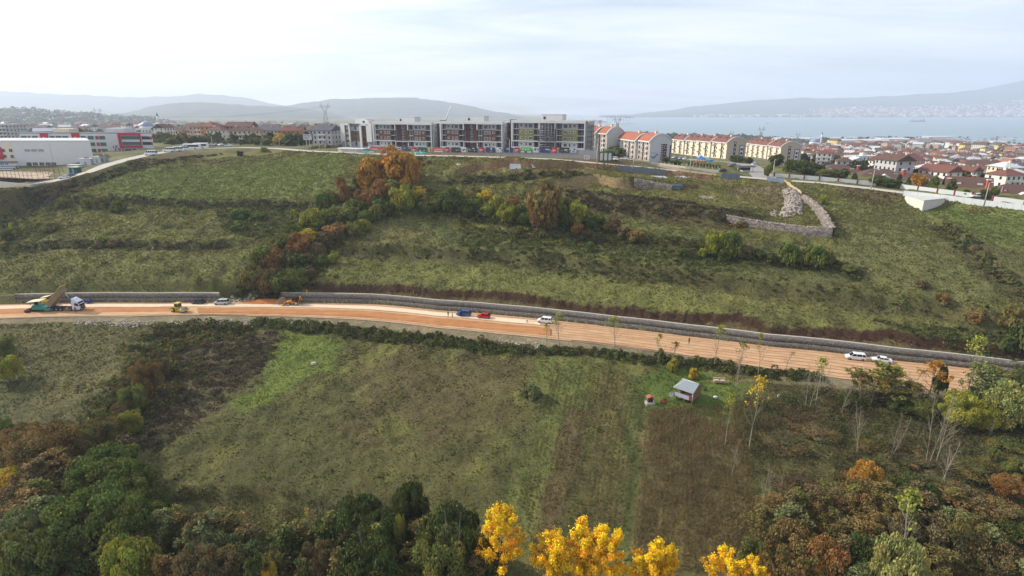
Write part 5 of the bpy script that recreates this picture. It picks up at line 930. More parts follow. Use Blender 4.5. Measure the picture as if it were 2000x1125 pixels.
# ---- school
def school():
    D = 299.0; zb = -28.2; xl, xr = (-90 - 1000) / F * D, (186 - 1000) / F * D; y = unpD(100, 324, D)[1]; Wd = xr - xl; h = 12.9; o = thing('school_hall', 'white windowless school hall with red framed glazing at its left end', 'school building', (xl, y, zb))
    fx = lambda p: ((p - 1000) / F * D) - xl
    mb = MB(); k_ = -.80; mb.prism([(0, 0), (Wd, 0), (Wd + 30 * k_, 30), (30 * k_, 30)], -2, h, 'z', M_white); mb.prism([(-.1, -.12), (Wd + .12, -.12), (Wd + .12 + 30 * k_, 30.1), (30 * k_ - .1, 30.1)], h + .002, h + .35, 'z', M_lgrey); mb.build('wall', o)
    mb = MB(); mb.box(fx(18), -.08, .3, fx(32), -.004, h - .3, M_cream); mb.build('cream_panel', o)
    mb = MB(); mb.box(fx(106) - .04, -.06, 0, fx(106) + .04, -.003, h - 1, M_grey); mb.build('joint', o)
    mb = MB(); xa, xb, za, zc = fx(-50), fx(12), 3.6, 9.8; t = 1.3
    for q in ((xa, za, xb, za + t), (xa, zc - t, xb, zc), (xb - t, za + t, xb, zc - t), (xa, za + t, xa + t, zc - t)): mb.box(q[0], -.5, q[1], q[2], -.004, q[3], M_red)
    mb.build('red_frame', o); G_ = mat('green_glass', C3(70, 104, 98), .2, spec=.6)
    window(o, fx(-5), 0, 6.7, 7, 3.3, glass=G_, frame=M_dgrey)
    for z in (8.2, 5.1): window(o, fx(14.5), 0, z, 2.6, 1.7, frame=M_white); window(o, fx(29), -.08, z, 1.8, 1.7, frame=M_white)
    for p in (-20, -8, 4, 16): window(o, fx(p), 0, 1.7, 2.8, 2.2, glass=G_, frame=M_white)
    for p in (61, 74, 87.5): window(o, fx(p), 0, 8.2, 3.0, 1.4, frame=M_white, glass=mat('pale_green_glass', C3(130, 150, 148), .3))
    for p in (58, 70, 83, 95, 106): window(o, fx(p), 0, 1.2, 2.7, 1.8, frame=M_white)
    D2 = 338.0; zb2 = -24.8; xl2, xr2 = (47 - 1000) / F * D2, (303 - 1000) / F * D2; y2 = unpD(200, 300, D2)[1]; W2 = xr2 - xl2; h2 = 11.9; fy = lambda p: ((p - 1000) / F * D2) - xl2
    o = thing('school', 'long white three storey school with red framed corner and colourful mural', 'school building', (xl2, y2, zb2)); mb = MB(); mb.prism([(0, 0), (W2, 0), (W2 - 12, 16), (-12, 16)], -2, h2, 'z', M_white); mb.build('wall', o)
    mb = MB(); mb.prism([(-.1, -.1), (W2 + .1, -.1), (W2 - 11.9, 16.1), (-12.1, 16.1)], h2 + .002, h2 + .3, 'z', M_dgrey); mb.box(fy(213), 1, h2 + .3, fy(248), 10, h2 + 2.9, M_white); mb.box(fy(112), 1, h2 + .3, fy(142), 9, h2 + 2.6, M_cream); mb.build('roof', o)
    FHs = 3.75
    for k in range(3):
        z = 1.9 + k * FHs
        for p, w in ((55, 3.2), (65, 1.4), (76, 3.2), (110, 2.8), (122, 3.2), (135, 3.4), (170, 3.0), (184, 3.4), (196, 1.8), (206, 3.4)): window(o, fy(p), 0, z, w, 1.9, glass=G_ if w > 2 else M_red, frame=M_dgrey)
    mb = MB(); xa, xb, za, zc = fy(238), fy(281), 3.7, 12.25; t = 1.3
    for q in ((xa, za, xb, za + t), (xa, zc - 1.6, xb, zc), (xa, za + t, xa + t, zc - 1.6), (xb - .3, za + t, xb, zc - 1.6)): mb.box(q[0], -.8, q[1], q[2], -.11, q[3], M_red)
    mb.build('red_frame', o)
    for z in (9.3, 6.1): window(o, fy(250), 0, z, 4.0, 1.7, glass=G_, frame=M_dgrey); window(o, fy(268), 0, z, 7.0, 1.7, glass=G_, frame=M_dgrey); window(o, fy(291), 0, z, 5.0, 1.7, frame=M_dgrey); 
    for z in (9.3, 6.1, 2.1): window(o, fy(300.3), 0, z, 1.2, 1.7, glass=M_red, frame=M_dgrey)
    window(o, fy(252), 0, 2.0, 4.0, 1.9, glass=G_, frame=M_dgrey); window(o, fy(264), 0, 2.2, 2.0, 1.6, frame=M_dgrey); window(o, fy(291), 0, 2.1, 5.4, 1.9, frame=M_dgrey)
    for a, b in ((88, 102), (149, 163)): mb = MB(); mb.box(fy(a), -.7, 7.8, fy(b), -.004, 12.1, M_red); mb.tube((fy(a) + 2, -.75, 9.4), (fy(a) + 2, -.7, 9.4), .5, n=12, m=M_white); mb.build('red_panel', o)
    rg = random.Random(3); mu = MB(); cols = [mat('mural_' + n_, C3(*c), .7) for n_, c in (('red', (190, 50, 60)), ('blue', (70, 110, 170)), ('navy', (50, 56, 100)), ('sky', (150, 190, 220)), ('brick', (160, 80, 70)))]
    for k in range(34): x = fy(224) + rg.random() * 5.6; z = .7 + rg.random() * 4.0; r = rg.uniform(.2, .62); mu.prism([(x + r * math.cos(t) * rg.uniform(.8, 1.2), z + r * math.sin(t)) for t in [i * .785 for i in range(8)]], -.03 - k * .003, -.003, 'y', rg.choice(cols))
    mu.build('mural', o); mb = MB(); mb.box(0, -.05, -.6, fy(240), -.004, .5, mat('stone_plinth', C3(150, 140, 122), .9, noise=.2, nscale=2)); mb.build('plinth', o)
school()
# ================================================================ TOWNS
M_wallc = [mat('town_white', C3(226, 222, 214), .85), mat('town_cream', C3(220, 206, 176), .85), mat('town_pink', C3(206, 170, 152), .85), mat('town_mint', C3(192, 200, 184), .85), mat('town_yellow', C3(222, 206, 130), .85), mat('town_grey', C3(186, 184, 184), .85), mat('town_orange', C3(204, 140, 98), .85)]
WN = ['white', 'cream', 'pinkish', 'pale green', 'yellow', 'grey', 'orange']
M_roofc = [M_tile2, M_tile3, M_tile, M_slate, mat('pale_metal_roof', C3(188, 192, 196), .6, noise=.06)]
RN = ['red roof', 'brown roof', 'orange roof', 'dark sheet roof', 'pale flat roof']
HP = {}
def house_proto(wk, rk, w, d, fl, shape):
    key = (wk, rk, round(w), round(d), fl, shape)
    if key in HP: return HP[key]
    h = fl * 2.9; wm = M_wallc[wk]; rm = M_roofc[rk]; mb = MB(); mb.box(-w / 2, -d / 2, -3, w / 2, d / 2, h, wm); 
    for f in range(fl):
        nb = int(w / 3); z = f * 2.9 + .9
        for k in range(nb): x = -w / 2 + w * (k + .5) / nb; mb.box(x - .55, -d / 2 - .04, z, x + .55, -d / 2 + .05, z + 1.4, M_glass); mb.box(x - .55, d / 2 - .05, z, x + .55, d / 2 + .04, z + 1.4, M_glass)
        for k in range(int(d / 3.4)): y = -d / 2 + d * (k + .5) / int(d / 3.4); mb.box(-w / 2 - .04, y - .5, z, -w / 2 + .05, y + .5, z + 1.4, M_glass); mb.box(w / 2 - .05, y - .5, z, w / 2 + .04, y + .5, z + 1.4, M_glass)
        if f: mb.box(-w * .22, -d / 2 - 1.1, f * 2.9 - .1, w * .22, -d / 2 - .05, f * 2.9 + .05, wm); mb.box(-w * .22, -d / 2 - 1.1, f * 2.9 + .05, w * .22, -d / 2 - 1.02, f * 2.9 + .9, M_wallc[0])
    a = mb.mesh('wall'); mb = MB(); o = .7; rh = min(w, d) * .26
    if shape == 'hip':
        r = max(0, (w - d) / 2); mb.add([(-w / 2 - o, -d / 2 - o, h), (w / 2 + o, -d / 2 - o, h), (w / 2 + o, d / 2 + o, h), (-w / 2 - o, d / 2 + o, h), (-r - .3, 0, h + rh), (r + .3, 0, h + rh)], [(0, 1, 5, 4), (2, 3, 4, 5), (1, 2, 5), (3, 0, 4), (0, 3, 2, 1)], rm)
        mb.box(-w * .2, -1, h + rh * .4, -w * .2 + .9, 0, h + rh + .7, wm)
    elif shape == 'gable':
        mb.prism([(-d / 2 - o, h), (0, h + rh * 1.15), (d / 2 + o, h), (d / 2 + o, h - .12), (-d / 2 - o, h - .12)], -w / 2 - o, w / 2 + o, 'x', rm); mb.box(w * .2, -1.2, h + rh * .4, w * .2 + .9, -.2, h + rh + 1.0, wm)
        mb.prism([(-d / 2, h - .1), (0, h + rh * 1.0), (d / 2, h - .1)], -w / 2 - .02, -w / 2 + .1, 'x', wm); mb.prism([(-d / 2, h - .1), (0, h + rh * 1.0), (d / 2, h - .1)], w / 2 - .1, w / 2 + .02, 'x', wm)
    else: mb.box(-w / 2 - .15, -d / 2 - .15, h, w / 2 + .15, d / 2 + .15, h + .6, rm); mb.box(-1.5, -1.5, h + .6, 1.5, 1.5, h + 2.6, wm)
    b = mb.mesh('roof'); HP[key] = (a, b); return HP[key]
TOWN = []
def house(x, y, z, rz, wk, rk, w, d, fl, shape, zone, px):
    a, b = house_proto(wk, rk, w, d, fl, shape); o = thing('house' if fl < 3 else 'apartment_house', None, 'house' if fl < 3 else 'apartment building', (x, y, z), rz)
    link('wall', a, o); link('roof', b, o); TOWN.append((o, wk, rk, fl, zone, px))
def town(zone, poly, n, seed, fl, sizes, wks, rks, shapes, rzr=.5, mind=15, rz0=0.0, grid=False):
    rg = random.Random(seed); pts = []; xs = [p[0] for p in poly]; ys = [p[1] for p in poly]; t = 0; PL = np.array(poly, float)
    while len(pts) < n and t < n * 60:
        t += 1; px = rg.uniform(min(xs), max(xs)); py = min(ys) + (max(ys) - min(ys)) * rg.random() ** .9
        if not pin(np.array([px]), np.array([py]), PL)[0]: continue
        p = base_at_px(px, py); dd = math.hypot(p[0], p[1])
        if any((p[0] - q[0]) ** 2 + (p[1] - q[1]) ** 2 < (mind * (1 + dd / 6000)) ** 2 for q in pts): continue
        pts.append(p); w, d = rg.choice(sizes); z = gz(p[0], p[1]); f = rg.choice(fl)
        house(p[0], p[1], z, rz0 + rg.uniform(-rzr, rzr) + (math.pi / 2 if rg.random() < .3 else 0), rg.choice(wks), rg.choice(rks), w, d, f, rg.choice(shapes), zone, px)
LW = [0, 0, 1, 1, 2, 5]; 
town('behind the school', [(0, 268), (60, 262), (200, 262), (290, 264), (290, 254), (180, 247), (0, 247)], 46, 1, [3, 4, 4], [(16, 12), (20, 13), (14, 12)], LW + [6], [0, 1, 1, 3, 4], ['hip', 'gable', 'gable'], .6, 17)
town('between mosque and pylon', [(320, 280), (440, 281), (560, 281), (655, 284), (655, 262), (560, 256), (440, 254), (320, 254)], 92, 2, [3, 3, 4], [(13, 11), (20, 11), (12, 10), (15, 11)], [0, 1, 1, 0, 5, 1, 2, 6], [1, 1, 3, 0, 1], ['hip', 'hip', 'gable'], .3, 17)
town('on the left plain', [(0, 246), (330, 250), (660, 252), (660, 244), (330, 243), (0, 240)], 30, 3, [3, 4], [(18, 14), (26, 14)], LW, [0, 1, 4], ['hip', 'flat'], .6, 34)
town('upper coastal town', [(1570, 318), (1720, 345), (1800, 352), (1960, 366), (2030, 366), (2030, 335), (1800, 328), (1640, 314)], 56, 4, [2, 2, 3], [(12, 10), (15, 10), (10, 9)], [0, 0, 1, 5, 2], [0, 1, 0, 4], ['hip', 'gable'], .5, 16)
town('middle coastal town', [(1565, 316), (1700, 326), (2060, 336), (2060, 304), (1565, 296)], 170, 5, [2, 3, 3], [(11, 10), (14, 10), (10, 9), (16, 11)], [0, 0, 0, 1, 2, 5, 4], [0, 1, 0, 1, 4, 2], ['hip', 'gable', 'hip'], .8, 14)
town('far coastal town', [(1565, 296), (2060, 304), (2060, 285), (1565, 282)], 120, 6, [2, 3, 4], [(14, 12), (18, 12), (22, 14)], [0, 0, 1, 5, 4, 2], [0, 1, 4, 0], ['hip', 'flat', 'gable'], .8, 21)
def label_town():
    G = {}
    for o, wk, rk, fl, zone, px in TOWN: G.setdefault((WN[wk], RN[rk], 'low' if fl < 3 else 'medium' if fl == 3 else 'tall', zone), []).append((px, o))
    for (w, r, f, z), it in G.items():
        s = f'{w} {f} house, {r}, {z}'
        ranked(it, s, f'buildings {z}')
# industrial sheds near the shore
def sheds():
    M_sh = [mat('shed_white', C3(196, 198, 200), .7), mat('shed_grey', C3(176, 180, 184), .6), mat('shed_rust', C3(150, 110, 100), .7)]
    for i, (px, py, w, d, h, k, lab) in enumerate([(1600, 275, 90, 50, 9, 1, 'grey industrial shed far left of the shed row'), (1680, 281, 120, 50, 10, 0, 'long white industrial shed behind the town, left of the big grove'), (1740, 281, 70, 40, 13, 0, 'tall white cube like shed beside the big grove'), (1795, 281, 150, 50, 10, 2, 'long rusty roofed industrial shed'), (1830, 274, 90, 40, 12, 0, 'bright white shed standing nearest the shore'),
        (1860, 280, 100, 40, 8, 1, 'grey low industrial shed right of the rusty one'), (1650, 274, 80, 40, 8, 0, 'small white shed by the shore trees'), (1760, 276, 120, 40, 9, 1, 'pale grey shed between the rusty shed and the shore'), (1930, 283, 110, 40, 9, 0, 'white workshop building at the right of the shed row'), (1985, 276, 90, 40, 8, 1, 'grey shed at the right edge near the shore'), (1545, 276, 90, 40, 8, 0, 'white shed behind the rightmost cream apartment house'), (1500, 272, 70, 30, 8, 1, 'small grey shed behind the cream apartment houses'), (1960, 290, 70, 30, 9, 0, 'white hall among the houses at the right edge')]):
        p = gp(px, py); o = thing('industrial_shed', lab, 'shed', p, random.uniform(-.2, .2)); mb = MB(); mb.box(-w / 2, -d / 2, -3, w / 2, d / 2, h, M_sh[0 if k == 2 else k]); mb.build('wall', o); mb = MB(); n = 3
        for j in range(n): a = -d / 2 + d * j / n; b = a + d / n; mb.prism([(a, h), ((a + b) / 2, h + 2.5), (b, h)], -w / 2 - .5, w / 2 + .5, 'x', M_sh[k] if k != 0 else M_sh[0])
        mb.build('roof', o); mb = MB(); [mb.box(-w / 2 + w * (j + .3) / 6, -d / 2 - .1, 0, -w / 2 + w * (j + .7) / 6, -d / 2 - .01, h * .5, M_grey) for j in range(6)]; mb.build('door_row', o)
sheds()
# named larger buildings
def big(px, py, w, d, fl, wk, rk, shape, rz, lab, z=None):
    p = gp(px, py); a, b = house_proto(wk, rk, w, d, fl, shape); o = thing('apartment_house', lab, 'apartment building', p, rz); link('wall', a, o); link('roof', b, o); return o
big(1905, 345, 26, 14, 4, 1, 1, 'hip', -.35, 'cream four storey block with balconies above the right hand villas'); big(1935, 346, 18, 14, 4, 1, 1, 'hip', -.35, 'second cream four storey block, joined on the right of the first above the villas'); big(1972, 350, 22, 13, 4, 0, 3, 'hip', -.2, 'white block with yellow ground floor above the rightmost villa'); big(2000, 350, 26, 13, 4, 5, 3, 'hip', -.2, 'bluish grey apartment block cut by the right edge of view')
big(1745, 338, 34, 13, 3, 0, 0, 'gable', .3, 'white terrace with dark balconies behind the middle villas'); big(1715, 328, 20, 14, 3, 0, 2, 'gable', .9, 'white house with steep orange roof behind the villas'); big(1680, 328, 22, 12, 3, 0, 4, 'flat', .2, 'white terraced house left of the steep orange roof')
big(30, 262, 20, 16, 4, 6, 2, 'hip', .2, 'bright orange plastered block at the far left behind the school'); big(22, 271, 18, 16, 4, 5, 4, 'flat', .1, 'unfinished grey concrete block behind the school hall'); big(175, 252, 18, 14, 4, 0, 1, 'hip', .4, 'tall white house with dark brown roof behind the school roof block'); big(90, 266, 20, 12, 2, 5, 4, 'gable', .8, 'grey gabled house just behind the school roof')
big(245, 256, 26, 12, 4, 0, 4, 'flat', .2, 'long white block with pale roof left of the mosque'); big(268, 255, 16, 12, 4, 2, 1, 'flat', .2, 'red and white striped block left of the mosque dome'); big(520, 252, 34, 14, 4, 2, 0, 'hip', .1, 'large block with bright red roof on the left plain'); big(472, 254, 60, 30, 2, 5, 3, 'gable', .1, 'wide hall with dark arched roof frame on the left plain'); big(710, 300, 1, 1, 1, 0, 0, 'flat', 0, 'x') if False else None
label_town()
# mosque
def mosque(px, py, sc, lab):
    p = gp(px, py); o = thing('mosque', lab, 'mosque', p); o.scale = (sc,) * 3; M_lead = mat('lead_dome', C3(130, 142, 166), .5); mb = MB(); mb.box(-10, -9, -3, 10, 9, 7, M_white); mb.box(-12, -9, -3, -10, 5, 5, M_white); mb.box(10, -9, -3, 13, 5, 5, M_lead); mb.build('wall', o)
    mb = MB(); n, m_ = 20, 7; vs = []; fs = []
    for j in range(m_ + 1):
        a = j / m_ * math.pi / 2
        for i in range(n): t = 2 * math.pi * i / n; vs.append((7.6 * math.cos(a) * math.cos(t), 7.6 * math.cos(a) * math.sin(t), 9.2 + 6.8 * math.sin(a)))
    for j in range(m_):
        for i in range(n): fs.append((j * n + i, j * n + (i + 1) % n, (j + 1) * n + (i + 1) % n, (j + 1) * n + i))
    mb.add(vs, fs, M_lead, True); d = mb.build('dome', o); mb = MB(); mb.tube((0, 0, 6.9), (0, 0, 9.3), 8.3, 7.9, 20, M_white); mb.build('drum', o); mb = MB(); mb.tube((0, 0, 15.8), (0, 0, 17.8), .12, n=5, m=M_steel); mb.build('finial', d)
    mb = MB(); mb.tube((13, 4, -3), (13, 4, 22), 1.3, 1.15, 10, M_white); mb.tube((13, 4, 15.5), (13, 4, 17), 1.2, 2.0, 10, M_white); mb.tube((13, 4, 17), (13, 4, 18), 2.0, 2.0, 10, M_white); mb.tube((13, 4, 22), (13, 4, 27), 1.3, .08, 10, M_lead); mb.build('minaret', o)
    for k in range(5): window(o, -8 + k * 4, -9, 3.5, 1.6, 3.0, frame=M_lgrey)
mosque(290, 262, 1.15, 'white mosque with blue grey dome and one minaret beside the school'); mosque(1589, 289, 1.3, 'small white mosque with a pointed minaret in the coastal town')
# far trees as masses, hillside specks
def masses():
    rg = np.random.default_rng(12)
    def grove(name, P2, hs, ws, pal, seed, per=34, size=1.0, zz=None):
        r = np.random.default_rng(seed); n = len(P2); Z = H(P2[:, 0], P2[:, 1]) if zz is None else zz; ci = np.repeat(np.arange(n), per); d = unit(r.normal(0, 1, (len(ci), 3))); d[:, 2] = np.abs(d[:, 2]); q = r.uniform(.6, 1, len(ci))
        Pp = np.stack([P2[ci, 0] + d[:, 0] * ws[ci] * q, P2[ci, 1] + d[:, 1] * ws[ci] * q, Z[ci] + hs[ci] * (.15 + .85 * d[:, 2] * q)], 1); s = size * hs[ci] * .2 * r.uniform(.7, 1.4, len(ci)); V, Fc = cards(Pp, d, s, r, .6)
        pl = np.array([A(*c) for c in pal]); pc = pl[r.integers(0, len(pl), n)][ci] * r.uniform(.7, 1.3, len(ci))[:, None]; tag(link(name, np_mesh(name, V, Fc, leafv, np.repeat(pc, 4, 0))), kind='stuff')
    def zone(poly, n):
        out = []; xs = [p[0] for p in poly]; ys = [p[1] for p in poly]; q = rg.uniform((min(xs), min(ys)), (max(xs), max(ys)), (n * 4, 2)); q = q[pin(q[:, 0], q[:, 1], np.array(poly, float))][:n]
        return np.array([base_at_px(*a)[:2] for a in q])
    G1 = [(76, 90, 58), (90, 98, 62), (110, 106, 66), (84, 84, 58)]
    a = zone([(0, 268), (330, 284), (655, 286), (655, 256), (0, 250)], 520); grove('left_town_trees', a, rg.uniform(3, 8, len(a)), rg.uniform(2, 5, len(a)), G1, 1)
    a = zone([(0, 250), (660, 256), (660, 240), (0, 238)], 420); grove('far_left_trees', a, rg.uniform(5, 11, len(a)), rg.uniform(5, 14, len(a)), G1, 2)
    a = zone([(1565, 318), (1720, 345), (2050, 368), (2050, 285), (1565, 282)], 900); grove('coastal_town_trees', a, rg.uniform(3, 8, len(a)), rg.uniform(2.5, 6, len(a)), G1, 3)
    a = zone([(1230, 276), (1560, 280), (2050, 286), (2050, 267), (1500, 267), (1230, 267)], 900); grove('shore_plain_trees', a, rg.uniform(5, 12, len(a)), rg.uniform(6, 18, len(a)), G1, 4)
    ts_ = np.linspace(math.atan(150 / F), math.atan(1080 / F), 240); rr = np.interp(ts_, _tc, _rc) * .985 + rg.normal(0, 14, 240); a = np.stack([rr * np.sin(ts_), rr * np.cos(ts_)], 1); grove('shore_tree_line', a, rg.uniform(8, 15, 240), rg.uniform(7, 13, 240), [(80, 90, 64), (92, 98, 70)], 5, 50)
    a = zone([(1195, 306), (1240, 300), (1450, 300), (1450, 285), (1195, 285)], 120); grove('trees_behind_apartments', a, rg.uniform(4, 9, len(a)), rg.uniform(4, 8, len(a)), G1, 6)
    # settled slopes: small houses scattered over the far hills, one mass each
    def specks(name, G, n, seed, vr, ur, size, cols, bias=1.0):
        r = np.random.default_rng(seed); nv, nu = G.shape[:2]; V = []; Fx = []; Cc = []; box = np.array([(x, y, z) for z in (0, 1) for y in (-.5, .5) for x in (-.5, .5)])
        for k in range(n):
            v = vr[0] + (vr[1] - vr[0]) * r.random() ** bias; u = r.uniform(*ur); fi, fj = v * (nv - 1), u * (nu - 1); i, j = min(int(fi), nv - 2), min(int(fj), nu - 2); p = G[i, j] * (1 - fi + i) * (1 - fj + j) + G[i + 1, j] * (fi - i) * (1 - fj + j) + G[i, j + 1] * (1 - fi + i) * (fj - j) + G[i + 1, j + 1] * (fi - i) * (fj - j)
            s = size * r.uniform(.6, 1.5); h = size * r.uniform(.5, 1.1); o_ = len(V); V += [tuple(p + b * (s, s, h) - (0, 0, 2)) for b in box]; Fx += [tuple(o_ + i_ for i_ in f) for f in ((0, 2, 3, 1), (4, 5, 7, 6), (0, 1, 5, 4), (2, 6, 7, 3), (0, 4, 6, 2), (1, 3, 7, 5))]; Cc += [A(*cols[int(r.integers(0, len(cols)))])] * 8
        tag(link(name, np_mesh(name, V, Fx, leafv, np.array(Cc))), kind='stuff')
    wc = [(230, 226, 220), (220, 206, 190), (190, 140, 120), (214, 214, 214), (170, 120, 104)]
    specks('far_shore_town', MR, 2600, 1, (.02, .30), (.30, .95), 26, wc, 1.6); specks('far_shore_waterfront', MR, 500, 2, (.0, .03), (.16, .9), 40, wc)
    specks('hillside_houses', ML, 170, 3, (.25, .6), (.2, .9), 9, wc)
    b = ML[8:28, 40:170].reshape(-1, 3); b = b[rg.choice(len(b), 900)]; grove('hillside_wood', b[:, :2] + rg.normal(0, 12, (900, 2)), rg.uniform(7, 14, 900), rg.uniform(8, 16, 900), [(70, 84, 60), (84, 90, 60), (96, 94, 64)], 8, 20, 1.0, b[:, 2] - 1)
masses()
# harbour spit and ships
def harbour():
    a = np.array([unp(x, y, -90.5) for x, y in [(1130, 242), (1180, 243.5), (1240, 241), (1240, 239.6), (1180, 240), (1130, 239)]]); mb = MB(); mb.prism([(p[0], p[1]) for p in a], -96, -89.5, 'z', M_conc); tag(mb.build('harbour_mole'), 'long grey harbour mole reaching out into the gulf', kind='structure')
    for i, (px, w, h) in enumerate([(1150, 70, 22), (1162, 90, 26), (1176, 60, 20)]):
        p = unp(px, 241.3, -89.5); o = thing('harbour_shed', ['grey shed at the landward end of the harbour mole', 'large white shed in the middle of the harbour mole', 'low white shed nearest the cranes on the mole'][i], 'shed', p); mb = MB(); mb.box(-w / 2, -20, 0, w / 2, 20, h, M_white); mb.build('wall', o); mb = MB(); mb.prism([(-21, h), (0, h + 6), (21, h)], -w / 2 - 1, w / 2 + 1, 'x', M_lgrey); mb.build('roof', o)
    its = []
    for px, hh in [(1188, 46), (1198, 40), (1210, 42), (1220, 44), (1228, 38)]:
        p = unp(px, 241, -89.5); o = thing('harbour_crane', None, 'crane', p); mb = MB()
        for s in (-8, 8): mb.box(s - 1, -1, 0, s + 1, 1, hh, M_grey)
        mb.build('tower', o); mb = MB(); mb.box(-30, -1.5, hh, 34, 1.5, hh + 4, M_grey); mb.tube((0, 0, hh + 14), (30, 0, hh + 3), .8, n=4, m=M_grey); mb.tube((0, 0, hh + 3), (0, 0, hh + 15), 1, n=4, m=M_grey); mb.build('boom', o); its.append((px, o))
    ranked(its, 'grey gantry crane on the distant harbour mole', 'cranes on the harbour mole')
    def ship(px, py, L, lab, c):
        p = unp(px, py, -92); o = thing('ship', lab, 'ship', p, .05); hm_ = mat('hull_' + c[0], C3(*c[1]), .6); mb = MB(); W2 = L * .075; hh = L * .055
        pl = [(-L / 2, -W2 * .8), (-L / 2, W2 * .8), (L * .38, W2), (L / 2, 0), (L * .38, -W2)]; mb.prism(pl, -.5, hh, 'z', hm_); mb.build('hull', o); mb = MB(); mb.box(L * .22, -W2 * .8, hh, L * .36, W2 * .8, hh + L * .11, M_white); mb.box(L * .24, -W2 * .9, hh + L * .11, L * .33, W2 * .9, hh + L * .13, M_white); mb.build('bridge', o)
        mb = MB(); mb.tube((L * .2, 0, hh), (L * .2, 0, hh + L * .15), L * .012, n=8, m=M_red); mb.build('funnel', o)
        for k in range(4): mb = MB(); x = -L * .38 + k * L * .14; mb.box(x, -W2 * .7, hh, x + L * .11, W2 * .7, hh + L * .03, M_lgrey); mb.tube((x - L * .01, 0, hh), (x - L * .01, 0, hh + L * .09), L * .006, n=5, m=M_grey); mb.build('hatch', o)
    ship(1792, 237.5, 150, 'cargo ship with white bridge lying on the gulf', ('rust', (150, 110, 110))); ship(1498, 241.5, 26, 'tiny dark boat far out on the gulf', ('dark', (90, 100, 110)))
harbour()
def pylon(px, py_top, py_base, D, lab, s=1.0):
    q = unpD(px, py_base, D); z = gz(q[0], q[1]); top = unpD(px, py_top, D)[2]; h = top - z; o = thing('pylon', lab, 'pylon', (q[0], q[1], z), .3); w = h * .11; r = .28 * s * h / 40; mb = MB(); L = []
    for k in range(7): f = k / 6; ww = w * (1 - f * .72); L.append([(sx * ww, sy * ww, h * .72 * f) for sx, sy in ((-1, -1), (1, -1), (1, 1), (-1, 1))])
    for k in range(6):
        for i in range(4): mb.tube(L[k][i], L[k + 1][i], r, n=4, m=M_steel); mb.tube(L[k][i], L[k + 1][(i + 1) % 4], r * .5, n=3, m=M_steel); mb.tube(L[k][(i + 1) % 4], L[k + 1][i], r * .5, n=3, m=M_steel); mb.tube(L[k + 1][i], L[k + 1][(i + 1) % 4], r * .6, n=3, m=M_steel)
    mb.build('tower', o); mb = MB(); a = h * .72
    for s_ in (-1, 1): mb.tube((0, 0, a - h * .06), (s_ * h * .11, 0, h * .97), r, n=4, m=M_steel); mb.tube((s_ * w * .28, 0, a), (s_ * h * .12, 0, h * .86), r * .7, n=4, m=M_steel); mb.tube((s_ * h * .11, 0, h * .86), (s_ * h * .13, 0, h), r * .8, n=4, m=M_steel)
    mb.tube((-h * .19, 0, h * .86), (h * .19, 0, h * .86), r, n=4, m=M_steel); mb.tube((-h * .19, 0, h * .86), (0, 0, h * .91), r * .6, n=3, m=M_steel); mb.tube((h * .19, 0, h * .86), (0, 0, h * .91), r * .6, n=3, m=M_steel); mb.build('crossarm', o); return np.array([q[0], q[1], z + h * .86])
pa = pylon(638, 200, 252, 780, 'tall steel lattice pylon left of the unfinished blocks'); pb = pylon(195, 210, 240, 1250, 'distant lattice pylon above the school'); pylon(1205, 226, 258, 620, 'lattice pylon rising behind the orange roofs, against the gulf'); pylon(1485, 246, 272, 900, 'thin lattice pylon behind the cream apartment houses'); pylon(1557, 258, 276, 1100, 'small lattice pylon near the shore plain'); pylon(1428, 255, 274, 950, 'small pylon above the red dormered roof')
mb = MB()
for off in (-7, 7):
    prev = None
    for k in range(25): t = k / 24; p = pa * (1 - t) + pb * t; z = p[2] - 4 * 14 * t * (1 - t); c = (p[0] + off, p[1], z); (mb.tube(prev, c, .09, n=3, m=M_dgrey) if prev else None); prev = c
tag(mb.build('power_line'), 'thin dark power cables hanging between the two left pylons', 'power line')
# ================================================================ WALLS, FENCES, ROADSIDE THINGS
def stone_mat(name, c1, c2, scale=2.2):
    m = mat(name, c1, .9, spec=.1); nt = m.node_tree; nd = nt.nodes; L = nt.links; t = N(nd, 'ShaderNodeNewGeometry'); v = N(nd, 'ShaderNodeTexVoronoi', i={'Scale': scale}); L.new(t.outputs['Position'], v.inputs['Vector'])
    e = N(nd, 'ShaderNodeTexVoronoi', feature='DISTANCE_TO_EDGE', i={'Scale': scale}); L.new(t.outputs['Position'], e.inputs['Vector'])
    s = N(nd, 'ShaderNodeSeparateColor'); L.new(v.outputs['Color'], s.inputs[0]); mi = N(nd, 'ShaderNodeMix', data_type='RGBA'); mi.inputs[6].default_value = (*c1, 1); mi.inputs[7].default_value = (*c2, 1); L.new(s.outputs[0], mi.inputs[0])
    r = N(nd, 'ShaderNodeMapRange', i={1: 0.0, 2: .08, 3: .25, 4: 1.0}); L.new(e.outputs['Distance'], r.inputs[0]); sc = N(nd, 'ShaderNodeVectorMath', operation='SCALE'); L.new(mi.outputs[2], sc.inputs[0]); L.new(r.outputs[0], sc.inputs['Scale']); L.new(sc.outputs[0], nd['Principled BSDF'].inputs['Base Color'])
    bp = N(nd, 'ShaderNodeBump', i={'Strength': .9, 'Distance': .15}); L.new(r.outputs[0], bp.inputs['Height']); L.new(bp.outputs[0], nd['Principled BSDF'].inputs['Normal']); return m
M_gab = stone_mat('gabion_stone', C3(150, 144, 136), C3(110, 106, 102), 3.2); M_ruin = stone_mat('ruin_stone', C3(168, 158, 148), C3(112, 102, 98), 1.8); M_cap = mat('pale_cap', C3(196, 190, 176), .9, noise=.2, nscale=1.5)
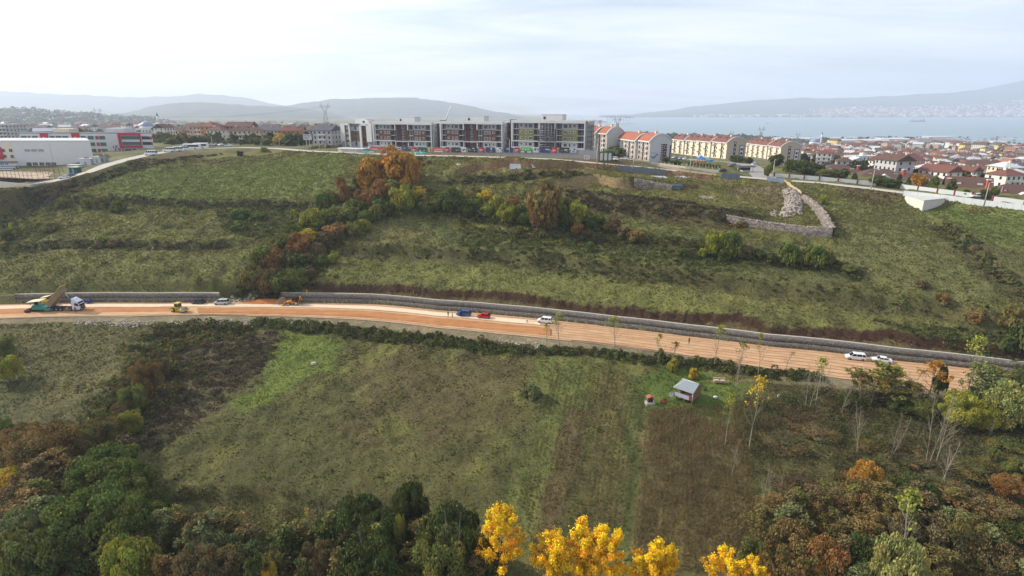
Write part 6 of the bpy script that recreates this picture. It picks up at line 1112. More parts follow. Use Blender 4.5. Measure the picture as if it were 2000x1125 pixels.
def gabion(name, lab, t0, t1):
    ts_ = np.linspace(t0, t1, max(8, int(abs(t1 - t0) * 170 / 2.0))); o = thing(name, lab, 'retaining wall', (0, 0, 0), group='gabion walls of the earth road')
    for nm, d0, d1, z0, z1, m in (('lower_tier', .15, 1.3, RZ - .3, RZ + 1.45, M_gab), ('upper_tier', .36, 2.2, RZ + 1.46, RZ + WT, M_gab), ('cap', 1.7, 2.25, RZ + WT + .002, RZ + WT + .07, M_cap)):
        V = []; Fx = []
        for t in ts_:
            r = float(r_up(t)); j = (vnoise(np.array([t * 300]), np.array([d0 * 9]))[0] - .5) * .06
            for dd, zz in ((d0 + j, z0), (d0 + j, z1 + j * .6), (d1, z1 + j * .6), (d1, z0)): V.append(((r + dd) * math.sin(t), (r + dd) * math.cos(t), zz))
        n = len(ts_)
        for i in range(n - 1):
            for k in range(4): Fx.append((i * 4 + k, i * 4 + (k + 1) % 4, i * 4 + 4 + (k + 1) % 4, i * 4 + 4 + k))
        Fx += [(0, 1, 2, 3), ((n - 1) * 4 + 3, (n - 1) * 4 + 2, (n - 1) * 4 + 1, (n - 1) * 4)]; link(nm, np_mesh(nm, V, Fx, m), o)
tpx = lambda px: math.atan((px - 1000) / F / .945)
gabion('gabion_wall', 'short gabion wall on the left behind the tipper truck and the parked cars', tpx(33), tpx(432)); gabion('gabion_wall', 'long two tier gabion wall running from the loader to the right edge', tpx(551), _tu[-2])
# rocks on the bare stretch between the two walls and elsewhere
def rock_mesh(seed, m):
    rg = random.Random(seed); mb = MB(); n = 7; vs = [(0, 0, 1.0 * rg.uniform(.6, .9))]; fs = []
    for j, (zr, rr) in enumerate(((.6, .75), (.1, 1.0), (-.4, .8))):
        for i in range(n): a = 2 * math.pi * i / n; k = rr * rg.uniform(.75, 1.15); vs.append((k * math.cos(a), k * math.sin(a), zr * rg.uniform(.7, 1.2)))
    for i in range(n): fs.append((0, 1 + i, 1 + (i + 1) % n))
    for j in range(2):
        for i in range(n): fs.append((1 + j * n + i, 1 + (j + 1) * n + i, 1 + (j + 1) * n + (i + 1) % n, 1 + j * n + (i + 1) % n))
    return mb.add(vs, fs, m).mesh('rock')
M_rock = mat('pale_rock', C3(176, 168, 154), .9, noise=.2, nscale=2); M_rock2 = mat('pinkish_rubble', C3(168, 156, 146), .9, noise=.25, nscale=2)
ROCKS = [rock_mesh(i, M_rock) for i in range(4)]
def rubble(name, lab, poly, n, s0, s1, seed, m=M_rock2, heap=0.0, kind=None, cat='stone heap'):
    rg = np.random.default_rng(seed); Pg = np.array([gp(*p) for p in poly]); lo, hi = Pg[:, :2].min(0), Pg[:, :2].max(0); q = rg.uniform(lo, hi, (n * 6, 2)); q = q[pin(q[:, 0], q[:, 1], Pg)][:n]; Z = H(q[:, 0], q[:, 1]); d, _, _ = pdist(q[:, 0], q[:, 1], np.vstack([Pg, Pg[:1]])); Z = Z + heap * np.clip(d / (d.max() + 1e-6), 0, 1) * rg.uniform(.3, 1, len(q))
    mb = MB(); base = [np.array([v.co[:] for v in me.vertices]) for me in ROCKS]; fb = [[tuple(p.vertices) for p in me.polygons] for me in ROCKS]
    for i in range(len(q)):
        k = i % 4; s = rg.uniform(s0, s1); a = rg.uniform(0, 6.28); c, s_ = math.cos(a), math.sin(a); B_ = base[k] * s * rg.uniform(.6, 1.3, 3); mb.add([(q[i, 0] + x * c - y * s_, q[i, 1] + x * s_ + y * c, Z[i] + z + s * .2) for x, y, z in B_], fb[k], m)
    o = mb.build(name); return tag(o, lab, None if kind else cat, kind=kind)
rubble('stone_heap', 'long pale heap of rubble stones inside the ruined walls', [(1528, 372), (1556, 372), (1566, 390), (1566, 420), (1535, 426), (1522, 422), (1532, 398)], 900, .22, .55, 1, heap=2.2)
rubble('stone_heap', 'small flat heap of stones on the grass left of the ruined walls', [(1368, 384), (1392, 383), (1394, 389), (1370, 390)], 70, .2, .4, 2, heap=.6)
rubble('stones', None, [(430, 582), (480, 578), (540, 584), (556, 590), (540, 592), (440, 590)], 120, .2, .6, 3, M_rock, kind='stuff')
rubble('stones', None, [(1440, 365), (1530, 365), (1545, 378), (1500, 382), (1440, 376)], 160, .12, .3, 4, kind='stuff')
rubble('gravel_stones', None, [(150, 626), (360, 628), (400, 634), (250, 640), (140, 634)], 260, .12, .35, 5, M_rock, kind='stuff')
rubble('gravel_stones', None, [(400, 622), (600, 630), (640, 637), (560, 640), (400, 632)], 260, .12, .35, 6, M_rock, kind='stuff')
rubble('gravel_stones', None, [(960, 664), (1060, 672), (1070, 690), (980, 684)], 120, .12, .35, 7, M_rock, kind='stuff')
rubble('stones', None, [(870, 296), (1100, 302), (1110, 308), (870, 303)], 120, .15, .4, 8, kind='stuff')
rubble('stones', None, [(685, 300), (720, 303), (716, 308), (680, 306)], 60, .15, .4, 9, kind='stuff')
rubble('stones', None, [(1502, 412), (1516, 410), (1518, 422), (1508, 424)], 40, .2, .4, 10, kind='stuff')
# ruined stone walls
def stone_wall(name, lab, pts, h, w, seed, m=M_ruin, top=.35, grp='ruined stone walls on the hillside', low=-1.2):
    """pts: world points of the wall foot; heights per point; loose stones along the top"""
    rg = np.random.default_rng(seed); P = []; Hh = []
    for (a, ha), (b, hb) in zip(list(zip(pts, h))[:-1], list(zip(pts, h))[1:]):
        n = max(2, int(np.linalg.norm(np.array(b) - a) / 1.0)); P += [np.array(a) + (np.array(b) - a) * k / n for k in range(n)]; Hh += [ha + (hb - ha) * k / n for k in range(n)]
    P.append(np.array(pts[-1])); Hh.append(h[-1]); P = np.array(P); T = np.gradient(P[:, :2], axis=0); T /= np.linalg.norm(T, axis=1)[:, None]; Nn = np.stack([-T[:, 1], T[:, 0]], 1); V = []; Fx = []; o = thing(name, lab, 'stone wall', (0, 0, 0), group=grp)
    for p, n_, hh in zip(P, Nn, Hh):
        z = p[2]; j = rg.normal(0, .10); 
        for s, zz in ((-1, low), (-.9, hh * .5), (-.8, hh + j), (.8, hh + j), (.9, hh * .5), (1, low)): V.append((p[0] + n_[0] * w / 2 * s, p[1] + n_[1] * w / 2 * s, z + zz))
    n = len(P)
    for i in range(n - 1):
        for k in range(5): Fx.append((i * 6 + k, i * 6 + k + 1, i * 6 + 7 + k, i * 6 + 6 + k))
    me = np_mesh('wall', V, Fx, m); link('wall', me, o); mb = MB(); base = [np.array([v.co[:] for v in me_.vertices]) for me_ in ROCKS]; fb = [[tuple(p.vertices) for p in me_.polygons] for me_ in ROCKS]
    for p, n_, hh in zip(P, Nn, Hh):
        for _ in range(5):
            s = rg.uniform(.08, max(top, .12)); off = rg.uniform(-.8, .8) * w / 2; q = p[:2] + n_ * off + rg.uniform(-.5, .5, 2); k = int(rg.integers(0, 4)); mb.add([(q[0] + x, q[1] + y, p[2] + hh + z) for x, y, z in base[k] * s * rg.uniform(.6, 1.2, 3)], fb[k], M_rock2)
    c = mb.build('coping_stones', o); c['kind'] = 'stuff'
W_ = [gp(1420, 432), gp(1500, 448), gp(1570, 459), gp(1624, 464)]
stone_wall('stone_wall', 'long front wall of grey rubble stones below the stone heap', W_, [1.9, 2.4, 2.8, 3.3], 1.0, 1)
W2 = [np.array(W_[-1]) + [0, .5, 0], gp(1606, 432), gp(1590, 408), gp(1568, 388)]
stone_wall('stone_wall', 'broad broken side wall climbing uphill from the corner of the ruin', W2, [3.3, 3.0, 2.4, 1.4], 1.8, 2, top=.5)
M_tan = mat('tan_wall', C3(190, 172, 138), .9, noise=.15, nscale=1.5)
stone_wall('stone_wall', 'thin pale tan wall between the ruin and the road hoarding', [gp(1566, 381), gp(1548, 368), gp(1530, 354)], [1.2, 1.1, .9], .6, 3, m=M_tan, top=.15)
stone_wall('stone_wall', 'short grey stone retaining wall with a blue tank at its right end', [gp(1238, 367), gp(1275, 368.5), gp(1312, 371)], [2.6, 2.2, 1.9], .8, 4, top=.3)
def straight(name, lab, cat, pts, h, panel, gap, m_panel, post=None, base=0.0, grp=None, thick=.06, ribs=False, hp=None, tilt=0):
    """fence along world points: panels between posts, each post its own part"""
    o = thing(name, lab, cat, pts[0], group=grp); P0 = np.array(pts[0]); L = []; 
    for a, b in zip(pts[:-1], pts[1:]):
        a, b = np.array(a), np.array(b); n = max(1, int(round(np.linalg.norm((b - a)[:2]) / panel))); L += [(a + (b - a) * k / n, a + (b - a) * (k + 1) / n) for k in range(n)]
    mb = MB(); rg = random.Random(len(L))
    for a, b in L:
        d = b - a; ln = float(np.hypot(d[0], d[1])); rz = math.atan2(d[1], d[0]); c = (a + b) / 2 - P0; dz = rg.uniform(-.03, .03); za, zb = a[2] - P0[2] + dz, b[2] - P0[2] + dz; t = thick; u = np.array([d[0], d[1]]) / ln; nn = np.array([-u[1], u[0]]) * t / 2; A_, B_ = (a - P0)[:2] + u * gap, (b - P0)[:2] - u * gap
        vs = []; 
        for q, z in ((A_, za), (B_, zb)):
            for s in (-1, 1):
                for hh in (base, h): vs.append((q[0] + nn[0] * s, q[1] + nn[1] * s, z + hh))
        mb.add(vs, [(0, 1, 3, 2), (4, 6, 7, 5), (0, 4, 5, 1), (2, 3, 7, 6), (1, 5, 7, 3), (0, 2, 6, 4)], m_panel)
    mb.build('panels', o)
    if post:
        for i, (a, b) in enumerate(L[:95] + [(L[-1][1], None)]):
            mp, w, ph = post; c = a - P0; q = MB(); q.box(-w / 2, -w / 2, -.6, w / 2, w / 2, ph, mp); q.build('post', o, (c[0], c[1], c[2]))
    return o
M_sheet = mat('white_sheet', C3(206, 210, 212), .5, noise=.05, nscale=.6); M_bsheet = mat('blue_grey_sheet', C3(108, 118, 130), .6, noise=.1, nscale=.6); M_brick = mat('brick_post', C3(132, 62, 52), .9)
G3 = lambda px, py, dz=0: gp(px, py, dz)
straight('garden_wall', 'white panelled garden wall with brick posts, left stretch in front of the villas', 'garden wall', [G3(1512, 345.5), G3(1600, 352), G3(1712, 363)], 1.6, 6.5, .3, M_sheet, (M_brick, .45, 2.1), thick=.2, grp='white garden walls of the villas', base=-.8)
straight('garden_wall', 'white panelled garden wall with brick posts, middle stretch right of the dark hedge', 'garden wall', [G3(1756, 368), G3(1830, 377), G3(1898, 385.5)], 1.7, 6.2, .3, M_sheet, (M_brick, .45, 2.2), thick=.2, grp='white garden walls of the villas', base=-.8)
straight('garden_wall', 'white panelled garden wall at the right edge before the gatehouse', 'garden wall', [G3(1938, 392), G3(2000, 400), G3(2060, 407)], 1.6, 6.5, .3, M_sheet, (M_brick, .45, 2.1), thick=.2, grp='white garden walls of the villas', base=-.8)
straight('hoarding', 'white metal sheet hoarding beside the concrete tank on the right', 'hoarding', [G3(1763, 383), G3(1850, 393), G3(1930, 404), G3(2010, 414), G3(2100, 428)], 2.0, 2.4, .02, M_sheet, (M_steel, .08, 2.1), base=-.3)
straight('hoarding', 'dark blue grey sheet hoarding leaning at the roadside below the green gate', 'hoarding', [G3(1208, 333), G3(1245, 337), G3(1300, 342)], 2.3, 3, .03, M_bsheet, (M_steel, .08, 2.0), base=-.2)
straight('hoarding', 'short dark grey sheet hoarding at the roadside left of the estate entrance', 'hoarding', [G3(1409, 348.5), G3(1444, 350)], 2.3, 3, .03, M_bsheet, (M_steel, .08, 2.2), base=-.2)
straight('hoarding', 'short pale blue sheet hoarding at the top of the tan wall', 'hoarding', [G3(1498, 354.5), G3(1530, 358)], 1.9, 2, .03, mat('pale_blue_sheet', C3(160, 178, 194), .6), (M_steel, .08, 2.0), base=-.2)
straight('railing', 'low stone wall with white railing round the estate with the playground', 'fence', [G3(1243, 317), G3(1290, 323), G3(1340, 329.5), G3(1404, 337)], 1.0, 3, .0, M_conc, (M_white, .12, 2.1), thick=.3, base=-.6)
# loose sheets lying in the excavation
for i, (px, py, w, h, rz, lab) in enumerate([(1007, 331, 5.0, 2.6, .1, 'grey metal sheet leaning on the bank of the upper excavation, left one'), (1047, 330, 3.6, 2.8, .5, 'grey metal sheet leaning on the bank of the upper excavation, right one'), (1287, 348, 7, 2, -.1, 'fallen pale sheet beside the road, left of three'), (1332, 348, 5, 2, .2, 'fallen pale sheet beside the road, middle of three'), (1362, 350, 8, 2, .1, 'fallen pale sheet beside the road, right of three'), (897, 323, 2, 1.6, .4, 'small pale sheet on the slope left of the excavation')]):
    p = gp(px, py); mb = MB(); a = .9 if i < 2 else .35; c, s = math.cos(a), math.sin(a); mb.add([(-w / 2, 0, 0), (w / 2, 0, .1), (w / 2 * .9, h * c, h * s), (-w / 2 * .95, h * c, h * s + .15), (-w / 2, .05, -.06), (w / 2, .05, .04), (w / 2 * .9, h * c + .05, h * s - .06), (-w / 2 * .95, h * c + .05, h * s + .09)], [(0, 1, 2, 3), (7, 6, 5, 4), (0, 4, 5, 1), (1, 5, 6, 2), (2, 6, 7, 3), (3, 7, 4, 0)], mat('pale_sheet', C3(176, 182, 184), .6)); tag(mb.build('metal_sheet', None, tuple(p), rz), lab, 'metal sheet', 'loose metal sheets by the excavation')
# site fence with banners
fp = lambda px, z, off: fa(px) + np.array([dAB[1], -dAB[0], 0]) / np.hypot(dAB[0], dAB[1]) * off * 1.0 + np.array([0, 0, z])
nrm = np.array([dAB[1], -dAB[0]]) / np.hypot(dAB[0], dAB[1]); ang = math.atan2(dAB[1], dAB[0])
def front(px, y_top_px):      # on a line 12 m in front of the blocks
    off = 12.0; lo = None; k = (px - 1000) / F
    def f(s): q = AL + dAB * s; x, y = q[0] + nrm[0] * off, q[1] + nrm[1] * off; return x - k * (y * CP + 20 * SP), x, y
    a, b = -1.5, 2.5
    for _ in range(50):
        m_ = (a + b) / 2
        if f(a)[0] * f(m_)[0] <= 0: b = m_
        else: a = m_
    _, x, y = f(a); D = y * CP + 20 * SP; return np.array([x, y, unpD(px, y_top_px, D)[2]])
fence_z = lambda px: np.interp(px, [722, 860, 1000, 1145, 1245], [297.8, 301.5, 304.5, 308, 313])
pts = []
for px in (722, 790, 860, 930, 1000, 1070, 1145, 1168): q = front(px, fence_z(px)); pts.append(q)
M_board = mat('grey_boards', C3(150, 150, 152), .8, noise=.12, nscale=.8)
straight('site_fence', 'long grey board fence in front of the unfinished blocks', 'fence', pts, 3.5, 2.5, .0, M_board, (M_steel, .12, 3.6), base=-2.0, thick=.15)
BAN = [(725, 741, 'r', 'wide red banner with white lettering, leftmost on the site fence'), (744, 752, 's', 'square red banner next to the leftmost wide red banner'), (756, 771, 'b', 'dark blue picture banner behind the left lamp post'), (774, 784, 'l', 'pale picture banner between two dark blue ones'), (786, 802, 'b', 'dark blue banner left of the second red square'), (805, 814, 's', 'square red banner left of the green car picture'), (816, 834, 'g', 'banner with a dark green car picture'), (837, 845, 'y', 'yellow banner with a dark figure'), (848, 866, 'r', 'wide red banner with white lettering below the first stair tower'),
 (869.5, 878, 's', 'square red banner right of the second wide red banner'), (882, 899, 'k', 'dark banner with a white streak, below the left white balcony'), (902, 911, 'w', 'white banner with a line drawing'), (915, 933, 'k', 'dark brown banner with a crowd of small figures'), (936, 946, 's', 'square red banner in the middle of the site fence'), (949, 967, 'b', 'blue grey banner with a white headline'), (970, 980, 'w', 'white banner with a black emblem'), (984, 1002, 'b', 'dark blue banner behind the lamp post below the second stair tower'),
 (1006, 1015, 's', 'square red banner left of the green banner'), (1018, 1038, 'G', 'bright green banner with white letters over a red and white strip'), (1042, 1052, 'w', 'white banner with a dark figure right of the green banner'), (1055, 1075, 'b', 'banner with a blue mountain picture'), (1078, 1088, 's', 'rightmost square red banner'), (1092, 1112, 'k', 'black banner with a red spot'), (1115, 1126, 'l', 'pale blue banner, last on the right')]
bm_ = {k: mat('banner_' + n_, C3(*c), .6) for k, n_, c in (('r', 'red', (206, 60, 76)), ('s', 'crimson', (200, 34, 56)), ('b', 'navy', (58, 66, 110)), ('l', 'pale', (170, 184, 196)), ('g', 'dark_green', (70, 90, 92)), ('y', 'yellow', (200, 180, 110)), ('k', 'dark', (58, 58, 62)), ('w', 'white', (206, 208, 210)), ('G', 'green', (50, 172, 80)))}
for x0, x1, k, lab in BAN:
    a, b = front(x0, 0), front(x1, 0); yt = np.interp(x0, [725, 860, 1000, 1126], [286.6, 287.2, 287.4, 287.6]); yb = np.interp(x0, [725, 860, 1000, 1126], [296.5, 297.0, 297.3, 298.2]); zt, zb_ = front(x0, yt)[2], front(x0, yb)[2]; w = float(np.hypot(*(b - a)[:2])); hh = zt - zb_
    o = thing('banner', lab, 'banner', (a[0] + nrm[0] * .25, a[1] + nrm[1] * .25, zb_), ang, 'banners on the site fence'); mb = MB(); mb.box(0, -.04, 0, w, .02, hh, bm_[k]); mb.build('sheet', o); q = MB(); rg = random.Random(int(x0)); wt_, dk_, rd_ = bm_['w'], bm_['k'], bm_['s']
    if k == 'r':
        for i in range(9): q.box(w * .1 + i * w * .09, -.06, hh * .45, w * .1 + i * w * .09 + w * .06, -.041, hh * (.62 + .1 * (i % 3 == 0)), wt_)
        q.box(0, -.055, 0, w, -.041, hh * .28, wt_)
    elif k == 's':
        for j in range(2):
            for i in range(5 - j * 2): q.box(w * .12 + i * w * .14, -.06, hh * (.42 - .22 * j), w * .12 + i * w * .14 + w * .1, -.041, hh * (.58 - .22 * j), wt_)
        q.box(w * .6, -.05, hh * .55, w * .9, -.041, hh * .85, dk_)
    elif k == 'G':
        for i, cc in enumerate('CIVISI'): q.box(w * (.14 + i * .13), -.06, hh * .45, w * (.14 + i * .13) + w * (.025 if cc == 'I' else .07), -.041, hh * .85, wt_)
        q.box(0, -.05, 0, w, -.041, hh * .22, wt_); q.box(w * .3, -.07, 0, w * .6, -.051, hh * .3, rd_)
    elif k == 'y': q.tube((w * .5, -.06, hh * .15), (w * .5, -.06, hh * .7), w * .08, n=6, m=dk_); q.tube((w * .5, -.06, hh * .72), (w * .5, -.06, hh * .88), w * .09, n=6, m=dk_)
    else:
        for i in range(9): u, v = rg.uniform(.08, .8), rg.uniform(.1, .75); q.box(w * u, -.045 - .003 * i, hh * v, w * min(.98, u + rg.uniform(.05, .3)), -.041, hh * min(.95, v + rg.uniform(.05, .25)), rg.choice([wt_, bm_['l'], dk_, bm_['b'], bm_['k']] + ([rd_] if 'red' in lab else [])) if k != 'w' else dk_)
    q.build('print', o)
# lamp posts
def lamp(px, pt, pb, lab=None, arm=False, foot=None):
    p = gp(px, pb) if foot is None else foot; D = p[1] * CP - p[2] * SP; top = unpD(px, pt, D)[2]; h = max(5, top - p[2]); o = thing('street_lamp', None, 'street lamp', p, random.uniform(-.4, .4)); mb = MB(); mb.tube((0, 0, -.5), (0, 0, h), .2, .11, 8, M_conc); mb.build('pole', o)
    mb = MB(); mb.tube((0, 0, h), (0, -1.5, h + .35), .06, n=5, m=M_steel); mb.build('arm', o); mb = MB(); mb.box(-.16, -2.2, h + .26, .16, -1.4, h + .44, M_lgrey); mb.build('lamp_head', o); LAMPS.append((px, o)); return o
LAMPS = []
for a in [(416, 265, 290), (547, 264, 289.5), (625, 264, 295), (637, 272, 297.5), (756, 276, 302), (865, 274, 305), (995, 271, 308), (1165, 283, 319), (1237, 305, 328), (1347, 301, 339), (1508, 312, 351), (1701, 331, 369.5), (1921, 355, 403), (303, 268, 300), (206, 300, 318)]: lamp(*a)
ranked(LAMPS, 'concrete lamp post along the ridge road', 'lamp posts along the ridge road')
def signboard(px, py0, py1, pb, w, lab, m, txt=True):
    p = gp(px, pb); D = p[1] * CP - p[2] * SP; z1 = unpD(px, py0, D)[2] - p[2]; z0 = unpD(px, py1, D)[2] - p[2]; o = thing('sign', lab, 'sign', p); mb = MB(); [mb.tube((s * w * .2, 0, -.3), (s * w * .2, 0, z0 + .2), .12, n=6, m=M_white) for s in ((-1, 1) if w > 3 else (0,))]; mb.build('pole', o); mb = MB(); mb.box(-w / 2, -.1, z0, w / 2, .1, z1, m); b = mb.build('board', o); q = MB()
    for j in range(3):
        for i in range(6 - j): q.box(-w * .4 + i * w * .14, -.13, z0 + (z1 - z0) * (.72 - .26 * j), -w * .4 + i * w * .14 + w * .09, -.101, z0 + (z1 - z0) * (.84 - .26 * j), M_dgrey if m is not M_red else M_white)
    q.build('lettering', b)
signboard(603, 262, 273, 292, 4.6, 'white sign board on a pole at the bend of the ridge road', M_lgrey); signboard(1146, 303, 311, 313, 2.6, 'small white notice board on the grey site fence near the green gate', M_white)
# green gate
def gate():
    a, b = G3(1170, 316), G3(1195, 316); w = float(np.hypot(*(b - a)[:2])); o = thing('gate', 'dark green site gate with three pale panels', 'gate', a, math.atan2(b[1] - a[1], b[0] - a[0])); M_g = mat('dark_green_metal', C3(46, 84, 62), .6); h = 4.2; mb = MB()
    for k in range(4): x = w * k / 3; mb.box(x - .25, -.1, -.5, x + .25, .1, h, M_g)
    mb.box(-.4, -.12, h, w + .4, .12, h + .5, M_g); mb.box(0, -.08, 0, w, .08, .4, M_g); mb.build('frame', o)
    for k in range(3): q = MB(); q.box(w * k / 3 + .45, -.05, .6, w * (k + 1) / 3 - .45, .05, h - .4, M_lgrey); q.build('panel', o)
gate()
# villas
def villa(px, py, z, w, d, h, rh, rz, lab, front=None, chim=()):
    p = unp(px, py, z); o = thing('villa', lab, 'villa', p, rz, 'brown roofed villas below the ridge road'); mb = MB(); mb.box(-w / 2, -d / 2, -5, w / 2, d / 2, h, M_white if front is None else front); mb.prism([(-d / 2, h), (0, h + rh * .93), (d / 2, h)], w / 2 - .3, w / 2, 'x', M_white if front is None else front) if front else None; mb.build('wall', o); ov = 1.0; mb = MB()
    if front: mb.prism([(-d / 2 - ov, h - .3), (0, h + rh), (d / 2 + ov, h - .3), (d / 2 + ov, h - .6), (0, h + rh - .3), (-d / 2 - ov, h - .6)], -w / 2 - ov, w / 2 + ov, 'x', M_tile3); 
    else: r = (w - d) / 2 * .9; mb.add([(-w / 2 - ov, -d / 2 - ov, h), (w / 2 + ov, -d / 2 - ov, h), (w / 2 + ov, d / 2 + ov, h), (-w / 2 - ov, d / 2 + ov, h), (-r, 0, h + rh), (r, 0, h + rh)], [(0, 1, 5, 4), (2, 3, 4, 5), (1, 2, 5), (3, 0, 4), (0, 3, 2, 1)], M_tile3)
    rf = mb.build('roof', o)
    if front: mb = MB(); s = ov + .02; mb.prism([(-d / 2 - ov, h - .2), (0, h + rh + .12), (d / 2 + ov, h - .2), (d / 2 + ov, h - .75), (0, h + rh - .45), (-d / 2 - ov, h - .75)], w / 2 + ov - .1, w / 2 + ov + .2, 'x', M_white); mb.build('barge_board', o)
    else: mb = MB(); mb.box(-w / 2 - ov, -d / 2 - ov - .05, h - .25, w / 2 + ov, -d / 2 - ov + .15, h - .002, M_white); mb.prism([(-3, h + .0), (0, h + 2.0), (3, h + .0)], -d / 2 - ov - .3, -d / 2 + 1, 'y', M_white); mb.build('eaves', o)
    for cx, cyy, ch in chim: q = MB(); q.box(cx - .6, cyy - .5, h - 1, cx + .6, cyy + .5, h + ch, mat('orange_chimney', C3(196, 92, 60), .8)); q.box(cx - .8, cyy - .7, h + ch, cx + .8, cyy + .7, h + ch + .3, M_white); q.build('chimney', rf)
    for s in (-.25, .25):
        q = MB(); q.box(w * s - 1.2, -d * .30, h + rh * .35, w * s + 1.2, -d * .16, h + rh * .62, M_tile3); q.box(w * s - 1.0, -d * .305, h + rh * .38, w * s + 1.0, -d * .299, h + rh * .58, M_white); q.build('dormer', rf)
    for k in range(4): window(o, -w * .36 + k * w * .24, -d / 2, 1.4, 1.6, 1.5, frame=M_white)
    if front:
        for k, yy in enumerate((-3, 0, 3)): window(o, w / 2, yy, 1.6 if k != 1 else 1.3, 1.2, 2.0 if k == 1 else 1.3, '+x', frame=M_white)
        q = MB(); q.box(w / 2 + .003, -4, 3.3, w / 2 + 1.2, 4, 3.5, M_white); q.build('balcony', o)
villa(1634, 347, -34, 21, 15, 3.2, 3.8, -.22, 'leftmost brown roofed villa below the road, beside the dark evergreens', chim=((9.3, -1, 3.2),))
villa(1714, 357, -35, 23, 15, 3.2, 3.8, -.25, 'second brown roofed villa with an orange chimney at its right end', chim=((11, 0, 3.6),))
villa(1792, 364, -36.5, 20, 14, 3.2, 3.6, -.2, 'third brown roofed villa, half hidden by the tan garden tree', chim=((-7, 2, 4.4), (8, 1, 2.5)))
villa(1884, 383, -36, 15, 14, 3.4, 5.0, -.55, 'villa with a big gable coloured blue grey for shade, facing the parked white car', front=mat('blue_shade_wall', C3(128, 140, 162), .85), chim=((2, 2, 5.4), (-7, -2, 4)))  # blue grey wall colour carries the shade on the gable
villa(1975, 396, -35.5, 22, 14, 3.2, 4.2, -.3, 'rightmost villa with gatehouse and a red flag', chim=((-8, 3, 5.2),))
p_ = unp(1951, 394, -34.6); o = thing('flagpole', 'thin flagpole with a hanging red flag at the rightmost villa', 'flag', p_); mb = MB(); mb.tube((0, 0, -2), (0, 0, 6.0), .06, n=6, m=M_white); mb.build('pole', o); mb = MB(); mb.prism([(.06, 5.8), (.9, 5.4), (.75, 4.2), (.06, 3.9)], -.03, .03, 'y', M_red); mb.build('flag', o)
# concrete tank
def tank():
    pA, pB, pC, pD = [unp(*q) for q in ((1768, 381, -30.8), (1805, 392, -30.8), (1846, 388, -30.8), (1812, 380, -30.8))]; mb = MB(); pl = [(p[0], p[1]) for p in (pA, pB, pC, pD)]; o = thing('concrete_tank', 'white flat topped concrete tank set in the grass slope', 'water tank', (0, 0, 0)); mb.prism(pl, -36, pB[2], 'z', mat('pale_concrete', C3(210, 206, 196), .85, noise=.08, nscale=.6)); mb.build('wall', o); c = np.mean(pl, axis=0); mb = MB(); mb.prism([tuple(c + (np.array(p) - c) * 1.03) for p in pl], pB[2] + .002, pB[2] + .18, 'z', mat('tank_roof', C3(190, 190, 184), .9, noise=.08)); mb.build('roof', o)
tank()
# rounded concrete footing and pallets left of the blocks
def footing():
    p = gp(688, 297); o = thing('concrete_slab', 'rounded grey concrete base below the leftmost unfinished block', 'concrete base', p, ang); mb = MB(); pl = [(-8.5, 0), (-7.5, -2.2), (-4.5, -3.2), (6, -3.4), (8.5, -2), (8.5, 3), (-8, 3)]; mb.prism(pl, -1, 1.6, 'z', M_conc); mb.build('base', o); mb = MB(); mb.prism([(x * 1.04, y * 1.08) for x, y in pl], 1.602, 2.0, 'z', M_lgrey); mb.build('rim', o)
footing()
M_teal = mat('teal_wrap', C3(130, 196, 180), .5)
for i, (px, py, w, m, lab) in enumerate([(716, 300, 4, M_teal, 'teal wrapped pallet stack at the left end of the site fence'), (724, 300.5, 3, M_lgrey, 'white pallet stack beside the leftmost teal one'), (760, 300.5, 4, mat('blue_tarp', C3(70, 120, 200), .5), 'blue tarpaulin covered stack behind the lamp post'), (778, 301, 4.5, M_teal, 'teal wrapped pallets above the orange tree top'), (808, 302, 4, M_teal, 'teal wrapped pallet stack, left of a pair below the car banner'), (818, 302.5, 4, M_teal, 'teal wrapped pallet stack, middle one below the car banner'), (827, 302.5, 3, M_teal, 'teal wrapped pallet stack below the yellow banner')]):
    p = gp(px, py); o = thing('pallet_stack', lab, 'pallet stack', p, .1 * i, 'pallet stacks along the site fence'); mb = MB(); mb.box(-w / 2, -.6, 0, w / 2, .6, .15, M_tan); mb.build('pallet', o); mb = MB(); rg = random.Random(i); [mb.box(-w / 2 + w * k / 3 + .06, -.55, .151, -w / 2 + w * (k + 1) / 3 - .06, .55, rg.uniform(.8, 1.5), m) for k in range(3)]; mb.build('load', o)
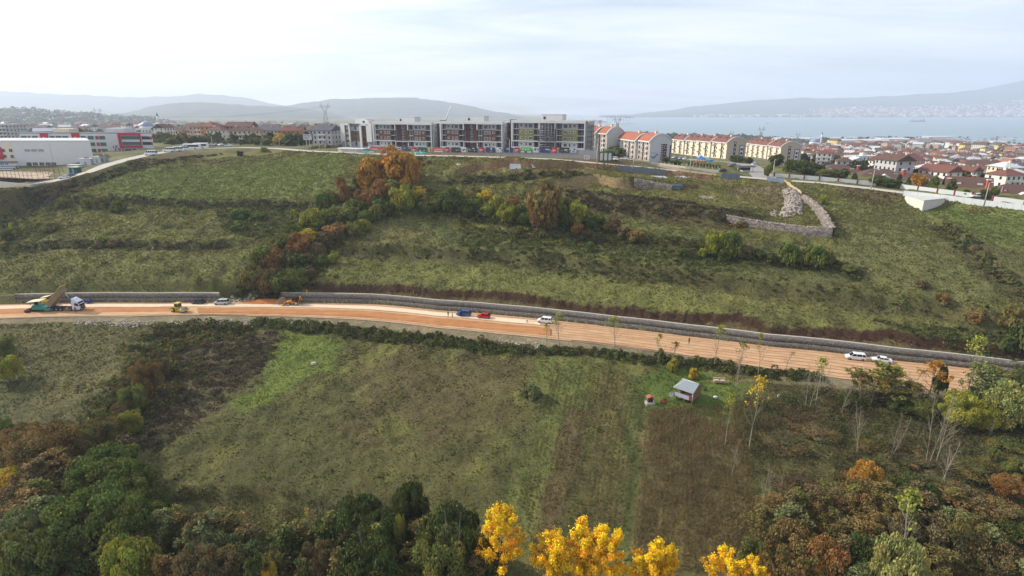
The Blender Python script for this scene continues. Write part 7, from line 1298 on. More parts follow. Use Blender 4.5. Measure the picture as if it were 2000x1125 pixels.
# sports court beside the hall
def court():
    c = [G3(-60, 352), G3(70, 354), G3(126, 344), G3(120, 333), G3(30, 333), G3(-60, 333)]; mb = MB(); z0 = float(np.mean([q[2] for q in c])) + .1; mb.prism([(q[0], q[1]) for q in c], z0 - .3, z0, 'z', mat('court_surface', C3(178, 160, 140), .9, noise=.1, nscale=.3)); tag(mb.build('court_surface'), 'tan sports court surface beside the school hall', kind='structure')
    straight('retaining_wall', 'pale concrete retaining wall under the sports court', 'retaining wall', [np.array([*G3(-60, 366)[:2], z0 - 3]), np.array([*G3(62, 368)[:2], z0 - 3]), np.array([*G3(118, 350)[:2], z0 - 3])], 3.3, 4, 0, M_conc, thick=.4, base=-1)
    M_rust = mat('rusty_post', C3(112, 74, 62), .8); M_net = M_rust
    for nm, pts_, h in (('front', [G3(-60, 358), G3(66, 360), G3(118, 347)], 4.5), ('back', [G3(72, 342), G3(124, 336)], 4.5)):
        o = thing('court_fence', f'rusty tall mesh fence along the {nm} of the sports court', 'fence', (0, 0, 0), group='fences of the sports court'); L = []
        for a, b in zip(pts_[:-1], pts_[1:]): n = max(2, int(np.linalg.norm(b - a) / 3.2)); L += [a + (b - a) * k / n for k in range(n)]
        L.append(pts_[-1]); L = [np.array([q[0], q[1], z0]) for q in L]
        for q in L: mb = MB(); mb.tube((0, 0, 0), (0, 0, h), .09, n=5, m=M_rust); mb.build('post', o, tuple(q))
        mb = MB()
        for a, b in zip(L[:-1], L[1:]):
            for k in range(4): mb.tube(a + [0, 0, .3 + k * (h - .4) / 3], b + [0, 0, .3 + k * (h - .4) / 3], .045, n=3, m=M_rust)
            for k in range(1, 4): q = a + (b - a) * k / 4; mb.tube(q, q + [0, 0, h], .02, n=3, m=M_rust)
        mb.build('mesh', o)
    p = G3(14, 334); o = thing('grandstand', 'small striped grandstand at the left end of the court', 'grandstand', (p[0], p[1], z0)); mb = MB()
    for k in range(6): mb.box(-9, k * .9, 0, 2, k * .9 + .9, .5 + k * .45, M_lgrey if k % 2 else M_dgrey)
    mb.build('steps', o); mb = MB(); mb.box(-9, 5.4, 3.4, 2, 5.6, 4.6, M_rail); mb.build('rail', o)
court()
# boxes, generators and bins by the hall
for i, (px, py, w, h, m, lab) in enumerate([(172, 323, 6, 3.2, M_lgrey, 'large grey generator housing beside the school hall'), (194, 318, 4, 3.0, M_lgrey, 'pale container behind the generator'), (205, 317, 2.2, 2.8, M_grey, 'dark grey cabinet at the right of the container'), (148, 331, 6, 2.2, M_lgrey, 'flat white roofed hut below the generator'), (148, 337, 4, 2.4, mat('green_bin', C3(40, 96, 84), .6), 'dark green container at the roadside by the court')]):
    p = G3(px, py); o = thing('equipment_cabin', lab, 'cabin', p, -.1); mb = MB(); mb.box(-w / 2, -1.3, -.5, w / 2, 1.3, h, m); mb.build('body', o); mb = MB(); mb.box(-w / 2 - .15, -1.45, h + .002, w / 2 + .15, 1.45, h + .22, M_white if i != 2 else M_dgrey); (mb.tube((-w * .2, 0, h + .2), (w * .2, 0, h + .2), .4, n=8, m=M_dark) if i == 0 else None); mb.build('roof', o); mb = MB(); mb.box(-.5, -1.34, 0, .5, -1.301, 1.9, M_grey if m is not M_grey else M_dgrey); mb.build('door', o)
# estate playground and booth
def playground():
    p = G3(1368, 321); cs = [mat('play_' + n_, C3(*c), .5) for n_, c in (('blue', (60, 130, 200)), ('red', (200, 60, 70)), ('teal', (60, 170, 180)))]; o = thing('play_tower', 'blue and red roofed climbing tower in the estate playground', 'playground', p); mb = MB()
    for x in (-1.4, 1.4):
        for y in (-1.4, 1.4): mb.tube((x, y, 0), (x, y, 3), .1, n=6, m=cs[1])
    mb.build('leg', o) if False else mb.build('frame', o); mb = MB(); mb.add([(-2, -2, 3), (2, -2, 3), (2, 2, 3), (-2, 2, 3), (0, 0, 4.6)], [(0, 1, 4), (1, 2, 4), (2, 3, 4), (3, 0, 4), (3, 2, 1, 0)], cs[0]); mb.add([(2.2, -1.5, 2.2), (5, -1.5, 2.2), (5, 1.5, 2.2), (2.2, 1.5, 2.2), (3.6, 0, 3.4)], [(0, 1, 4), (1, 2, 4), (2, 3, 4), (3, 0, 4), (3, 2, 1, 0)], cs[2]); mb.build('roof', o); mb = MB(); mb.add([(-1.5, -.5, 1.8), (-1.5, .5, 1.8), (-4.5, .5, .2), (-4.5, -.5, .2), (-1.5, -.5, 1.65), (-1.5, .5, 1.65), (-4.5, .5, .05), (-4.5, -.5, .05)], [(0, 1, 2, 3), (7, 6, 5, 4), (0, 3, 7, 4), (1, 5, 6, 2)], cs[1]); mb.build('slide', o)
    p = G3(1386, 322); o = thing('play_shelter', 'low blue roofed shelter right of the climbing tower', 'playground', p); mb = MB(); [mb.tube((x, y, 0), (x, y, 1.9), .08, n=6, m=M_white) for x in (-1.6, 1.6) for y in (-1, 1)]; mb.build('frame', o); mb = MB(); mb.prism([(-2.2, 1.9), (0, 2.7), (2.2, 1.9)], -1.4, 1.4, 'y', cs[0]); mb.build('roof', o)
    p = G3(1455, 336); o = thing('gate_booth', 'flat roofed guard booth in the middle of the estate entrance', 'booth', p, .1); mb = MB(); mb.box(-2, -1.4, 0, 2, 1.4, .9, M_lgrey); mb.box(-1.95, -1.35, .9, 1.95, 1.35, 2.4, M_glass); mb.build('wall', o); mb = MB(); mb.box(-4.5, -2.4, 2.7, 4.5, 2.4, 3.0, M_dgrey); mb.box(-4.0, -2.0, 2.4, 4.0, 2.0, 2.7, M_white); mb.build('roof', o); [MB().tube((x, 0, 0), (x, 0, 2.7), .12, n=6, m=M_white).build('pillar', o) for x in (-4, 4)]
playground()
# the ochre hut and its yard
def hut():
    p = gp(1342, 778); z = p[2]; o = thing('hut', 'small brick and board hut with a grey metal roof on stilts in the lawn', 'hut', p, R(-42)); M_br = mat('brick_wall', C3(116, 68, 56), .9, noise=.2, nscale=4); M_bd = mat('weathered_boards', C3(132, 104, 82), .9, noise=.25, nscale=3, aniso=(6, 6, .6)); M_mt = mat('corrugated_roof', C3(150, 160, 166), .5, noise=.06, nscale=1.5); nt = M_mt.node_tree; t = N(nt.nodes, 'ShaderNodeTexCoord'); w_ = N(nt.nodes, 'ShaderNodeTexWave', i={'Scale': 2.6}); nt.links.new(t.outputs['Object'], w_.inputs['Vector']); b_ = N(nt.nodes, 'ShaderNodeBump', i={'Strength': .8, 'Distance': .08}); nt.links.new(w_.outputs['Fac'], b_.inputs['Height']); nt.links.new(b_.outputs[0], nt.nodes['Principled BSDF'].inputs['Normal'])
    o.scale = (.9, .9, .9); W, D_ = 4.7, 4.6; f = .9; h = 3.1
    mb = MB(); mb.box(-W / 2 + 1.5, -D_ / 2 + .25, f, W / 2, D_ / 2, h, M_br); mb.box(W / 2 + .002, -D_ / 2 + .28, f - .1, W / 2 + .06, D_ / 2, h + .25, M_bd); mb.box(-W / 2, D_ / 2 - 1.4, f, -W / 2 + 1.5, D_ / 2, h, M_br); mb.build('wall', o)
    mb = MB(); mb.box(-W / 2, -D_ / 2, f - .15, W / 2, D_ / 2, f, M_bd); mb.build('floor', o)
    for x in (-W / 2 + .2, 0, W / 2 - .2):
        for y in (-D_ / 2 + .3, D_ / 2 - .3): q = MB(); q.box(x - .1, y - .1, -.4, x + .1, y + .1, f - .151, M_bd); q.build('stilt', o)
    for x in (-W / 2 + .1, -W / 2 + 1.45, W / 2 - .1): q = MB(); q.box(x - .09, -D_ / 2 + .02, f, x + .09, -D_ / 2 + .2, h, M_br if x < 0 else M_white); q.build('post', o)
    q = MB(); q.box(-W / 2 + .02, -D_ / 2 - .08, f - .1, W / 2 - .9, -D_ / 2 - .01, f + .95, mat('grey_panel', C3(168, 170, 184), .5)); q.build('railing', o); q = MB(); q.box(W / 2 - .86, -D_ / 2 - .02, f - .1, W / 2 - .1, -D_ / 2 + .03, f + 1.0, M_br); q.build('railing', o)
    q = MB(); q.box(-W / 2 + 1.7, -D_ / 2 + .2, f + 1.0, -W / 2 + 2.6, -D_ / 2 + .24, h - .5, M_dark); q.build('window', o)
    mb = MB(); o1, o2 = .35, .45; rz_ = h + 1.35; vs = [(-W / 2 - o2, -D_ / 2 - o1, h - .05), (W / 2 + o2 - .3, -D_ / 2 - o1, h - .05), (W / 2 + o2 - .3, D_ / 2 + o1, h + .3), (-W / 2 - o2, D_ / 2 + o1, h + .3), (-W / 2 + 1.6, .6, rz_), (W / 2 + o2 - .3, .6, rz_)]; mb.add(vs + [(x, y, z_ - .07) for x, y, z_ in vs], [(0, 1, 5, 4), (2, 3, 4, 5), (3, 0, 4), (6, 10, 11, 7), (8, 11, 10, 9), (9, 10, 6), (0, 6, 7, 1), (1, 7, 11, 5), (5, 11, 8, 2), (2, 8, 9, 3), (3, 9, 6, 0)], M_mt); r = mb.build('roof', o)
    mb = MB(); mb.tube(vs[4], vs[5], .09, n=5, m=M_white); mb.tube(vs[4], vs[0], .07, n=5, m=M_white); mb.tube(vs[4], vs[3], .07, n=5, m=M_white); mb.build('ridge_cap', r)
    mb = MB(); mb.prism([(-D_ / 2 + .3, h), (.6, rz_ - .15), (D_ / 2 - .1, h + .2)], W / 2 - .02, W / 2 + .04, 'x', M_bd); mb.build('gable_board', o)
    sd = thing('satellite_dish', 'white satellite dish at the left corner of the hut', 'satellite dish', (0, 0, 0)); q = rot((-W / 2 - .35, -D_ / 2 - .2), R(-42)); sd.location = (p[0] + q[0], p[1] + q[1], z + f); mb = MB(); n = 16; vs = [(0, .12, 0)] + [(.55 * math.cos(2 * math.pi * i / n), -.03, .62 * math.sin(2 * math.pi * i / n)) for i in range(n)]; mb.add(vs, [(0, 1 + i, 1 + (i + 1) % n) for i in range(n)], M_white, True); mb.add([(x, y + .03, z_) for x, y, z_ in vs], [(0, 1 + (i + 1) % n, 1 + i) for i in range(n)], M_white, True); mb.build('dish', sd); sd.children and None; mb = MB(); mb.tube((0, .1, 0), (.35, .35, -.1), .04, n=5, m=M_steel); mb.tube((0, 0, -.5), (0, -.5, .0), .02, n=4, m=M_steel); mb.build('arm', sd)
    p2 = gp(1269, 789); o = thing('brick_oven', 'small red brick oven with a tiled top left of the hut', 'oven', p2, .05); mb = MB(); mb.box(-1.0, -.8, -.2, 1.0, .6, .5, M_conc); mb.build('base', o); mb = MB(); mb.box(-.6, -.4, .5, .6, .5, 1.7, M_br); mb.build('chamber', o); mb = MB(); mb.box(-.35, -.44, .6, .35, -.401, 1.4, M_dark); mb.build('opening', o); mb = MB(); mb.prism([(-.9, 1.7), (0, 2.1), (.9, 1.7)], -.7, .7, 'y', M_tile); mb.build('roof', o)
    p3 = gp(1298, 785); mb = MB(); rg = random.Random(4)
    for k in range(60): a = rg.uniform(0, 6.28); r_ = rg.uniform(0, .9); mb.cb((r_ * math.cos(a), r_ * math.sin(a), max(.06, (.95 - r_) * rg.uniform(.2, 1))), (.35, .22, .14), M_br, a)
    tag(mb.build('brick_heap', None, tuple(p3)), 'conical heap of broken red tiles and bricks between oven and hut', 'brick heap')
    p4 = gp(1405, 748); o = thing('old_sofa', 'pale worn sofa with cushions standing on the track behind the hut', 'sofa', p4, -.15); M_sf = mat('sofa_cloth', C3(170, 146, 128), .9, noise=.1); mb = MB(); mb.box(-1.4, -.5, .1, 1.4, .5, .5, M_sf); mb.build('seat', o); mb = MB(); mb.box(-1.4, .3, .501, 1.4, .6, 1.0, M_sf); mb.build('backrest', o)
    for s in (-.7, .7): q = MB(); q.box(s - .5, -.45, .502, s + .5, .25, .7, M_tan); q.build('cushion', o)
    p5 = gp(1397, 779); o = thing('white_barrel', 'white plastic drum lying on the lawn right of the hut', 'barrel', p5); mb = MB(); mb.tube((-.35, 0, .35), (.35, .1, .35), .34, n=12, m=M_white); mb.build('body', o); mb = MB(); mb.box(-.4, -.2, -.02, .4, .2, .1, M_dark); mb.build('stand', o)
    rg = random.Random(9); L_ = [(1338, 781, M_white, 'white bucket below the right front of the hut'), (1349, 780, M_lgrey, 'grey bag under the hut beside the stilts'), (1363, 770, M_white, 'white sack at the right side of the hut'), (1328, 777, M_tan, 'tan crate below the hut railing'), (1520, 776, M_white, 'small white object on the lawn beyond the track'), (1377, 763, M_dark, 'dark pile against the back of the hut')]
    for px, py, m, lab in L_:
        q = gp(px, py); mb = MB(); mb.tube((0, 0, 0), (.05, 0, .45), .3, .22, 8, m); mb.tube((.05, 0, .45), (.05, 0, .5), .24, .24, 8, m); tag(mb.build('yard_item', None, tuple(q)), lab, 'yard item')
    p6 = gp(613, 711); tag(link('boulder', ROCKS[1], None, tuple(p6)), 'single grey boulder in the bright green patch of field', 'boulder').scale = (.9, .75, .7)
    p7 = gp(667, 379); 
    m_ = rock_mesh(5, mat('tank_blue', C3(70, 110, 130), .5)); p8 = gp(1321, 371); o = thing('blue_tank', 'blue grey tank frame at the right end of the short stone wall', 'tank', p8); mb = MB(); mb.box(-2.2, -.7, .7, 2.2, .7, 2.0, mat('tank_blue', C3(70, 110, 130), .5)); mb.build('body', o)
    for s in (-1.8, 1.8): q = MB(); q.box(s - .1, -.6, -.3, s + .1, .6, .699, M_dgrey); q.build('leg', o)
    p9 = gp(1230, 332); mb = MB(); [mb.cb((rg.uniform(-1.6, 1.6), rg.uniform(-.6, .6), rg.uniform(.2, 1.0)), (.9, .7, .6), M_rock2, rg.uniform(0, 3)) for _ in range(12)]; tag(mb.build('block_heap', None, tuple(p9)), 'heap of pale blocks at the right end of the upper excavation', 'stone heap')
hut()
# garden trees and hedges of the villas and the estate
for c, x, y, w, h, k in [('dark green', 1570, 340, 40, 24, 'round'), ('dark green', 1590, 342, 34, 22, 'round'), ('dark green', 1545, 335, 26, 20, 'round'), ('green', 1535, 338, 16, 26, 'cone'), ('dark green', 1640, 350, 30, 18, 'round'), ('dark green', 1715, 361, 32, 16, 'round'), ('dark green', 1738, 366, 34, 16, 'round'), ('dark green', 1755, 360, 16, 20, 'cone'), ('green', 1822, 372, 30, 28, 'cone'), ('dark green', 1858, 376, 30, 26, 'cone'), ('orange', 1793, 366, 26, 24, 'round'), ('dark green', 1775, 362, 16, 18, 'cone'),
    ('russet', 1803, 368, 14, 18, 'round'), ('dark green', 1668, 352, 18, 14, 'cone'), ('green', 1940, 384, 14, 18, 'round'), ('olive', 1610, 346, 30, 14, 'round'), ('dark green', 1925, 388, 20, 16, 'round'), ('dark green', 1885, 384, 12, 12, 'round'), ('green', 1505, 338, 14, 22, 'cone'), ('olive', 1498, 345, 12, 20, 'round')]: plant(k, c, 'in the villa gardens below the road', x, y, w, h)
for i in range(11): plant('cone', 'dark green', 'along the playground fence of the estate', 1345 + i * 6, 324 + i * .6, 5, 8)
for c, x, y, w, h in [('dark green', 1440, 317, 30, 12), ('dark green', 1462, 319, 16, 10), ('dark green', 1320, 322, 20, 8), ('dark green', 1300, 318, 12, 10), ('dark green', 1515, 326, 24, 22), ('yellow', 548, 284, 22, 20), ('yellow', 572, 284, 18, 20), ('dark green', 382, 284, 24, 16), ('dark green', 396, 284, 20, 14), ('yellow green', 363, 274, 14, 16), ('olive', 522, 284, 24, 12), ('green', 500, 283, 22, 12), ('yellow', 650, 280, 12, 20), ('dark green', 562, 284, 10, 14), ('olive', 336, 282, 18, 12), ('green', 322, 278, 10, 16)]: plant('round', c, 'on the ridge among the buildings', x, y, w, h)
label_plants()
# ================================================================ VEHICLES AND PEOPLE
def paint(name, c): return mat('paint_' + name, C3(*c), .28, metal=.15, spec=.5)
M_rim = mat('wheel_rim', C3(150, 152, 156), .4, .6); M_lamp = mat('lamp_glass', C3(220, 220, 214), .15); M_tail = mat('tail_lamp', C3(150, 24, 28), .3); M_cgl = mat('car_glass', C3(22, 26, 34), .08, spec=.7); M_steelD = mat('dark_steel', C3(50, 50, 54), .6, .3)
def wheel_mesh(r, w, rim=M_rim):
    mb = MB(); mb.tube((0, -w / 2, 0), (0, w / 2, 0), r, n=18, m=M_black); a = mb.mesh('tyre'); mb = MB(); mb.tube((0, -w / 2 - .015, 0), (0, w / 2 + .015, 0), r * .6, n=14, m=rim); mb.tube((0, -w / 2 - .04, 0), (0, w / 2 + .04, 0), r * .2, n=8, m=M_steelD); return a, mb.mesh('rim')
def wheel(parent, x, y, r, w, cache={}, rim=M_rim, name='wheel'):
    k = (r, w, rim.name); cache.setdefault(k, wheel_mesh(r, w, rim)); t = link(name, None, parent, (x, y, r)); link('tyre', cache[k][0], t); link('rim', cache[k][1], t); return t
def loft(mb, st, m, sm=False):            # stations: (x, half width, z low, z high, top half width)
    n = 8; vs = []
    for x, w, zl, zh, wt in st: vs += [(x, -w * .92, zl), (x, -w, zl + (zh - zl) * .25), (x, -w, zl + (zh - zl) * .7), (x, -wt, zh), (x, wt, zh), (x, w, zl + (zh - zl) * .7), (x, w, zl + (zh - zl) * .25), (x, w * .92, zl)]
    fs = []
    for i in range(len(st) - 1):
        for k in range(n): fs.append((i * n + k, i * n + (k + 1) % n, (i + 1) * n + (k + 1) % n, (i + 1) * n + k))
    fs += [tuple(range(n))[::-1], tuple(range((len(st) - 1) * n, len(st) * n))]; mb.add(vs, fs, m, sm)
CARS = {  # body stations, cabin: (windscreen foot, roof front, roof rear, rear foot), belt, roof height, length
 'hatch': ([(-2.05, .70, .35, .62, .66), (-1.9, .82, .25, .72, .76), (-1.1, .88, .22, .90, .82), (-.6, .88, .22, .94, .84), (1.2, .88, .22, .96, .84), (1.85, .84, .25, .95, .80), (2.0, .76, .35, .80, .70)], (-.95, -.25, 1.35, 1.9), .92, 1.50),
 'sedan': ([(-2.25, .70, .35, .60, .66), (-2.1, .82, .25, .70, .76), (-1.2, .88, .22, .86, .82), (-.6, .88, .22, .90, .84), (1.3, .88, .22, .92, .84), (2.1, .84, .25, .92, .78), (2.3, .76, .35, .80, .70)], (-1.0, -.35, .95, 1.65), .90, 1.43),
 'mpv': ([(-2.25, .74, .35, .70, .68), (-2.1, .86, .25, .84, .78), (-1.3, .92, .22, 1.02, .86), (-.7, .92, .22, 1.06, .88), (1.6, .92, .22, 1.08, .88), (2.15, .90, .25, 1.06, .86), (2.25, .84, .35, .92, .76)], (-1.35, -.65, 1.95, 2.2), 1.04, 1.78),
 'suv': ([(-2.2, .78, .42, .80, .72), (-2.05, .88, .32, .95, .82), (-1.1, .93, .30, 1.06, .88), (-.6, .93, .30, 1.10, .88), (1.4, .93, .30, 1.12, .88), (2.1, .90, .32, 1.08, .86), (2.2, .84, .42, .90, .78)], (-1.0, -.35, 1.65, 2.1), 1.08, 1.72),
 'van': ([(-2.9, .86, .40, 1.0, .80), (-2.75, .98, .32, 1.25, .90), (-2.1, 1.0, .30, 1.40, .94), (2.8, 1.0, .30, 1.40, .94), (2.9, .94, .38, 1.30, .9)], (-2.3, -1.55, 2.75, 2.88), 1.38, 2.45)}
def car(kind, colour, cname, label, p, rz, group=None, door=False, cat='car', nm=None):
    st, cb, belt, roof = CARS[kind]; m = paint(cname, colour); o = thing(nm or {'van': 'minibus'}.get(kind, 'parked_car'), label, cat, p, rz, group); mb = MB(); loft(mb, st, m); b = mb.build('body', o)
    W_ = st[2][1]; wt = W_ * .80; a0, a1, a2, a3 = cb; mb = MB(); L_ = [(a0, W_ * .90, belt - .04), (a1, wt, roof - .07), (a2, wt, roof - .07), (a3, W_ * .88, belt - .04)]
    vs = [(x, s * w, z) for x, w, z in L_ for s in (-1, 1)]; mb.add(vs, [(0, 1, 3, 2), (4, 5, 7, 6), (0, 2, 4, 6), (1, 7, 5, 3), (2, 3, 5, 4), (0, 6, 7, 1)], M_cgl); mb.build('windows', o)
    mb = MB(); mb.add([(a1 - .06, -wt - .02, roof - .08), (a1 - .06, wt + .02, roof - .08), (a2 + .06, wt + .02, roof - .08), (a2 + .06, -wt - .02, roof - .08), (a1 + .12, -wt * .88, roof), (a1 + .12, wt * .88, roof), (a2 - .1, wt * .88, roof), (a2 - .1, -wt * .88, roof)], [(0, 3, 2, 1), (4, 5, 6, 7), (0, 1, 5, 4), (1, 2, 6, 5), (2, 3, 7, 6), (3, 0, 4, 7)], m)
    for s in (-1, 1):
        for (xa, wa, za), (xb, wb, zb) in ((L_[0], L_[1]), (L_[3], L_[2])): mb.tube((xa, s * wa, za), (xb, s * wb, zb), .045, n=4, m=m)
        k = 1 if kind in ('hatch', 'sedan') else 2 if kind != 'van' else 4
        for i in range(k): xm = a1 + (a2 - a1) * (i + .6) / (k + .2); mb.tube((xm, s * W_ * .92, belt - .03), (xm, s * (wt + .01), roof - .07), .045, n=4, m=m)
    mb.build('roof', o); r = .33 if kind != 'van' else .38; xf, xr = st[0][0] + (.82 if kind != 'van' else 1.0), st[-1][0] - (.78 if kind != 'van' else 1.1)
    for x in (xf, xr):
        for s in (-1, 1): wheel(o, x, s * (W_ - .10), r, .24)
    for s in (-1, 1): q = MB(); q.cb((st[1][0] - .02, s * W_ * .66, st[1][3] - .12), (.12, .34, .16), M_lamp); q.build('headlight', o); q = MB(); q.cb((st[-1][0] - .04, s * W_ * .78, st[-1][3] - .02), (.12, .2, .26), M_tail); q.build('tail_light', o)
    q = MB(); [q.cb((a0 + .25, s * (W_ + .08), belt + .05), (.16, .2, .14), m) for s in (-1, 1)]; q.build('mirror', o)
    if door: q = MB(); q.box(-.3, 0, 0, .0, 1.0, .01, m) if False else q.add([(-.9, -W_, .35), (-.9, -W_ - .75, .35), (-.9, -W_ - .75, .95), (-.9, -W_, .95), (-.85, -W_, .35), (-.85, -W_ - .75, .35), (-.85, -W_ - .75, .95), (-.85, -W_, .95)], [(0, 1, 2, 3), (7, 6, 5, 4), (0, 4, 5, 1), (3, 2, 6, 7), (1, 5, 6, 2), (0, 3, 7, 4)], M_dark); q.build('open_door', o)
    return o
def R_(px, py): return unp(px, py, RZ + .02)
def road_dir(px): t = tpx(px); a, b = t - .01, t + .01; f = lambda t_: np.array([r_up(t_) * math.sin(t_), r_up(t_) * math.cos(t_)]); d = f(b) - f(a); return math.atan2(d[1], d[0])
WHT = (236, 238, 240)
car('hatch', (58, 62, 76), 'dark_blue', 'dark blue grey hatchback parked before the left gabion wall', R_(387, 592.5), road_dir(387)); car('mpv', (196, 198, 200), 'silver', 'silver grey high roofed car at the end of the left gabion wall', R_(433, 594), road_dir(433) + .12)
car('mpv', (50, 84, 150), 'blue', 'blue car with its front door open beside the gabion wall', R_(906, 616), road_dir(906), door=True); car('hatch', (190, 24, 44), 'red', 'red hatchback parked right behind the blue car', R_(945, 620.5), road_dir(945))
car('mpv', WHT, 'white', 'white people carrier parked alone near the middle of the road wall', R_(1064, 629.5), road_dir(1064)); car('mpv', WHT, 'white', 'white people carrier near the right end of the road, ahead of a white saloon', R_(1670, 701.5), road_dir(1670) + .03); car('sedan', WHT, 'white', 'white saloon car, last vehicle on the right of the road', R_(1721, 706.5), road_dir(1721))
def rp(px, py): return gp(px, py, .03)
vg = 'vehicles parked along the ridge road'
for k, c, cn, px, py, rz, lab in [('van', WHT, 'white', 295, 303.5, .1, 'single white minibus by the right corner of the school'), ('van', WHT, 'white', 331, 297, .1, 'white minibus, leftmost in the row behind the meadow'), ('van', WHT, 'white', 345, 295.5, .1, 'white minibus, second in the row behind the meadow'), ('van', WHT, 'white', 357, 294, .1, 'white minibus standing just left of the coaches'),
    ('sedan', (70, 110, 180), 'mid_blue', 139, 345.5, .5, 'blue car at the roadside below the green container'), ('hatch', WHT, 'white', 126, 349, .5, 'white car at the corner of the sports court'), ('sedan', WHT, 'white', 447, 286.5, .05, 'white car driving alone on the ridge road above the meadow'), ('hatch', WHT, 'white', 411, 284.5, 1.2, 'white car, left of three in the yard behind the coaches'), ('hatch', (170, 172, 176), 'grey', 422, 284.5, 1.2, 'grey car, middle of three in the yard behind the coaches'), ('hatch', WHT, 'white', 432, 284.5, 1.2, 'white car, right of three in the yard behind the coaches'),
    ('suv', WHT, 'white', 1198, 313.5, -.5, 'white car on the side road beside the green gate'), ('sedan', WHT, 'white', 1219, 312, -.5, 'white car, left of two at the stepped white apartment house'), ('hatch', WHT, 'white', 1230, 313.5, -.5, 'white car, right of two at the stepped white apartment house'),
    ('sedan', (50, 52, 60), 'charcoal', 1410, 335, .2, 'dark car at the end of the white railing'), ('suv', (120, 122, 130), 'mid_grey', 1429, 326, .2, 'grey car inside the estate entrance'), ('mpv', (210, 214, 216), 'pale_silver', 1473, 323, .6, 'silver car behind the guard booth'), ('hatch', (40, 44, 50), 'black', 1446, 333, .8, 'black car at the estate barrier'),
    ('suv', WHT, 'white', 1907, 386.5, -.1, 'white car parked before the shade coloured villa gable'), ('hatch', (60, 62, 70), 'charcoal', 1164, 300, 1.0, 'dark car half hidden behind the grey site fence'), ('van', WHT, 'white', 1150, 300, .4, 'white van behind the right end of the grey site fence')]:
    car(k, c, cn, lab, rp(px, py), rz, vg, cat='minibus' if 'minibus' in lab else 'car', nm='minibus' if 'minibus' in lab else 'van' if 'van' in lab else None)
for i in range(7): car('hatch', [(60, 66, 90), (230, 230, 232), (120, 124, 130), (60, 60, 66), (210, 212, 214), (80, 90, 110), (236, 238, 240)][i], 'lot%d' % i, ['dark blue', 'white', 'grey', 'black', 'pale grey', 'slate', 'bright white'][i] + ' car in the row on the parking behind the playground, number ' + ['one', 'two', 'three', 'four', 'five', 'six', 'seven'][i] + ' from left', rp(1311 + i * 4.2, 309 + i * .45), 1.0, 'cars on the estate parking', nm='parked_car')
def coach(px, py, rz, L, lab):
    o = thing('coach', lab, 'bus', rp(px, py), rz, vg); m = paint('coach_white', WHT); mb = MB(); loft(mb, [(-L / 2, 1.15, .4, 3.0, 1.0), (-L / 2 + .3, 1.25, .35, 3.2, 1.1), (L / 2 - .3, 1.25, .35, 3.2, 1.1), (L / 2, 1.15, .4, 3.1, 1.0)], m); mb.build('body', o); mb = MB(); mb.box(-L / 2 + .35, -1.27, 1.5, L / 2 - .5, 1.27, 2.55, M_cgl); mb.build('windows', o); mb = MB(); mb.box(-L / 2 - .03, -1.05, 1.2, -L / 2 + .25, 1.05, 2.7, M_cgl); mb.build('windscreen', o)
    for x in (-L / 2 + 2.2, L / 2 - 2.6):
        for s in (-1, 1): wheel(o, x, s * 1.12, .48, .3)
coach(376, 292, .12, 9, 'white coach, left of two parked on the ridge road'); coach(393, 290.2, .12, 8, 'white coach, right of two parked on the ridge road')
M_yel = paint('machine_yellow', (214, 178, 44)); M_ylo = paint('loader_orange', (224, 150, 40)); M_cab = M_cgl; M_tealm = paint('paver_teal', (24, 140, 126)); M_crm = mat('cream_canopy', C3(232, 224, 184), .5); M_mud = mat('muddy_bed', C3(146, 126, 96), .8, noise=.15, nscale=2)
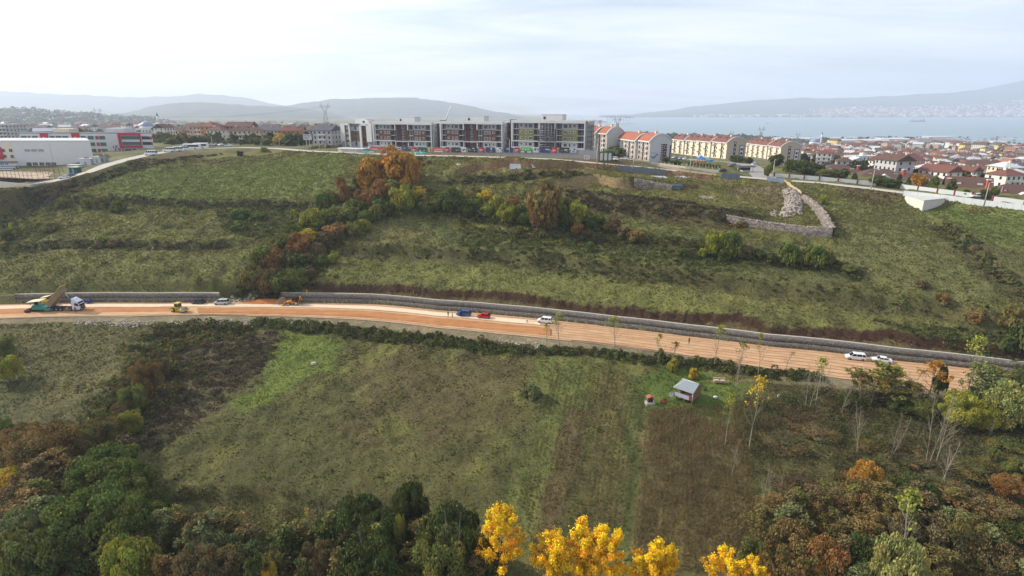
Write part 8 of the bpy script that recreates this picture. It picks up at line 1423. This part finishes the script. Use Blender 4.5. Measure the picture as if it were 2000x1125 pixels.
# tipper truck, facing right (+x)
def truck():
    o = thing('tipper_truck', 'white cabbed tipper truck with its muddy bed raised behind the paver', 'truck', R_(131, 605.5), road_dir(131) + R(-4)); cm = paint('cab_white', (222, 226, 240)); mb = MB()
    for s in (-.45, .45): mb.box(-4.6, s - .12, .85, 4.0, s + .12, 1.15, M_steelD)
    for x in (-4.0, -2, 0, 2.2): mb.box(x - .1, -.4, .9, x + .1, .4, 1.1, M_steelD)
    mb.build('chassis', o); mb = MB(); mb.prism([(2.75, .55), (5.0, .55), (5.15, 1.4), (4.95, 2.2), (4.65, 3.0), (3.9, 3.55), (2.9, 3.6), (2.75, 2.8)], -1.2, 1.2, 'y', cm); b = mb.build('cab', o)
    mb = MB(); mb.add([(5.17, -1.05, 1.55), (5.17, 1.05, 1.55), (4.72, 1.05, 2.85), (4.72, -1.05, 2.85), (5.0, -1.05, 1.55), (5.0, 1.05, 1.55), (4.6, 1.05, 2.85), (4.6, -1.05, 2.85)], [(0, 1, 2, 3), (0, 4, 5, 1), (2, 6, 7, 3), (0, 3, 7, 4), (1, 5, 6, 2)], M_cgl); mb.build('windscreen', b)
    for s in (-1, 1): q = MB(); q.add([(3.6, s * 1.205, 1.8), (4.75, s * 1.205, 1.7), (4.55, s * 1.205, 2.6), (3.7, s * 1.205, 2.65), (3.6, s * 1.19, 1.8), (4.75, s * 1.19, 1.7), (4.55, s * 1.19, 2.6), (3.7, s * 1.19, 2.65)], [(0, 1, 2, 3), (7, 6, 5, 4), (0, 4, 5, 1), (3, 2, 6, 7)], M_cgl); q.build('side_window', b)
    mb = MB(); mb.box(5.0, -1.15, .45, 5.25, 1.15, 1.05, M_dgrey); mb.box(5.12, -.8, 1.08, 5.2, .8, 1.45, M_steelD); mb.build('bumper', b)
    for s in (-1, 1): q = MB(); q.cb((5.26, s * .9, .82), (.06, .3, .22), M_lamp); q.build('headlight', b); q = MB(); q.cb((4.9, s * 1.4, 2.1), (.12, .22, .6), M_steelD); q.build('mirror', b)
    mb = MB(); mb.prism([(2.8, 3.6), (3.9, 3.56), (3.3, 4.0), (2.8, 4.05)], -1.1, 1.1, 'y', cm); mb.build('wind_deflector', b)
    for x in (4.1, 1.9, -1.0, -2.3, -3.6):
        for s in (-1, 1): wheel(o, x, s * 1.0, .52, .32 if x > 1 else .5)
    q = MB(); q.box(.5, -1.1, .6, 1.2, -.6, 1.1, M_steel); q.box(2.6, -1.15, 1.2, 2.74, 1.15, 2.6, M_steelD); q.build('fuel_tank', o)
    # bed: hinged at the rear, raised 45 degrees
    ex = link('tipper_bed', None, o, (-4.3, 0, 1.25)); ex.rotation_euler = (0, R(-44), 0); mb = MB(); L_ = 7.2; h = 1.45; w = 1.2; t = .07
    mb.box(0, -w, 0, L_, w, .12, M_mud); mb.box(0, -w, .121, L_, -w + t, h, M_mud); mb.box(0, w - t, .121, L_, w, h, M_mud); mb.box(L_ - t, -w + t + .001, .121, L_ - .001, w - t - .001, h + .1, M_mud)
    for k in range(7): x = .4 + k * 1.05; mb.box(x, -w - .08, .05, x + .14, -w - .001, h - .1, M_mud); mb.box(x, w + .001, .05, x + .14, w + .08, h - .1, M_mud)
    mb.box(0, -w - .1, h, L_, -w + .1, h + .12, M_yel); mb.box(0, w - .1, h, L_, w + .1, h + .12, M_yel); link('bed', mb.mesh('bed'), ex); q = MB(); q.box(L_ - .02, -w - .1, h + .10, L_ + 1.1, w + .1, h + .2, mat('pale_yellow', C3(214, 196, 110), .5)); link('cab_guard', q.mesh('cab_guard'), ex)
    q = MB(); top = (-4.3 + 6.9 * math.cos(R(44)), 0, 1.25 + 6.9 * math.sin(R(44))); q.tube((2.45, 0, 1.2), (2.45 * .45 + top[0] * .55, 0, 1.2 * .45 + top[2] * .55), .14, n=8, m=M_steelD); q.tube((2.45 * .45 + top[0] * .55, 0, 1.2 * .45 + top[2] * .55), top, .09, n=8, m=M_lgrey); q.build('hydraulic_ram', o)
truck()
def canopy(mb, x0, x1, w, z, m=M_crm): mb.add([(x0, -w, z - .15), (x0, w, z - .15), (x1, w, z + .3), (x1, -w, z + .3), (x0, -w, z - .27), (x0, w, z - .27), (x1, w, z + .16), (x1, -w, z + .16)], [(0, 3, 2, 1), (4, 5, 6, 7), (0, 1, 5, 4), (1, 2, 6, 5), (2, 3, 7, 6), (3, 0, 4, 7)], m)
def paver():
    o = thing('asphalt_paver', 'teal paver with cream canopy and black tracks at the left end of the road', 'paver', R_(80, 607), road_dir(80)); mb = MB()
    for s in (-1, 1): mb.prism([(-1.6, .1), (1.5, .1), (1.8, .45), (1.5, .8), (-1.6, .8), (-1.9, .45)], s * 1.0 - .2, s * 1.0 + .2, 'y', M_black)
    mb.build('tracks', o); mb = MB(); mb.prism([(-1.7, .85), (2.4, .7), (2.4, 1.3), (1.5, 1.7), (.9, 2.2), (-1.2, 2.2), (-1.7, 1.7)], -1.2, 1.2, 'y', M_tealm); mb.build('body', o); mb = MB(); mb.prism([(2.3, .4), (4.0, .4), (4.1, 1.2), (2.3, 1.3)], -1.5, -1.35, 'y', M_tealm); mb.prism([(2.3, .4), (4.0, .4), (4.1, 1.2), (2.3, 1.3)], 1.35, 1.5, 'y', M_tealm); mb.box(2.3, -1.34, .4, 3.9, 1.34, .55, M_steelD); mb.build('hopper', o)
    mb = MB(); mb.box(-3.4, -2.0, .1, -2.5, 2.0, .6, M_black); mb.box(-3.6, -2.0, .65, -3.3, 2.0, .8, M_steelD); mb.box(-2.5, -1.0, .5, -1.6, -.85, .9, M_black); mb.box(-2.5, .85, .5, -1.6, 1.0, .9, M_black); mb.build('screed', o); mb = MB(); [mb.tube((x, y, 2.1), (x, y, 3.3), .05, n=5, m=M_steelD) for x in (-1.8, .8) for y in (-1.1, 1.1)]; mb.box(-1.2, -.4, 2.2, -.6, .4, 2.9, M_black); mb.build('platform_frame', o); mb = MB(); canopy(mb, -2.6, 1.5, 1.5, 3.4); mb.build('canopy', o)
    q = MB(); q.tube((1.2, .6, 1.8), (1.2, .6, 2.9), .08, n=8, m=M_steel); q.build('exhaust', o)
paver()
def roller(px, py, rz, label, canopy_=False):
    o = thing('road_roller', label, 'road roller', R_(px, py), rz, 'road rollers'); mb = MB(); mb.prism([(-2.6, .9), (-.2, .8), (-.2, 1.75), (-1.6, 1.75), (-2.5, 1.45)], -.85, .85, 'y', M_yel); mb.build('engine_hood', o)
    c = MB(); c.box(-.75, -.75, 1.2, .55, .75, 1.7, M_yel)
    if not canopy_:
        c.box(-.72, -.72, 1.7, .52, .72, 2.75, M_cgl); [c.tube((x, y, 1.7), (x, y, 2.8), .06, n=4, m=M_yel) for x in (-.73, .53) for y in (-.73, .73)]; c.box(-.9, -.85, 2.75, .7, .85, 2.95, M_yel)
    else: [c.tube((x, y, 1.7), (x, y, 2.9), .05, n=4, m=M_steelD) for x in (-.7, .5) for y in (-.7, .7)]; canopy(c, -1.1, 1.3, .95, 3.0)
    c.build('cab', o); f = MB(); f.box(.55, -1.15, .55, 2.9, -1.0, 1.0, M_yel); f.box(.55, 1.0, .55, 2.9, 1.15, 1.0, M_yel); f.box(.4, -1.0, .6, .75, 1.0, 1.15, M_yel); f.box(2.75, -1.0, .6, 2.95, 1.0, .95, M_yel); f.build('drum_frame', o); d = MB(); d.tube((1.75, -.95, .75), (1.75, .95, .75), .75, n=28, m=M_steel); d.build('drum', o)
    for s in (-1, 1): wheel(o, -1.35, s * .85, .72, .5, rim=M_yel)
roller(350, 608.5, road_dir(350) - .25, 'yellow single drum roller with cab in the middle of the left road'); roller(93, 596.5, road_dir(93), 'yellow roller with cream canopy half hidden behind the tipper bed', True)
def backhoe():
    o = thing('backhoe_loader', 'orange yellow backhoe loader working at the soil heap', 'backhoe loader', R_(576, 595), road_dir(576) + math.pi + .1); mb = MB(); mb.prism([(-1.2, .7), (2.2, .7), (2.2, 1.35), (.8, 1.55), (-1.2, 1.4)], -.55, .55, 'y', M_ylo); mb.build('body', o)
    c = MB(); c.box(-1.15, -.7, 1.42, .55, .7, 2.6, M_cgl); [c.tube((x, y, 1.4), (x, y, 2.65), .06, n=4, m=M_steelD) for x in (-1.15, .55) for y in (-.7, .7)]; c.box(-1.3, -.8, 2.6, .7, .8, 2.75, M_steelD); c.build('cab', o); a = MB()
    for s in (-.6, .6): a.tube((.6, s, 1.3), (2.5, s, 1.2), .11, n=5, m=M_ylo); a.tube((2.5, s, 1.2), (3.2, s, .5), .10, n=5, m=M_ylo)
    a.build('loader_arm', o); b = MB(); b.prism([(3.1, .15), (4.0, .05), (3.9, .2), (3.3, .3), (3.25, 1.0), (3.1, 1.0)], -1.15, 1.15, 'y', M_ylo); b.build('bucket', o); h = MB(); h.tube((-1.3, 0, 1.0), (-1.9, 0, 2.9), .18, n=5, m=M_ylo); h.tube((-1.9, 0, 2.9), (-2.5, 0, 1.3), .14, n=5, m=M_ylo); h.prism([(-2.7, .8), (-2.2, .9), (-2.3, 1.4), (-2.6, 1.3)], -.35, .35, 'y', M_steelD); h.build('digger_arm', o)
    for s in (-1, 1): wheel(o, -.7, s * .85, .68, .4, rim=M_crm); wheel(o, 1.75, s * .8, .46, .32, rim=M_crm); q = MB(); q.box(-1.6, s * .9 - .08, .1, -1.4, s * .9 + .08, 1.2, M_ylo); q.build('stabiliser', o)
backhoe()
p = R_(173, 592); o = thing('compressor', 'small blue wheeled compressor by the left gabion wall', 'compressor', p, .2); mb = MB(); mb.prism([(-.8, .4), (.8, .4), (.8, 1.0), (.5, 1.25), (-.6, 1.25), (-.8, 1.0)], -.5, .5, 'y', mat('compressor_blue', C3(54, 70, 140), .5)); mb.build('body', o); [wheel(o, 0, s * .55, .3, .16) for s in (-1, 1)]
p = gp(600, 577); o = thing('survey_tripod', 'small yellow survey tripod standing above the gabion wall', 'tripod', p); [MB().tube((.5 * math.cos(a), .5 * math.sin(a), 0), (0, 0, 1.4), .04, n=5, m=M_yel).build('leg', o) for a in (0, 2.1, 4.2)]; mb = MB(); mb.cb((0, 0, 1.55), (.35, .3, .35), M_ylo); mb.build('instrument', o)
# ---- people
def skin_mat(): return mat('skin', C3(190, 140, 112), .7)
def person(px, py, shirt, legs, label, facing=0.0, pose=0, foot=None):
    p = R_(px, py) if foot is None else foot; o_ = .16 if pose else .03; ay = (.28, .32) if pose != 2 else (.20, .10)
    J = {'pel': (0, 0, .94), 'wst': (0, .01, 1.10), 'chs': (0, .02, 1.32), 'nck': (0, .01, 1.50), 'hd0': (0, .02, 1.60), 'hd1': (0, .03, 1.74)}
    V = [(0, 0, .94), (0, .0, 1.12), (0, .01, 1.34), (0, .01, 1.48), (0, .0, 1.56), (0, -.02, 1.66), (0, .0, 1.74)]; r = [(.15, .11), (.14, .10), (.17, .11), (.06, .06), (.06, .06), (.085, .10), (.06, .07)]; E = [(i, i + 1) for i in range(6)]
    for s in (-1, 1):
        st = o_ * s; b = len(V); V += [(s * .10, 0, .88), (s * .11, -st * .5 - .02, .50), (s * .12, -st + .03 * (st < 0), .09), (s * .13, -st - .15, .04)]; r += [(.095, .095), (.062, .065), (.045, .05), (.045, .035)]; E += [(0, b), (b, b + 1), (b + 1, b + 2), (b + 2, b + 3)]
        b = len(V); fy = st * .6; V += [(s * .19, .01, 1.42), (s * ay[0], .03 + fy * .4, 1.15), (s * ay[1], -.08 + fy, .93), (s * ay[1], -.11 + fy, .84)]; r += [(.06, .06), (.045, .045), (.033, .033), (.035, .022)]; E += [(2, b), (b, b + 1), (b + 1, b + 2), (b + 2, b + 3)]
    me = bpy.data.meshes.new('tmp'); me.from_pydata(V, E, []); t = bpy.data.objects.new('tmp', me); COL.objects.link(t); md = t.modifiers.new('s', 'SKIN'); sv_ = me.skin_vertices[0].data
    for i, q in enumerate(r): sv_[i].radius = q
    sv_[0].use_root = True; t.modifiers.new('ss', 'SUBSURF').levels = 2; dg = bpy.context.evaluated_depsgraph_get(); m2 = bpy.data.meshes.new_from_object(t.evaluated_get(dg)); bpy.data.objects.remove(t); m2.name = 'body'
    for m in (skin_mat(), shirt, legs, M_black): m2.materials.append(m)
    for f in m2.polygons:
        c = f.center; f.material_index = 0 if c.z > 1.49 or (abs(c.x) > ay[0] * .93 and c.z < .93) else (1 if c.z > .97 or abs(c.x) > .215 else (2 if c.z > .10 else 3)); f.use_smooth = True
    o = thing('person', label, 'person', p, facing); link('body', m2, o); h = MB(); n = 8; vs = [(0, .0, 1.80)] + [(.085 * math.cos(a), .01 + .10 * math.sin(a), 1.76) for a in [2 * math.pi * i / n for i in range(n)]] + [(.10 * math.cos(a), .025 + .105 * math.sin(a), 1.68) for a in [2 * math.pi * i / n for i in range(n)]]
    h.add(vs, [(0, 1 + i, 1 + (i + 1) % n) for i in range(n)] + [(1 + i, 9 + i, 9 + (i + 1) % n, 1 + (i + 1) % n) for i in range(n)], M_dark, True); h.build('hair', o)
cl = lambda n, c: mat('cloth_' + n, C3(*c), .9)
person(58.5, 612, cl('orange', (150, 70, 40)), cl('black', (34, 34, 38)), 'person in a dull orange jacket and dark trousers left of the paver', 2.0, 1)
person(148, 609.5, cl('black', (34, 34, 38)), cl('black', (34, 34, 38)), 'person in dark clothes walking beside the white truck cab', .8, 1)
person(875.5, 618, cl('black', (34, 34, 38)), cl('black', (34, 34, 38)), 'person in black clothes, left of two near the blue car', .4, 0); person(883.5, 621, cl('pink', (210, 180, 186)), cl('grey', (110, 104, 110)), 'person in a pale pink top, right of two near the blue car', -.5, 0)
person(1029.5, 630.5, cl('white', (214, 216, 222)), cl('black', (34, 34, 38)), 'person in a white shirt and dark trousers walking toward the white car', 1.4, 1)
person(1345.5, 671, cl('brown', (96, 66, 50)), cl('black', (34, 34, 38)), 'person in brown standing alone by the wall above the hut', 0, 0)
person(901, 616.5, cl('navy', (40, 46, 70)), cl('black', (34, 34, 38)), 'person in dark blue standing at the open door of the blue car', 1.6, 0, foot=R_(900.5, 618.5))
# ================================================================ HAZE (a real body of air round everything)
hm = bpy.data.materials.new('haze_air'); hm.use_nodes = True; nd = hm.node_tree.nodes; nd.clear()
pv = N(nd, 'ShaderNodeVolumePrincipled', i={'Color': (.75, .84, 1.0, 1), 'Density': HAZE, 'Anisotropy': 0.2}); ho = N(nd, 'ShaderNodeOutputMaterial'); hm.node_tree.links.new(pv.outputs[0], ho.inputs['Volume'])
hb = MB(); hb.box(-14500, -300, -103, 16600, 16200, 900, hm); tag(hb.build('haze'), kind='stuff')
